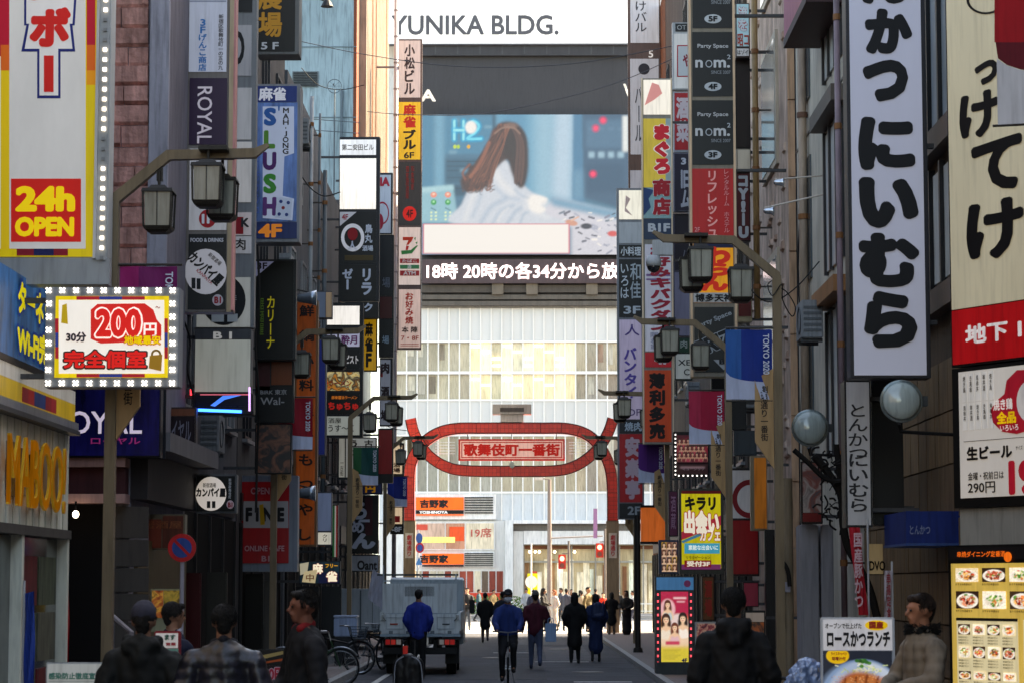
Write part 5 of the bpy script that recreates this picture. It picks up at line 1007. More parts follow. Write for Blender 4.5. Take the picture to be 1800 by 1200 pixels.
# beige sign (turned towards the street)
u_ = Vector((.5, -.866, 0)); O_ = P(1680, 1030, 26); O_.z = 0
def rot_sign(name, label, cat, w0, w1, length, frame, depth=.3):
    th = thing(name, label, cat, (O_.x, O_.y, w0)); b = Board(th, O_, u_, (-.866, -.5, 0)); b.slab('frame', None, -depth, 0, M(frame, rough=.4), uvbox=(0, w0, length, w1)); return th, b
zz = lambda y: (1030 - y) / ppm(25.7) + 1.8
th, b = rot_sign('vertical_sign', 'big beige sign with black brush hiragana and a red band at the right edge', 'sign', zz(642), 9.0, 2.6, '1a1616')
po = b.slab('panel', None, .001, .012, M('cdc3a6', rough=.35, emit=.10, var=.10, sc=.9), uvbox=(.03, zz(540), 2.58, 8.97)); rp = b.slab('red_band', None, .001, .012, M('b8141a', rough=.35, emit=.12), uvbox=(.03, zz(638), 2.58, zz(542)))
ink = M('131010', rough=.4)
for ch, y0, y1, x0, x1 in (('っ', 108, 150, .48, .85), ('け', 160, 242, .22, .85), ('て', 250, 345, .40, 1.2), ('け', 358, 462, .30, 1.2)): b.text(ch, None, ink, off=.02, parent=po, uvbox=(x0, zz(y1), x1, zz(y0)), bold=.05)
b.ellipse('printed_ring', 1735, 0, 34, 26, ink, .02, po, inner=.86)
b.text('地下 1F', None, M('ece4e4', emit=.15), off=.02, parent=rp, uvbox=(.25, zz(606), 1.35, zz(571)), bold=.04)
th, b = rot_sign('wall_sign', 'white bar price sign with beer price and red speech bubble', 'sign', zz(892), zz(645), 2.6, '141210')
po = b.slab('panel', None, .001, .012, M('cfcac4', rough=.35, emit=.14, var=.08), uvbox=(.12, zz(875), 2.5, zz(652)))
for j in range(2):
    for i in range(5): 
        u0 = .18 + i * .105; b.slab('price_strip', None, .012, .016, M('e4e0da', emit=.1), uvbox=(u0, zz(706 + j * 50), u0 + .082, zz(656 + j * 52)))
        b.text('焼き鳥串丼酒'[(i + j * 2) % 4:(i + j * 2) % 4 + 3], None, ink, off=.022, parent=po, uvbox=(u0 + .02, zz(690 + j * 50), u0 + .06, zz(660 + j * 52)), v=True)
pts = [(1744, 720), (1752, 706), (1768, 692), (1772, 668), (1790, 650), (1830, 648), (1830, 750), (1790, 762), (1764, 758), (1748, 742)]
b.poly('speech_bubble', pts, M('b0182c', emit=.12), .02, po); b.ellipse('printed_disc', 1812, 705, 22, 36, M('d8d2ce', emit=.1), .024, po)
b.text('焼き鶏', (1750, 700, 1784, 720), M('f0e8e4', emit=.15), off=.03, parent=po, bold=.03); b.text('全品', (1756, 722, 1790, 744), M('ecc020', emit=.2), off=.03, parent=po, bold=.05); b.text('いろいろ', (1762, 746, 1794, 756), M('f0e8e4', emit=.15), off=.03, parent=po, bold=.02)
b.slab('rule_line', (1696, 770, 1830, 771), .012, .016, M('555555'))
b.text('生ビール', (1702, 782, 1782, 806), ink, off=.02, parent=po, bold=.05); b.text('サイズ', (1788, 782, 1800, 790), ink, off=.02, parent=po); b.text('金曜・祝前日は', (1704, 828, 1767, 842), ink, off=.02, parent=po, bold=.02)
b.text('290円', (1704, 846, 1752, 866), ink, off=.02, parent=po, bold=.02); b.text('190', (1776, 806, 1850, 868), M('b8182c', emit=.12), off=.02, parent=po, bold=.06)
cw = thing('building', 'beige rendered corner of the izakaya building on the right edge', 'building', (O_.x, O_.y, 0)); c2 = Board(cw, O_, u_, (-.866, -.5, 0)); c2.slab('wall', None, -3, -.32, M('8d857a', rough=.8, var=.2), uvbox=(.05, 0, 3.0, 26)); c2.slab('lower_wall', None, -.31, -.05, M('9a9488', rough=.7, var=.2), uvbox=(.03, .1, 2.7, zz(893)))
th = thing('menu_board', 'lit yellow menu board with rows of food photographs', 'menu board', (O_.x, O_.y, .5)); b = Board(th, O_, u_, (-.866, -.5, 0))
b.slab('frame', None, -.04, .12, M('141210', rough=.35), uvbox=(0.03, .5, 2.6, zz(958))); hd = b.slab('header', None, .12, .13, M('1a1412'), uvbox=(.06, zz(984), 2.5, zz(962)))
b.text('串焼ダイニング定番酒', None, M('d8601c', emit=.5), off=.14, parent=hd, uvbox=(.2, zz(979), .95, zz(969)), bold=.02); b.ellipse('printed_disc', 1790, 978, 7, 9, M('d8641c', emit=.5), .14, hd)
po = b.slab('panel', None, .12, .135, M('d8b85c', rough=.35, emit=.24, var=.12), uvbox=(.09, .55, 2.5, zz(990)))
foods = [mspots(['8a3c14', 'c87828', '5c2410', 'e0b060'], 16, .35), mspots(['6c2414', 'b04420', 'e8d8c0', '40180c'], 14, .35), mspots(['e8e0c8', '3c7a30', 'c89048', 'f0e8d8'], 14, .35), mspots(['b83c18', '6c2c14', 'd89060', '3c5a20'], 15, .35), mspots(['d8641c', 'e8a040', 'f0d8b0', 'a03010'], 15, .35)]
for j, (y0, y1) in enumerate(((998, 1022), (1038, 1068))):
    for i in range(5):
        u0 = .17 + i * .42; picture(b, food((0, 0, 38, 26), 1.0, i + j, i * 3 + j * 7 + 1), off=.142, e=.16, name='food_photo', uvbox=(u0, zz(y1), u0 + .36, zz(y0)))
        b.text('おすすめ串盛合せ', None, M('4a3418'), off=.145, parent=po, uvbox=(u0, zz(y1 + 6), u0 + .26, zz(y1 + 2)))
w_ = b.slab('price_list', None, .136, .14, M('dcd2ac', emit=.26, var=.1), uvbox=(.17, .6, 1.12, zz(1086))); b.slab('list_header', None, .14, .146, M('241c14'), uvbox=(.17, zz(1089), 1.12, zz(1084)))
for j, (y0, y1) in enumerate(((1095, 1113), (1133, 1153), (1176, 1190), (1215, 1235))):
    for i in range(4):
        u0 = .2 + i * .23; picture(b, food((0, 0, 20, 18), 1.0, i + j * 2, i * 5 + j * 3 + 2), off=.146, e=.16, name='food_photo', uvbox=(u0, zz(y1), u0 + .19, zz(y0)))
        for q in range(3): b.text('焼鳥盛合せ三八', None, M('6a5c3c'), off=.146, parent=w_, uvbox=(u0, zz(y1 + 6 + q * 5), u0 + .16, zz(y1 + 3 + q * 5)))
w_ = b.slab('price_list', None, .136, .14, M('dcd2ac', emit=.26, var=.1), uvbox=(1.2, .6, 2.3, zz(1086)))
# ---- black party space column
def nom(y): return (((('Party Space', (1226, y + 21, 1280, y + 30), 'b0b4b8', {'bold': .02, 'e': .05}), ('n  m.', (1222, y + 49, 1283, y + 63), 'b8bcc0', {'bold': .03, 'e': .05}), ('@ell', 1246, y + 56, 6, 6.5, 'b8bcc0', {'inner': .75}), ('2', (1278, y + 40, 1284, y + 48), 'b8bcc0', {'bold': .02}), ('SINCE 2007', (1250, y + 68, 1284, y + 74), '8a8e92', {}), ('@ell', 1253, y + 96, 15, 8, 'c0c4c6', {}))))
th, b = sgn('floor_sign_column', 'tall framed column of black party space panels with a red panel beneath', 'sign', (1212, -60, 1294, 662), 44.0, [
    ((1217, -60, 1289, 50), '171a1c', .02, (('SINCE 2007', (1250, 1, 1284, 8), '8a8e92', {}), ('@ell', 1253, 34, 15, 8, 'c0c4c6', {}), ('5F', (1245, 29, 1261, 39), '17191b', {'bold': .05, 'off': .0235}))),
    ((1217, 57, 1289, 170), '171a1c', .02, nom(57) + (('4F', (1245, 148, 1261, 158), '17191b', {'bold': .05, 'off': .027}),)), ((1217, 177, 1289, 290), '171a1c', .02, nom(177) + (('3F', (1245, 268, 1261, 278), '17191b', {'bold': .05, 'off': .027}),)),
    ((1217, 297, 1289, 420), 'a8161a', .10, (('リフレッシュ', (1242, 300, 1262, 420), 'd89a9a', {'v': True, 'bold': .03, 'e': .1}), ('レンタルルーム ホステル', (1272, 298, 1282, 410), 'd89a9a', {'v': True, 'bold': .01}), ('2F', (1221, 400, 1230, 408), 'd89a9a', {}))),
    ((1219, 427, 1289, 532), 'e09a1c', .20, (('@rect', (1219, 427, 1289, 436), '20284a'), ('わ', (1238, 434, 1284, 466), 'c82c1a', {'bold': .08, 'e': .15}), ('ら', (1240, 462, 1284, 486), 'c82c1a', {'bold': .08, 'e': .15}), ('ん', (1232, 484, 1280, 512), 'c82c1a', {'bold': .07, 'e': .15}), ('@rect', (1219, 515, 1289, 532), 'c4c4c0', .0175), ('博多天神', (1222, 517, 1288, 531), '1c1c1e', {'bold': .04, 'off': .026}))),
    ((1221, 540, 1290, 654), '1a1e20', .02, (('Party Space', (1222, 557, 1288, 568), '9aa0a4', {'bold': .03, 'ang': 22}), ('ERIZ', (1222, 588, 1290, 616), '1c2022', {'bold': .05, 'ang': 22, 'off': .024, 'oc': 'a0a6aa', 'ob': .07}), ('@poly', [(1254, 632), (1290, 632), (1272, 650)], 'a0a4a6'), ('B1', (1264, 631, 1281, 640), '1a1e20', {'bold': .05, 'off': .026})))], frame='8a8070', depth=.3)
for x in (1212, 1289.5): b.slab('metal_rail', (x, -60, x + 4, 662), .0, .03, M('d6b494', metal=.2, rough=.35))
# ---- behind it
sgn('vertical_sign', 'pale blue sign with red brush characters at the stone wall', 'sign', (1293, 6, 1318, 102), 47.5, [((1295, 8, 1316, 82), '9ac0cc', .1, (('流を', (1297, 12, 1314, 56), 'c8d0d4', {'v': True, 'bold': .04, 'oc': 'b03040', 'ob': .05}), ('昭コ', (1296, 60, 1316, 82), 'a84038', {'bold': .03}))), ((1295, 86, 1316, 99), 'b8bcc0', .1, (('はゾイ', (1296, 88, 1315, 97), '2a2a34', {'bold': .02}),))], frame='3a2c28')
sgn('vertical_sign', 'dark brown blank vertical sign beside the party space column', 'sign', (1293, 103, 1319, 262), 47.8, [((1295, 105, 1317, 259), '261a18', 0)], frame='1c1412')
sgn('light_box', 'small blank cream light box above the white on maroon sign', 'sign', (1295, 262, 1320, 302), 47.6, [((1297, 264, 1318, 300), 'b0aca0', .08)], frame='8d8678')
sgn('vertical_sign', 'maroon sign with thick white latin strokes at the stone wall', 'sign', (1294, 303, 1319, 425), 47.7, [((1296, 306, 1317, 422), '4a1018', .03, (('コY!ーU', (1297, 308, 1316, 420), 'b8bcc0', {'v': True, 'bold': .08}),))], frame='2a1216')
sgn('small_wall_sign', 'dark red striped shutter like sign under the stone wall lantern', 'sign', (1296, 520, 1322, 566), 47, [((1298, 522 , 1320, 556), '5c1416', .02)], frame='a89878')
# tuna shop column
th, b = sgn('floor_sign_column', 'colourful tuna restaurant column, yellow above, blue white below', 'sign', (1129, 138, 1184, 780), 56.5, [
    ((1131, 141, 1180, 202), 'e0dcd4', .35, (('@poly', [(1133, 186), (1146, 146), (1158, 150), (1164, 165), (1150, 176)], 'd8908c', .0165, .2),)),
    ((1131, 209, 1180, 330), 'c8b040', .16, (('@rect', (1170, 209, 1180, 330), 'a8bcb8', .0165), ('まぐろ', (1148, 218, 1179, 308), 'b82430', {'v': True, 'bold': .08, 'oc': 'e0dcd8', 'ob': .07, 'e': .12}))),
    ((1131, 330.5, 1180, 384), '6a94a0', .12, (('@poly', [(1131, 330), (1150, 335), (1140, 350), (1144, 365), (1131, 380)], '2c4a78'), ('商店', (1146, 314, 1180, 380), 'b82430', {'v': True, 'bold': .06, 'oc': 'e0dcd8', 'ob': .07, 'off': .03}))),
    ((1131, 385, 1180, 421), '1c3450', .05, (('B1F', (1139, 393, 1178, 408), 'c8ccd0', {'bold': .05}),)),
    ((1134, 430, 1180, 617), 'a8b0c4', .14, (('お好みキバクダン', (1142, 432, 1180, 582), 'b0283c', {'v': True, 'bold': .06}), ('@rect', (1136, 482, 1178, 486), '8c6c9c'), ('@rect', (1136, 490, 1178, 493), '8c6c9c'), ('隠れ家', (1143, 584, 1158, 614), '8088a4', {'v': True}))),
    ((1134, 619, 1180, 645), 'a81a28', .10, (('4F', (1150, 623, 1178, 640), 'd8d4d8', {'bold': .05}),)), ((1133, 650, 1180, 776), 'a83c1c', .10, (('薄利多売', (1140, 654, 1170, 772), '1c1210', {'v': True, 'bold': .06}),))], frame='8f8a80', depth=.25)
for x in (1128.5, 1180.5): b.slab('metal_rail', (x, 138, x + 2.5, 780), .0, .03, M('dcc4a8', metal=.2, rough=.35))
# arched sign behind
sgn('arched_sign', 'white arched top sign with a red framed emblem behind the tuna column', 'sign', (1182, 40, 1218, 158), 60.5, [((1185, 60, 1215, 156), 'b8bcc0', .14, (('@poly', [(1190, 80), (1215, 80), (1215, 136), (1190, 136)], 'a82838', .0162), ('@poly', [(1192, 82), (1215, 82), (1215, 134), (1192, 134)], 'bcc0c4', .0175), ('や', (1200, 96, 1214, 118), '882838', {'bold': .04, 'off': .02}))), ((1187, 42, 1215, 56), '23282c', 0, (('OT', (1190, 45, 1206, 53), '9a9a9c', {}),))], frame='a8acb0')
sgn('vertical_sign', 'dark red izakaya sign with white brush characters behind the tuna column', 'sign', (1184, 162, 1217, 268), 60.3, [((1186, 164, 1215, 264), '961822', .08, (('酒菜', (1188, 170, 1212, 252), 'c8b8bc', {'v': True, 'bold': .05}),))], frame='9aa0a8')
sgn('vertical_sign', 'navy sign with large white strokes behind the tuna column', 'sign', (1184, 269, 1217, 372), 60.2, [((1186, 271, 1215, 370), '201c30', .03, (('3', (1197, 278, 1206, 290), 'c0c0c8', {'bold': .05}), ('旧ム', (1196, 298, 1214, 368), 'b0b0b8', {'v': True, 'bold': .05})))], frame='6a6a78')
sgn('vertical_sign', 'long dull purple sign between the tuna column and the party column', 'sign', (1184, 376, 1217, 592), 60.4, [((1186, 378, 1215, 475), '1e1826', .02, (('ム', (1198, 440, 1210, 460), '7a7a84', {}),)), ((1186, 479, 1215, 590), '6a6e88', .06, (('心', (1192, 496, 1210, 512), '54586e', {}),))], frame='4a4858')
sgn('shop_sign', 'small green panel over white serif letters behind the party column', 'sign', (1186, 593, 1217, 668), 60.1, [((1188, 595, 1215, 619), '1a3c30', .05, (('肉', (1196, 598, 1208, 612), 'b0b8b0', {'bold': .02}),)), ((1188, 622, 1215, 665), 'b0bcc0', .10, (('XE', (1192, 632, 1214, 642), '1c2a34', {'bold': .02}), ('C', (1202, 648, 1212, 659), '1c2a34', {'bold': .02})))], frame='2a3a38')
# building name column by the screen
sgn('floor_sign_column', 'brown framed column of grey white bar panels right of the screen', 'sign', (1104, -60, 1161, 345), 84.0, [((1108, -60, 1158, 76), 'b0b4bc', .14, (('けバル', (1116, 2, 1137, 58), '2c2c34', {'v': True, 'bold': .01}),)), ((1108, 104, 1158, 272), 'a8acb6', .12, (('@ell', 1132, 122, 10, 10, '2c2c34', {}), ('バール', (1116, 150, 1130, 252), '2c2c34', {'v': True}))), ((1108, 300, 1158, 340), 'a0a4b0', .12), ((1130, 87, 1154, 103), '5c4842', .0, (('5', (1140, 89, 1148, 102), 'd0d0d0', {'bold': .02, 'e': .2}),))], frame='5a463f')
sgn('floor_sign_column', 'narrow column with white top box, black bar panel and red barbecue panel', 'sign', (1085, 331, 1131, 912), 72.5, [
    ((1088, 335, 1128, 386), 'dcd8cc', .32, (('@poly', [(1100, 344), (1108, 350), (1100, 366), (1112, 380), (1098, 372)], 'c8a8a0', .0165),)), ((1088, 391, 1128, 428), '8c949c', .08), ((1088, 431, 1128, 453), '17181a', 0, (('小料理', (1091, 434, 1127, 450), 'c4c8cc', {'bold': .02}),)),
    ((1088, 456, 1128, 558), '14171a', 0, (('いろは', (1090, 462, 1106, 526), 'c0c4c8', {'v': True, 'bold': .01}), ('和佳', (1107, 462, 1127, 526), 'a0a8ac', {'v': True}), ('3F', (1096, 538, 1126, 552), 'b4b8bc', {'bold': .03}))),
    ((1089, 562, 1128, 736), 'a49cb8', .14, (('人', (1098, 570, 1124, 590), '4c3c7c', {}), ('バンタイ', (1096, 610, 1120, 700), '5c4a9c', {'v': True, 'bold': .04}), ('DF', (1104, 718, 1126, 730), '5c5078', {}))), ((1089, 737, 1129, 761), '23262c', 0, (('焼肉', (1098, 741, 1128, 757), 'a8b4bc', {'bold': .03}),)),
    ((1089, 762, 1129, 882), '8c121c', .08, (('安楽亭', (1098, 766, 1126, 878), 'c4a8b0', {'v': True, 'bold': .07}),)), ((1089, 884, 1129, 910), '1c2024', 0, (('2F', (1103, 889, 1126, 904), '9aa0a4', {'bold': .03}),))], frame='73757a')
MB_ = thing('metal_post', 'dark iron post standing under the barbecue sign column', 'post', (gx(1121, 64), 64, 0)); x_ = gx(1121, 64); MB().tube([(x_, 64, .1), (x_, 64, P(1121, 905, 64).z)], .075, 10).build('shaft', M('2b2622', rough=.5), MB_); MB().lathe((x_, 64, .1), [(.13, 0), (.11, .12)], 12).build('base', M('2b2622', rough=.5), MB_)
# lower right signs
th, b = sgn('lit_sign', 'red group photo sign framed with small white bulbs', 'sign', (1184, 758, 1246, 838), 55.0, [((1190, 764, 1244, 832), mspots(['3c0c14', '7c1c28', 'a86858', '2a0a10'], 6, .12), 0, (('ミュージック', (1200, 820, 1238, 826), 'a08890', {'bold': .02}), ('@rect', (1190, 812, 1244, 815), '2a0c10')))], frame='141416')
c = Canvas((1190, 764, 1244, 832), 1.0, '4a0c1c'); c.ell(1217, 790, 30, 20, '8c2034', 8)
for r_ in range(3):
    for k in range(7 - r_ % 2): portrait(c, 1195 + k * 7.4 + (r_ % 2) * 3, 774 + r_ * 12, .42, ('2a1414', '4a2018')[k % 2], ('7c1c30', 'a8344c', '5a1424')[(k + r_) % 3], 'c89880')
c.rect(1190, 812, 1244, 832, '2a0a12', 1); c.rect(1196, 819, 1238, 822, 'a08088', .6); c.noise(.1, 1); picture(b, c, off=.0135, e=.06, name='photo_print')
for i in range(11): b.slab('bulb', (1186, 762 + i * 7, 1188.5, 764.5 + i * 7), .0, .02, M('e8e8f0', emit=1.2, var=0))
for i in range(7): b.slab('bulb', (1192 + i * 8, 834, 1194.5 + i * 8, 836.5), 0, .02, M('e8e8f0', emit=1.2, var=0))
sgn('lit_sign', 'yellow dating cafe sign with slanted white and black katakana', 'sign', (1194, 858, 1272, 1008), 50.5, [((1198, 866, 1267, 998), M('d0c824', rough=.35, emit=.26, var=.2), 0, (
    ('@rect', (1198, 862, 1267, 867), 'a02020'), ('@rect', (1198, 991, 1267, 1000), '8a3c78', 0, .15), ('キラリ', (1204, 872, 1258, 896), '1c1c10', {'bold': .06, 'shear': .0}), ('@poly', [(1198, 948), (1198, 934), (1267, 905), (1267, 922)], 'b02c44', .0163, .2), ('@poly', [(1198, 950), (1230, 936), (1234, 940), (1200, 954)], '3c88b0', .0166, .2),
    ('出会い', (1202, 896, 1264, 938), 'e8e4da', {'bold': .07, 'e': .3, 'oc': 'a01c24', 'ob': .06}), ('カフェ', (1230, 928, 1266, 950), 'e8e4da', {'bold': .05, 'e': .3, 'oc': 'a01c24', 'ob': .06}), ('@rect', (1203, 954, 1265, 972), '2c9ac0', 0, .3), ('素敵な出会いに', (1210, 957, 1262, 966), 'd8ecf0', {'bold': .03, 'e': .3}), ('@rect', (1203, 984, 1250, 996), '9a1c24', 0, .15), ('受付3F', (1207, 985, 1248, 995), 'f0e8dc', {'bold': .05, 'e': .25}), ('リラクゼーション', (1206, 976, 1248, 982), '4a3c10', {'bold': .02})))], frame='4a4a42', depth=.35)
sgn('vertical_sign', 'narrow purple sign left of the yellow dating cafe sign', 'sign', (1175, 862, 1192, 942), 53.5, [((1177, 864, 1190, 940), '4c1a3a', .06, (('酒蔵', (1179, 870, 1188, 930), 'a07890', {'v': True}),))], frame='2a2028')
th, b = sgn('photo_sign', 'small sign with rows of faces beside the dating cafe sign', 'sign', (1158, 948, 1193, 1008), 52.5, [((1163, 952, 1190, 1004), '2a2230', .05)], frame='3a4258')
c = Canvas((1163, 952, 1190, 1004), 1.2, '5a3a30')
for r_ in range(4):
    for k in range(3): c.rect(1163 + k * 9, 952 + r_ * 13, 1172 + k * 9, 965 + r_ * 13, ('c89a3c', '8a5c48', 'a87c6c', '4a4450')[(k + r_) % 4], .3); portrait(c, 1167.5 + k * 9, 957 + r_ * 13, .48, ('2a1614', '5a2c1c')[(k + r_) % 2], 'd8c8c0')
picture(b, c, off=.0135, e=.09, name='photo_print')
o_ = thing('lantern', 'square orange paper lantern on the far right pavement', 'lantern', P(1150, 940, 60)); a_ = P(1150, 922, 60); MB().box((a_.x - .32, 59.8, a_.z - .4), (a_.x + .3, 60.3, a_.z + .42)).build('shade', M('c8642c', emit=.25, rough=.6), o_); MB().box((a_.x - .34, 59.78, a_.z - .46), (a_.x + .32, 60.32, a_.z - .405)).build('base', blk, o_); MB().box((a_.x - .34, 59.78, a_.z + .425), (a_.x + .32, 60.32, a_.z + .48)).build('cap', blk, o_)
sgn('vertical_sign', 'white sign with red ring over a plain red lower sign on the right', 'sign', (1277, 822, 1334, 1012), 47.0, [((1279, 826, 1332, 910), 'a0a4ac', .07, (('@ell', 1318, 876, 31, 34, '8c1820', {'inner': .72, 'n': 32}),)), ((1279, 914, 1332, 1008), '7c1016', .05)], frame='23181a')
sgn('hanging_sign', 'orange yellow vertical board edge on at the right wall', 'sign', (1320, 800, 1349, 932), 44.2, [((1326, 804, 1347, 928), M('b86c1c', emit=.10, rough=.5, var=.3), 0)], frame='8a7a60', depth=.2)
for i, (bx, c) in enumerate((((1250, 585, 1284, 700), '1e1c1c'), ((1286, 700, 1312, 755), '22252a'), ((1290, 756, 1330, 800), '39434a'))):
    sgn('wall_box', ('dark metal box high behind the red banner', 'black ribbed shutter box above the ring sign', 'grey blue box under the dark awning on the right')[i], 'wall box', bx, 46.5, [((bx[0] + 2, bx[1] + 2, bx[2] - 2, bx[3] - 2), c, 0)], frame=c)
# A-frame lit board with portraits
th, b = sgn('standing_signboard', 'lit standing board of posed models with red bulbs down both edges', 'signboard', (1152, 1012, 1221, 1192), 48.0, [
    ((1154, 1014, 1219, 1036), '3c7ab0', .2, (('@ell', 1208, 1025, 6, 6, 'b04878', {}),)), ((1162, 1039, 1210, 1166), 'c02848', .26, (
        ))], frame='43484a', depth=.35, wall=False)
c = Canvas((1162, 1039, 1210, 1166), 1.3, 'b82450'); c.grad('a81c44', 'e8d03c'); c.rect(1162, 1039, 1210, 1085, 'b41f4a', 6); c.rect(1162, 1112, 1210, 1136, 'ecd0b8', 5); c.rect(1162, 1138, 1210, 1166, 'd4c444', 3); c.ell(1174, 1070, 13, 18, 'e8b4c0', 3); c.ell(1192, 1098, 18, 20, 'e4d0d4', 4)
portrait(c, 1174, 1062, .9, '5a2c1c', 'b4ccd8'); portrait(c, 1200, 1086, 1.15, '241614', 'f4ece8'); portrait(c, 1171, 1088, 1.15, '3c2018', 'ece0d4'); portrait(c, 1186, 1102, .95, '6a3020', 'e0b8c4')
for k in range(6): c.rect(1166, 1141 + k * 3, 1196 - (k % 3) * 5, 1142 + k * 3, '8a7a30', .4, .6)
c.rect(1170, 1126, 1194, 1132, 'c83c5c', 1); c.rect(1184, 1049, 1206, 1052, 'f0c8d4', .8); c.rect(1190, 1056, 1204, 1058, 'f0c8d4', .8); c.noise(.08, 1)
pp = picture(b, c, off=.0135, e=.13, name='photo_print'); put(b, pp, (('4F', (1198, 1156, 1208, 1163), '2c3470', {'bold': .05, 'off': .018}),))
for i in range(11):
    for x in (1156.5, 1214.5): b.slab('bulb', (x - 1.4, 1042 + i * 12, x + 1.4, 1046 + i * 12), .0, .02, M('e04858', emit=1.0, var=0))
m = MB(); c0 = P(1186, 1192, 48); m.box((c0.x - .36, 47.9, .1), (c0.x + .36, 48.6, .34)); m.build('base_box', M('3b4042', rough=.5), th)
sgn('standing_signboard', 'white edged board of small portraits behind the dark hooded person', 'signboard', (1222, 1092, 1262, 1240), 46.0, [((1225, 1095, 1260, 1236), mspots(['2a1c24', '8c3440', 'c8a088', '3c2c50'], 8, .1), 0)], frame='b0b0ac', depth=.04, wall=False)
sgn('poster_board', 'dark framed food poster behind the hooded person, orange drink print', 'poster', (1308, 1072, 1346, 1180), 42.0, [((1311, 1076, 1343, 1092), 'a89a90', .08), ((1311, 1093, 1343, 1176), mspots(['6c5040', 'b85c20', '2a1c18', 'c87830'], 4, .06), 0)], frame='17191a', depth=.05)
sgn('wall_sign', 'vertical orange lettered strip in shadow right of the model board', 'sign', (1234, 1012, 1256, 1090), 50.0, [((1236, 1014, 1254, 1088), '5c3418', .05, (('酒場', (1238, 1018, 1252, 1084), 'a83020', {'v': True, 'bold': .06}),))], frame='2a1c14')
sgn('poster_board', 'pink red poster on the dark wall above the hooded person', 'poster', (1306, 1022, 1334, 1066), 44.5, [((1308, 1024, 1332, 1064), '7c2438', .06)], frame='1c1416', depth=.05)
# tonkatsu board
th, b = sgn('standing_signboard', 'white framed lunch board with a fried cutlet photo, low on the right', 'signboard', (1443, 1084, 1574, 1262), 20.5, [
    ((1447, 1088, 1568, 1142), 'c4c8d4', .20, (('オーブンで仕上げた', (1450, 1094, 1514, 1104), '22242c', {'bold': .03}), ('@ell', 1540, 1098, 20, 9, 'e8c020', {'e': .2}), ('国産', (1527, 1091, 1552, 1104), 'c0341c', {'bold': .06, 'off': .024}), ('ロースかつランチ', (1453, 1108, 1564, 1136), '14151c', {'bold': .05}))),
    ((1447, 1143, 1568, 1258), '5a7aa8', .10, ())],
    frame='c4c6c8', depth=.05, wall=False)
c = Canvas((1447, 1143, 1568, 1258), 1.0, '1c2232'); c.ell(1516, 1232, 74, 74, '6c8cb8', 3); c.ell(1518, 1228, 66, 66, 'c4d4ea', 6); c.ell(1500, 1222, 60, 58, '8aa8d0', 10, .6)
rs = np.random.RandomState(3)
for i in range(60): x = 1520 + rs.randn() * 16; y = 1176 + rs.randn() * 6; c.stroke([(x, y), (x + rs.uniform(-8, 8), y + rs.uniform(-3, 5))], 1, ('e4e8cc', 'c8d89c', 'f0f2e0', 'a8c078')[rs.randint(4)], .9, .6)
for i in range(10): c.ell(1516 + rs.randn() * 7, 1163 + rs.randn() * 3, 4, 3, ('2c6c28', '4c8c3c', '1c5020')[rs.randint(3)], 1)
c.poly([(1462, 1240), (1470, 1205), (1490, 1184), (1515, 1180), (1545, 1190), (1562, 1215), (1568, 1258), (1460, 1258)], 'b4602c', 3, True)
for i in range(5): x = 1474 + i * 19; c.stroke([(x + 12, 1186 + abs(i - 2) * 3), (x, 1256)], 1.6, '6c3010', .8, 1.5); c.stroke([(x + 20, 1190 + abs(i - 2) * 3), (x + 9, 1250)], 5, 'd88a50', .5, 5)
for i in range(500): x, y = rs.uniform(1462, 1566), rs.uniform(1186, 1257); c.ell(x, y, 1.2, 1, ('e8a870', '9c4c1c', 'f0c090', '7c3814', 'd07838')[rs.randint(5)], .6, .55)
c.ell(1473, 1152, 20, 14, 'e8bc1c', 1)
b.pc = picture(b, c, off=.0135, e=.09, name='food_picture'); put(b, b.pc, (('ライスキャベツ', (1460, 1145, 1488, 1151), 'a82c1c', {'bold': .03, 'off': .02}), ('味噌汁付', (1462, 1153, 1486, 1160), 'a82c1c', {'bold': .04, 'off': .02})))
c0 = b.bx((1443, 1200, 1574, 1262)); 
for x in (c0[0] + .02, c0[2] - .05): MB().box((x, 20.52, .1), (x + .03, 20.57, c0[1])).build('leg', M('a0a2a4', metal=.5, rough=.4), th)
# nobori flags
def nobori(label, pts, d, col, txt, tcol, tb, polx):
    th = thing('nobori_flag', label, 'flag', (P(polx, 1030, d).x, d, .1)); b = front(th, d); q = [b.uv(*p) for p in pts]
    mb = MB(); n = 8; m_ = 14; cs = M(col, rough=.75, var=.2, sc=3, emit=.03)
    for j in range(m_ + 1):
        t = j / m_; L = Vector(q[0]).lerp(Vector(q[3]), t); Rr = Vector(q[1]).lerp(Vector(q[2]), t)
        for i in range(n + 1):
            p = L.lerp(Rr, i / n); mb.v.append((p.x, d + .03 * math.sin(i * 1.3 + j * .5), p.y))
    for j in range(m_):
        for i in range(n): k = j * (n + 1) + i; mb.f.append((k, k + 1, k + n + 2, k + n + 1))
    k = len(mb.v); mb.v += [(v[0], v[1] + .005, v[2]) for v in mb.v[:k]]; mb.f += [tuple(a + k for a in f[::-1]) for f in mb.f[:]]
    mb.build('cloth', cs, th); X = P(polx, 1030, d).x; MB().tube([(X, d + .02, .1), (X, d + .02, max(a[1] for a in q) + .1)], .012, 6).build('pole', M('b8b8b8'), th); MB().box((X - .15, d - .15, .1), (X + .15, d + .18, .2)).build('base', M('3a3a3c'), th)
    if txt: b.text(txt, tb, M(tcol), off=.05, v=True, bold=.03)
nobori('red pennant flag with white characters leaning beside the tiled wall', [(1492, 926), (1511, 926), (1526, 1080), (1510, 1080)], 28.5, 'a4202c', '国産豚かつ', 'd0a8ac', (1500, 935, 1516, 1070), 1527)
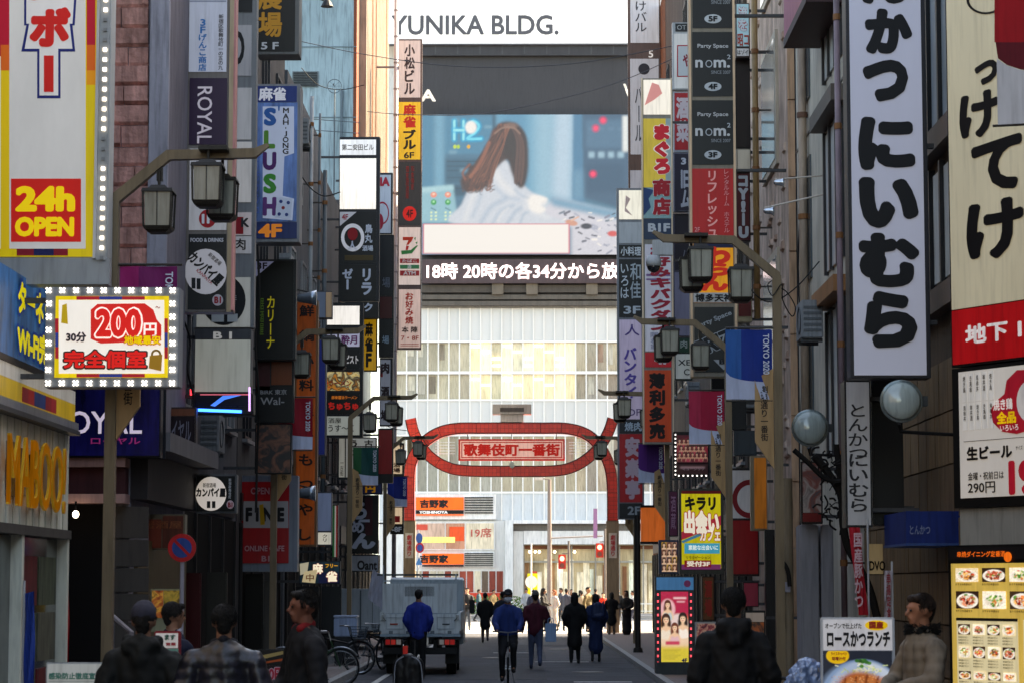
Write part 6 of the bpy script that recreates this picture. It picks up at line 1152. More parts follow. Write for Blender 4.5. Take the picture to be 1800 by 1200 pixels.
nobori('narrow white flag with red characters behind the man in the brown coat', [(1555, 1002), (1568, 1002), (1567, 1090), (1554, 1090)], 27, 'a49ca4', '串揚定食', '8c2c34', (1557, 1006, 1565, 1086), 1569)
nobori('royal blue flag hanging beside the ribbed facade', [(44, 1042), (61, 1038), (60, 1215), (42, 1215)], 23.6, '1c3c8c', None, '', None, 42)
nobori('slim red flag with white numerals at the dark entrance', [(112, 1008), (121, 1008), (121, 1165), (112, 1165)], 28.8, '9c141c', '88居酒屋', 'c8a0a0', (113.5, 1012, 119.5, 1090), 111)
nobori('pale cloth flag hanging beside the grey truck', [(655, 1000), (673, 1010), (676, 1075), (646, 1050)], 56, '8a92a6', None, '', None, 674)
# ---- fixtures: floodlights, awning, pipes, round signs, notice boards
def dome(label, px, py, r, d, wx):
    c = P(px, py, d); R_ = r / ppm(d); th = thing('floodlight', label, 'floodlight', tuple(c)); gm = M('8f9a96', rough=.22, metal=.55, var=.25)
    MB().lathe((c.x, c.y, c.z), [(R_ * .3, .16), (R_ * .7, .10), (R_ * .96, 0), (R_, -.06), (R_ * .97, -.07)][::-1], 28, 'y').build('reflector', gm, th, smooth=True)
    MB().lathe((c.x, c.y, c.z), [(R_ * .90, -.0705), (R_ * .8, -.11), (R_ * .5, -.14), (.001, -.15)], 28, 'y').build('lens', M('a9b4ae', rough=.12, spec=.9, var=.2), th, smooth=True)
    MB().tube([(c.x, c.y + .14, c.z - R_), (c.x + .02, c.y + .2, c.z - R_ * 1.35), (wx, c.y + .25, c.z - R_ * 1.5)], .02, 6).build('arm', blk, th)
    MB().box((c.x + R_ * .9, c.y - .02, c.z - .05), (c.x + R_ * 1.25, c.y + .1, c.z + .06)).build('housing', M('3a3c3c'), th)
dome('round grey floodlight in front of the brown tiled building', 1583, 705, 38, 27.4, 4.95); dome('round pale floodlight beside the right lamp pole', 1423, 752, 33, 33.5, 4.9)
for i, (p0, p1, lab) in enumerate((((1450, 309), (1362, 316), 'upper silver spotlight on a long arm before the stone wall'), ((1450, 342), (1344, 366), 'lower silver spotlight on a long arm before the stone wall'))):
    a, c = P(*p0, 39.5), P(*p1, 39.5); t = thing('spotlight', lab, 'spotlight', tuple(c)); MB().tube([(4.86, 39.5, a.z), tuple(c)], .014, 6).build('arm', M('b8aca0', metal=.5, rough=.4), t)
    MB().lathe((c.x + .06, c.y, c.z - .05), [(.02, -.08), (.045, -.05), (.06, .05), (.085, .09)], 14, 'x').build('reflector', M('c8ccd0', metal=.8, rough=.2), t, smooth=True)
for px, py, d, lab in ((536, 866, 46.8, 'silver spotlight in front of the lower orange sign'), (538, 524, 46.5, 'small spotlight at the top of the orange sign')):
    c = P(px, py, d); t = thing('spotlight', lab, 'spotlight', tuple(c)); MB().lathe((c.x, c.y, c.z), [(.05, -.22), (.09, -.1), (.12, .08), (.15, .2)], 16, 'x').build('reflector', M('8d9aa6', metal=.7, rough=.25), t, smooth=True); MB().tube([(c.x + .1, d, c.z + .1), (c.x - .3, d + .1, c.z + .2), (XL, d + .1, c.z + .2)], .015, 6).build('arm', blk, t)
wd_ = thing('hanging_light', 'dark lamp hanging high against the pale blue wall', 'lamp', P(578, 15, 60)); a = P(530, -5, 60); c = P(575, 4, 60); MB().tube([(XL, 60, a.z), tuple(c)], .02, 6).build('arm', blk, wd_); MB().lathe((c.x, c.y, c.z), [(.03, .1), (.10, 0), (.16, -.12)], 12).build('shade', blk, wd_)
sa_ = thing('satellite_dish', 'small satellite dish on a roof against the pale blue wall', 'antenna', P(588, 250, 66)); c = P(588, 152, 66); MB().ring((c.x, c.y, c.z), .20, .18, .02, 24, 'y').build('dish_rim', M('5f6e76', rough=.5), sa_)
m = MB(); [m.tube([(c.x + .19 * math.cos(a), c.y, c.z + .19 * math.sin(a)), (c.x - .19 * math.cos(a), c.y, c.z - .19 * math.sin(a))], .006, 4) for a in (0, .8, 1.57, 2.36)]; m.build('dish_grid', M('5f6e76', rough=.5), sa_); MB().tube([(c.x, 66.05, c.z - .1), (c.x, 66.05, 12.4)], .02, 6).build('mast', M('5a666c'), sa_)
MB().tube([(c.x - .02, 65.9, c.z), (c.x, 65.75, c.z + .02)], .012, 5).build('feed_arm', blk, sa_)
for z in (.9, 1.2): MB().tube([(c.x - .7, 66.05, c.z - z), (c.x + .7, 66.05, c.z - z - .1)], .012, 5).build('antenna_rod', M('5a666c'), sa_)
aw = thing('awning', 'blue shop awning with white lettering beside the brown tiles', 'awning', P(1610, 960, 28.5)); ab = front(aw, 29.6)
x0, x1 = gx(1556, 29.6), 4.94; z0, z1 = P(1600, 958, 29.6).z, P(1600, 905, 29.6).z
MB().box((x0, 27.9, z0), (x1, 29.6, z1)).build('canopy', M('0f2a70', rough=.7, var=.25), aw); MB().box((x0 - .01, 27.88, z0 - .03), (x1, 29.62, z0 - .002)).build('valance', M('2a4a80'), aw)
fbz = Board(aw, (x0, 27.9, 0), (1, 0, 0), (0, -1, 0)); fbz.text('とんかつ', None, M('7c88a4'), off=.01, uvbox=(.04, z0 + .1, .27, z0 + .2), bold=.02)
wp = thing('door_light_panel', 'softly lit cream sign panel with black cut letters beside the flag', 'sign', P(1545, 1000, 30)); wq = front(wp, 30.2); wq.slab('panel', (1528, 955, 1552, 1008), -.1, 0, M('a89470', rough=.5, emit=.08)); wq.text('DVO', (1528, 985, 1556, 1002), M('16120e'), off=.01, bold=.03, ext=.02)
# no parking sign
ns = thing('road_sign', 'round blue and red no parking sign on a pale pole', 'road sign', (gx(320, 30.4), 30.4, .1)); q = front(ns, 30.4); c = P(320, 962, 30.4)
MB().lathe((c.x, 30.4, c.z), [(.175, -.012), (.175, .012)], 32, 'y').build('disc', M('a8161c', rough=.4, emit=.05), ns); q.ellipse('blue_field', 320, 962, 17.5, 17.5, M('163c84', rough=.4, emit=.05), .016); 
m = MB(); s = .7071; L, t = .125, .018
m.add([(c.x + a * s * L + b_ * s * t, 30.4 - .02, c.z - a * s * L + b_ * s * t) for a, b_ in ((-1, -1), (1, -1), (1, 1), (-1, 1))], [(0, 1, 2, 3)]); m.build('red_bar', M('a8161c', emit=.05), ns)
MB().tube([(c.x, 30.43, .1), (c.x, 30.43, c.z - .0)], .028, 10).build('pole', M('a8a0a8', rough=.5), ns)
# utility pole on the right with plates and wires
up_ = thing('utility_pole', 'tan utility pole with a small number plate right of the lamp pole', 'utility pole', (gx(1383, 33), 33.4, .0)); x = gx(1384, 33.4)
MB().tube([(x, 33.4, 0), (x, 33.4, P(1384, 840, 33.4).z)], .085, 12).build('shaft', M('8a7a64', rough=.7, var=.25), up_); pq = front(up_, 33.3)
pq.slab('number_plate', (1380, 1022, 1389, 1040), 0, .02, M('9a9aa6')); pq.slab('yellow_tag', (1371, 1075, 1378, 1084), 0, .03, M('b8c81c', emit=.1)); pq.slab('meter_box', (1366, 1030, 1378, 1110), -.1, .03, M('6c655a', rough=.5))
def wire(label, pts, d, r=.012, col='15120f', kind='cable'):
    th = thing('cable', label, 'cable', tuple(P(*pts[0], d))); q = cr([(P(*p, d + (p[0] % 7) * .03)).to_tuple() for p in pts], 6); MB().tube(q, r, 6).build('strand', M(col, rough=.6), th)
wire('coil of black cable looped at the right lamp pole bend', [(1368, 488), (1350, 500), (1358, 520), (1374, 500), (1376, 528), (1392, 556), (1398, 540), (1384, 515), (1370, 505)], 31.4, .008)
wire('thin cable sagging across the street to the screen', [(640, 196), (720, 202), (850, 200), (1000, 170), (1100, 140), (1190, 100)], 78, .012, '4a4a50')
wire('black cable drooping between the mahjong sign and the light box column', [(524, 300), (545, 330), (570, 345), (598, 338)], 52, .014); wire('black cable from the low roofs up to the pale blue wall', [(530, 120), (560, 150), (600, 158), (640, 150)], 70, .012)
wire('cable bundle running down beside the blank sign column', [(452, 430), (456, 520), (449, 600), (455, 700), (452, 800), (450, 900)], 40.0, .02); wire('cable loops hanging left of the column of blank boxes', [(322, 560), (334, 600), (330, 650), (340, 700), (336, 760)], 35.6, .016)
wire('cable hanging down the cream building by the pipe', [(1404, 200), (1408, 330), (1403, 470), (1410, 620), (1406, 760)], 43.0, .014); wire('thin wire sagging over the right pavement below the lamp arm', [(1290, 470), (1330, 520), (1360, 530), (1400, 505), (1440, 460)], 38, .01)
wire('low sagging wire between the left signs and the gate', [(665, 740), (690, 752), (715, 756)], 76, .012); wire('long thin wire crossing high above the street', [(470, 60), (640, 96), (820, 118), (1010, 112), (1190, 80)], 62, .010, '3a3a40')
# twisted dry vine down the right wall
random.seed(31)
vn = thing('climbing_vine', 'bare dark vine twisting down beside the white pillars', 'vine', P(1530, 1080, 32))
def vine(pts, d, r, nm='stem'): MB().tube(cr([(P(*p, d)).to_tuple() for p in pts], 6), r, 7).build(nm, M('1c1611', rough=.8, var=.3, sc=8), vn)
vine([(1430, 800), (1455, 830), (1478, 870), (1482, 920), (1490, 960), (1512, 1000), (1530, 1040), (1545, 1100)], 32.5, .055); vine([(1395, 790), (1420, 812), (1445, 836), (1470, 846), (1500, 838), (1520, 822)], 32.4, .035, 'branch'); vine([(1470, 780), (1476, 840), (1484, 890), (1480, 940)], 32.6, .04)
for i in range(60):
    x = random.uniform(1440, 1515); y = random.uniform(785, 925 if x < 1500 else 850); a = random.uniform(0, 6.3); l = random.uniform(8, 26); e = (x + l * math.cos(a), y + l * math.sin(a)); k = (x + l * .5 * math.cos(a + .5), y + l * .5 * math.sin(a + .5))
    vine([(x, y), k, e], 32.3 + random.uniform(0, .4), random.uniform(.006, .016), 'twig')
vine([(1362, 940), (1368, 975), (1384, 1000), (1388, 1030)], 33.1, .03)
# white pillars and the poster above them
for i, (x0, x1, l) in enumerate(((1408, 1440, 'wider pale grey pillar left of the vine'), (1444, 1466, 'narrow pale pillar right beside the vine'))):
    t = thing('pillar', l, 'pillar', (gx((x0 + x1) / 2, 36.2), 36.2, 0)); MB().box((gx(x0, 36), 36.0, 0), (gx(x1, 36), 36.6, P(1430, 921, 36).z)).build('shaft', M('8f8d90', rough=.6, var=.15), t, bevel=.02); MB().box((gx(x0, 36) - .02, 35.98, 0), (gx(x1, 36) + .02, 36.62, .35)).build('plinth', M('6b686a'), t)
sgn('poster_board', 'tilted restaurant photo poster above the pale pillars', 'poster', (1408, 810, 1446, 920), 35.8, [((1411, 813, 1443, 900), mspots(['5c5450', '8c8480', '6c3830', '3c4248', '9a8c74'], 3, .03), 0), ((1411, 901, 1443, 916), '6a1c1c', .03)], frame='2a2422', depth=.1)
# pipes on right walls
def pipe(label, px, d, y1, col, r=.06, y0=-60, X=None, bands=('8a5a34',)):
    x = gx(px, d); t = thing('drain_pipe', label, 'pipe', (x, d, .1)); MB().tube([(x, d, max(.1, P(px, y1, d).z)), (x, d, P(px, y0, d).z)], r, 10).build('pipe', M(col, rough=.5, var=.4, sc=3), t, smooth=True)
    for k in range(6):
        z = P(px, y0 + (y1 - y0) * (k + .5) / 6, d).z; MB().lathe((x, d, z), [(r * 1.25, 0), (r * 1.25, .09)], 10).build('collar', M(bands[k % len(bands)], rough=.5), t)
        MB().box((min(x, x + .3) if x > 0 else x - .3, d - .02, z + .03), (max(x, x + .3) if x > 0 else x, d + .02, z + .06)).build('clip', M('4a4440'), t)
pipe('rusty banded drain pipe in the gap by the cream building', 1420, 41.5, 1010, 'a8927c', .075, bands=('8a5a34', '6c4c3c')); pipe('slim vertical pipe at the edge of the huge white sign', 1484, 35.4, 1090, '8a7478', .045)
pipe('tan pipe running down the rough stone wall', 1336, 46.0, 560, 'a8885c', .06); pipe('grey conduit on the left above the low building', 541, 55, 800, 'a8aeb0', .045, y0=170); pipe('second thin conduit beside it on the left', 556, 57, 700, '6c7478', .03, y0=200); pipe('thin silver pipe near the blank light boxes', 566, 56, 1020, '5a6468', .05, y0=300)
# air conditioner units and cabinets filling the walls
def acunit(lab, px, py, d, side):
    c = P(px, py, d); t = thing('air_conditioner', lab, 'air conditioner', tuple(c)); X = XL + .05 if side < 0 else XR - .05; s = side
    a, b_ = (X, X + .34) if s < 0 else (X - .34, X)
    MB().box((a, d, c.z - .3), (b_, d + .8, c.z + .3)).build('casing', M('8c9092', rough=.5, var=.25), t, bevel=.015); fx = b_ + .004 if s < 0 else a - .004
    MB().ring((fx, d + .32, c.z), .22, .2, .02, 20, 'x').build('fan_guard', M('3c4042'), t); MB().box((a, d + .1, c.z - .36), (b_, d + .14, c.z - .303)).build('bracket', M('55585a'), t); MB().box((a, d + .66, c.z - .36), (b_, d + .7, c.z - .303)).build('bracket', M('55585a'), t)
    for k in range(5): MB().box((a + .03, d - .012, c.z - .2 + k * .09), (b_ - .03, d - .001, c.z - .16 + k * .09)).build('louvre_slat', M('5f6466'), t)
for i, a in enumerate((('grey air conditioner unit right of the mahjong sign', 545, 330, 52.5, -1), ('air conditioner high above the blue mahjong sign edge', 538, 230, 54.5, -1), ('air conditioner above the slim dark blue vertical sign', 566, 560, 58.5, -1), ('air conditioner on the wall behind the red banner', 1232, 640, 55, 1), ('air conditioner beside the cream building window', 1452, 560, 38.5, 1), ('air conditioner unit low beside the mahjong sign', 532, 470, 50.6, -1), ('small air conditioner by the slim deep blue sign', 566, 820, 54, -1), ('air conditioner behind the cafe sign on the left', 405, 760, 39, -1), ('air conditioner on the wall above the dating cafe sign', 1222, 715, 58, 1), ('air conditioner unit deep behind the party space column', 1205, 690, 66, 1), ('air conditioner under the stone building lantern', 1312, 690, 48.5, 1))): acunit(*a)
# notice boards, door leaves and small posters at street level (left)
th, b = sgn('notice_board', 'white notice sheet with green characters at the bottom left', 'notice', (80, 1163, 192, 1240), 22.5, [((83, 1166, 189, 1238), 'c2c8c8', .12, (('感染防止徹底宣言', (86, 1181, 180, 1193), '4a8a78', {'bold': .04}), ('@rect', (86, 1196, 180, 1197), '9aa8a4')))], frame='b0b2b2', depth=.03, wall=False)
c0 = b.bx((80, 1163, 192, 1240)); [MB().box((x, 22.52, .1), (x + .03, 22.56, c0[1])).build('leg', M('8a8a8a'), th) for x in (c0[0] + .03, c0[2] - .06)]
sgn('poster_board', 'framed food photo poster with gold border behind the cap wearer', 'poster', (264, 1034, 318, 1110), 31.2, [((267, 1037, 287, 1085), mspots(['140c08', 'a85020', 'd8a040', '2a1008'], 7, .10), 0), ((288, 1037, 316, 1085), mspots(['1c1408', '7c7028', 'b89838', '2c2410'], 7, .08), 0)], frame='9a9a7c', depth=.05, wall=False)
sgn('shop_sign', 'brown backlit sign with raised letters under the pink band', 'sign', (243, 903, 325, 966), 32.6, [((246, 912, 284, 962), M('6a2c1c', emit=.05, var=.4), 0), ((286, 906, 322, 962), M('5a2a1c', emit=.04, var=.4), 0, (('居酒屋', (250, 915, 320, 928), '8a4c2c', {'bold': .02}),))], frame='6c6250', wall=False)
sgn('notice_board', 'white notice with green characters and red edge between two passers by', 'notice', (270, 1108, 317, 1250), 18.5, [((274, 1112, 313, 1138), 'c8c8cc', .16, (('ます', (290, 1114, 309, 1124), '1c5a4c', {'bold': .06}), ('営業', (292, 1128, 310, 1134), 'a82838', {'bold': .05}))), ((274, 1139, 313, 1248), '5c8a80', .06)], frame='8c1c28', depth=.03, wall=False)
sgn('standing_signboard', 'board with a large red 000 yen price beside the bearded man', 'signboard', (452, 1140, 502, 1262), 24.0, [((454, 1142, 500, 1168), M('1c1612', var=.3), 0, (('@poly', [(455, 1152), (498, 1143), (498, 1149), (455, 1159)], 'a89058', .017), ('@poly', [(455, 1164), (498, 1156), (498, 1160), (455, 1167)], 'b85020', .0175))), ((454, 1169, 500, 1202), '241216', .0, (('000円', (454, 1172, 500, 1196), 'b02c3c', {'bold': .05, 'oc': 'd0b0bc', 'ob': .06}),)), ((454, 1203, 500, 1260), '1c2c64', .04)], frame='1a1a1e', depth=.04, wall=False)
hr = thing('handrail', 'slanted metal handrail by the entrance behind the cap wearer', 'handrail', P(200, 1120, 27)); a, c = P(196, 1082, 27), P(230, 1110, 27); MB().tube([tuple(a), tuple(c), (c.x, c.y, .1)], .035, 8).build('rail', M('8c8488', metal=.3), hr); MB().tube([(a.x, a.y, a.z), (a.x, a.y, .1)], .03, 8).build('post', M('8c8488', metal=.3), hr)
for i, (bx, d, c, lab) in enumerate((((402, 1005, 412, 1200), 44, '6c5a48', 'tan door post left of the dark doorway'), ((414, 1008, 462, 1280), 45.3, '08080a', 'black panel painted as the dark of the doorway under the red cafe sign'), ((464, 1020, 476, 1200), 45.2, '4a4642', 'grey shutter edge inside the doorway'), ((322, 1006, 352, 1200), 37.1, '4a1214', 'dark red door panel behind the road sign'), ((362, 1005, 398, 1200), 38, '2c2a26', 'dark green grey door panel with small poster'), ((520, 1030, 560, 1180), 50, '1c1d20', 'dark shutter behind the bearded man'), ((565, 1030, 600, 1120), 56, '26282a', 'dark shutter left of the white truck'))):  # the doorway is a flat panel with its darkness put into the colour
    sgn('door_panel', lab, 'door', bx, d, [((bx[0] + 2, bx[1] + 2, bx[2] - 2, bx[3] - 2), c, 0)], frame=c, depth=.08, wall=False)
sgn('shop_fascia', 'curved copper coloured fascia with dark vertical stripes on the left', 'sign', (292, 715, 344, 812), 34.5, [((294, 718, 342, 730), '6a4030', .04), ((294, 732, 342, 782), M('2c1c22', rough=.3, var=.5), 0, (('イヤル', (302, 738, 336, 776), '7c7c8c', {}),)), ((294, 783, 342, 808), '9a7c6c', .06)], frame='3a2c2a', wall=True)
sgn('blank_sign_box', 'tilted blue grey metal box with a cream side near the left lamp', 'sign', (548, 512, 584, 560), 52.5, [((550, 514, 572, 558), '6c7c94', .04), ((573, 514, 583, 558), 'b0987c', .08)], frame='4a5058')
sgn('shutter_panel', 'dark shop shutter at the pavement right of the stone wall', 'shutter', (1346, 930, 1368, 1200), 43.5, [((1348, 932, 1366, 1198), '1e1c1c', 0)], frame='141416', wall=False)
# traffic lights far
def tlight(label, px, py, d, polx):
    c = P(px, py, d); t = thing('traffic_light', label, 'traffic light', (gx(polx, d), d, 0)); q = front(t, d - .2); X = gx(polx, d)
    MB().tube([(X, d, 0), (X, d, c.z + .9)], .055, 8).build('pole', M('6a6460'), t); MB().tube([(X, d, c.z + .35), (c.x, d, c.z + .35)], .025, 6).build('arm', M('6a6460'), t)
    s = 1 / ppm(d); MB().box((c.x - 6.5 * s, d - .19, c.z - 13 * s), (c.x + 6.5 * s, d + .05, c.z + 12 * s)).build('housing', M('a02820', emit=.15), t)
    q.ellipse('red_lens', px, py - 5, 4.2, 4.6, M('ff8a78', emit=2.2, var=0), .02, th=.02, n=14); q.ellipse('green_lens', px, py + 7, 4, 4.4, M('6a3a34'), .02, th=.02, n=14)
tlight('lower red pedestrian light near the middle of the crossing', 988, 986, 108, 1000); tlight('upper red pedestrian light beside the right gate pillar', 1054, 966, 104, 1064)
fp = thing('street_light_pole', 'grey mast with a small camera arm behind the gate', 'street light', (gx(966, 112), 112, 0)); x = gx(966, 112); z = P(966, 842, 112).z; MB().tube([(x, 112, 0), (x, 112, z)], [.13, .08], 10).build('pole', M('7c706a', rough=.5), fp); MB().tube([(x, 112, z), (x - .35, 112, z + .05)], .03, 6).build('arm', M('7c706a'), fp); MB().box((x - .65, 111.9, z - .02), (x - .3, 112.1, z + .12)).build('camera', M('c8c0b8'), fp)
MB().tube([(x, 112, P(966, 945, 112).z), (gx(1060, 112), 112, P(966, 945, 112).z + .1)], .035, 6).build('cross_arm', M('8c8480'), fp)
sb2 = thing('street_light_pole', 'thin white pole before the far shop entrance', 'street light', (gx(934, 118), 118, 0)); x = gx(934, 118); MB().tube([(x, 118, 0), (x, 118, P(934, 955, 118).z)], .04, 8).build('pole', M('d8d4cc'), sb2); MB().lathe((x, 117.9, P(934, 1022, 118).z), [(.3, -.02), (.3, .02)], 16, 'y').build('disc', M('d8d8d0'), sb2)
pl = thing('banner', 'narrow purple hanging banner beyond the gate', 'banner', P(1046, 945, 106)); q = front(pl, 106); q.slab('cloth', (1043, 893, 1050, 945), -.01, .01, M('8c6a94', emit=.05))
bs = thing('road_sign', 'blue sign and red ringed sign stacked beside the left gate pillar', 'road sign', (gx(735, 93), 93, 0)); q = front(bs, 92.8); MB().tube([(gx(735, 93), 93, 0), (gx(735, 93), 93, P(735, 930, 93).z)], .035, 8).build('pole', M('9aa0a8'), bs)
q.ellipse('disc', 737, 945, 6, 9, M('2c5ca8', emit=.1), 0, th=.02); q.ellipse('disc', 738, 962, 7.5, 9, M('b02838', emit=.1), 0, th=.02); q.ellipse('blue_field', 738, 962, 5, 6.2, M('2c4ca0', emit=.1), .024); q.poly('triangle', [(730, 992), (742, 992), (737, 978)], M('3c7cc0', emit=.1), 0, th=.02)
# ================================================================ PEOPLE
def tcaps(mb, p0, p1, r0, r1, sy=1.0, n=12):
    """tapered capsule"""
    p0, p1 = Vector(p0), Vector(p1); t = (p1 - p0); L = t.length or 1e-4; t = t.normalized()
    a = t.orthogonal().normalized() if abs(t.z) < .9 else Vector((1, 0, 0)); a = (a - t * a.dot(t)).normalized(); b = t.cross(a).normalized(); k = len(mb.v); rings = []
    for i in range(5): q = math.pi / 2 * (1 - i / 4) ; rings.append((-r0 * math.sin(q), max(.02 * r0, r0 * math.cos(q))))
    for i in range(1, 5): q = math.pi / 2 * i / 4; rings.append((L + r1 * math.sin(q), max(.02 * r1, r1 * math.cos(q))))
    rings.insert(5, (L, r1))
    for h, r in rings:
        for j in range(n):
            w = 2 * math.pi * j / n; v = (a * math.cos(w) + b * math.sin(w)) * r; v.y *= sy; mb.v.append(tuple(p0 + t * h + v))
    m = len(rings)
    for i in range(m - 1):
        for j in range(n): mb.f.append((k + i * n + j, k + i * n + (j + 1) % n, k + (i + 1) * n + (j + 1) % n, k + (i + 1) * n + j))
    mb.f.append(tuple(k + j for j in range(n))[::-1]); mb.f.append(tuple(k + (m - 1) * n + j for j in range(n)))
def skin(name, mb, mat, parent, voxel, sm=4, fold=0, freq=9, puff=0, seed=0):
    me = bpy.data.meshes.new(name); me.from_pydata(mb.v, [], mb.f)
    bm = bmesh.new(); bm.from_mesh(me); bmesh.ops.recalc_face_normals(bm, faces=bm.faces); bm.to_mesh(me); bm.free()
    o = bpy.data.objects.new(name, me); SCR.collection.objects.link(o)
    m = o.modifiers.new('r', 'REMESH'); m.mode = 'VOXEL'; m.voxel_size = voxel
    m = o.modifiers.new('s', 'SMOOTH'); m.iterations = sm; m.factor = .5
    VL.update(); ev = o.evaluated_get(VL.depsgraph); me2 = bpy.data.meshes.new_from_object(ev)
    bpy.data.objects.remove(o); bpy.data.meshes.remove(me)
    if fold or puff:
        n = len(me2.vertices); co = np.zeros(n * 3); no = np.zeros(n * 3); me2.vertices.foreach_get('co', co); me2.vertex_normals.foreach_get('vector', no); co = co.reshape(-1, 3); no = no.reshape(-1, 3); d = np.zeros(n)
        for i in range(n):
            x, y, z = co[i]
            if fold: d[i] = fold * mnoise.noise(Vector((x * freq + seed, y * freq, z * freq * .6 + seed))) + fold * .5 * mnoise.noise(Vector((x * freq * 2.6, y * freq * 2.6 + seed, z * freq * 2.2)))
        if puff: d += puff * (np.abs(np.sin(co[:, 2] * 42)) - .5)
        co += no * d[:, None]; me2.vertices.foreach_set('co', co.ravel())
    me2.name = name; me2.materials.clear(); me2.materials.append(mat); me2.polygons.foreach_set('use_smooth', [True] * len(me2.polygons))
    o = link(bpy.data.objects.new(name, me2)); o.parent = parent; return o
SK = '8c6450'
def person(label, px, d, face, h=1.70, coat='2a2b2e', legs='1c1d22', hair='1a1512', style='short', kind='jacket', pose='stand', near=False, w=1.0, skincol=SK, bag=None, mask=None, cap='2c2c38',
           arms='down', zoff=0, hood=False, collar=None, puff=0, camo=False, shoes='141416', long=0, lean=0, head=0, dy=0, X=None, rough=.8):
    """face: heading in degrees, 0 = towards the camera, 90 = to the right, 180 = away"""
    random.seed(hash(label) % 1000 if False else len(label) * 7 + int(px))
    x = gx(px, d) if X is None else X; th = thing('person', label, 'person', (x, d, zoff), R(face))
    V = .011 if near else .022; H = h; sd_ = random.uniform(0, 50)
    def q(a): return (a[0] * H * (w if abs(a[0]) < .3 else 1), a[1] * H + (lean * (a[2] - .5) * H if a[2] > .5 else 0), a[2] * H)
    st = {'stand': (((.052, 0, .285), (.055, .01, .045)), ((-.052, 0, .285), (-.055, .01, .045))), 'walk': (((.048, -.055, .29), (.05, -.07, .045)), ((-.048, .03, .28), (-.05, .15, .085))), 'step': (((.05, .02, .285), (.052, .07, .05)), ((-.05, -.03, .285), (-.052, -.05, .04))),
          'ride': (((.06, -.20, .42), (.06, -.13, .19)), ((-.06, -.17, .34), (-.06, -.10, .10)))}[pose]
    hip = .53
    A = {'down': (((.140, .02, .64), (.138, -.02, .50)), ((-.140, .02, .64), (-.138, -.02, .50))), 'pocket': (((.150, .035, .65), (.118, -.05, .545)), ((-.150, .035, .65), (-.118, -.05, .545))),
         'front': (((.15, -.03, .66), (.06, -.14, .62)), ((-.15, -.03, .66), (-.06, -.14, .62))), 'bars': (((.135, -.06, .67), (.115, -.20, .60)), ((-.135, -.06, .67), (-.115, -.20, .60))), 'one': (((.155, .02, .64), (.16, -.05, .51)), ((-.16, -.02, .65), (-.14, -.13, .58))), 'up': (((.14, -.06, .70), (.05, -.11, .80)), ((-.155, .02, .64), (-.16, -.02, .50)))}[arms]
    b = MB()
    tcaps(b, q((0, .012, .845)), q((0, .006, .90)), .031 * H, .031 * H); tcaps(b, q((0, .01, .62)), q((0, .005, .79)), .078 * H, .085 * H, .62); tcaps(b, q((0, .008, hip)), q((0, .01, .62)), .085 * H, .075 * H, .7); tcaps(b, q((-.085, .01, .785)), q((.085, .01, .785)), .033 * H, .033 * H)
    hb = MB()
    hr_ = Matrix.Rotation(R(head), 3, 'Z'); hc = Vector(q((0, 0, .935)))
    def hq(a): v = hr_ @ Vector((a[0] * H, a[1] * H, a[2] * H)); return tuple(hc + v)
    tcaps(b, hq((0, .012, .012)), hq((0, -.006, .012)), .047 * H, .045 * H); tcaps(b, hq((0, .0, .022)), hq((0, .0, .018)), .045 * H, .045 * H); tcaps(b, hq((0, -.014, -.01)), hq((0, -.03, -.043)), .036 * H, .019 * H)
    tcaps(b, hq((0, -.050, .008)), hq((0, -.062, -.012)), .006 * H, .0085 * H, n=8); tcaps(b, hq((-.018, -.046, .016)), hq((.018, -.046, .016)), .008 * H, .008 * H, n=8); tcaps(b, hq((-.010, -.049, -.028)), hq((.010, -.049, -.028)), .0055 * H, .0055 * H, n=8)
    for s in (-1, 1): tcaps(b, hq((s * .045, .004, .010)), hq((s * .044, .004, -.010)), .009 * H, .006 * H, n=8)
    for (kn, an), s in zip(st, (1, -1)):
        hp = (s * .045, .01, hip - .01); tcaps(b, q(hp), q(kn), .052 * H, .032 * H); tcaps(b, q(kn), q(an), .031 * H, .020 * H); tcaps(b, q(an), q((an[0], an[1] - .055, an[2] - .022)), .02 * H, .017 * H)
    for (el, wr), s in zip(A, (1, -1)):
        sh = (s * .104, .01, .782); tcaps(b, q(sh), q(el), .030 * H, .023 * H); tcaps(b, q(el), q(wr), .023 * H, .015 * H)
        e, w_ = Vector(q(el)), Vector(q(wr)); dr = (w_ - e).normalized(); sd = dr.cross(Vector((0, 0, 1))); sd = sd.normalized() if sd.length > .1 else Vector((0, 1, 0)); pn = dr.cross(sd).normalized()
        pc = w_ + dr * .055 * (H / 1.7); tcaps(b, w_ + dr * .015, pc + sd * .012, .022, .022); tcaps(b, w_ + dr * .015, pc - sd * .014, .022, .020)
        if near:
            for k, (o_, L_) in enumerate(((-.030, .062), (-.010, .074), (.010, .070), (.029, .052))):
                r0 = pc + sd * o_ + dr * .012; m1 = r0 + dr * L_ * .5 + pn * .008 * s; m2 = r0 + dr * L_ * .85 + pn * .03 * s; tcaps(b, r0, m1, .0095, .009, n=8); tcaps(b, m1, m2, .009, .0075, n=8)
            tcaps(b, w_ + dr * .03 - sd * .022, pc - sd * .045 + pn * .015 * s, .011, .009, n=8)
        else: tcaps(b, pc, pc + dr * .05 * (H / 1.7), .02, .014)
    skin('body', b, M(skincol, rough=.6, var=.12, sc=8), th, V, sm=3)
    # eyes
    if face in (0,) or near or abs(face) < 80:
        for s in (-1, 1):
            e = MB(); c = hq((s * .018, -.0505, .004)); e.ell(c, .011 * H / 1.7 * 1.1, .008, .008, 8, 6); e.build('eye', M('16120f', rough=.2), th, world=False)
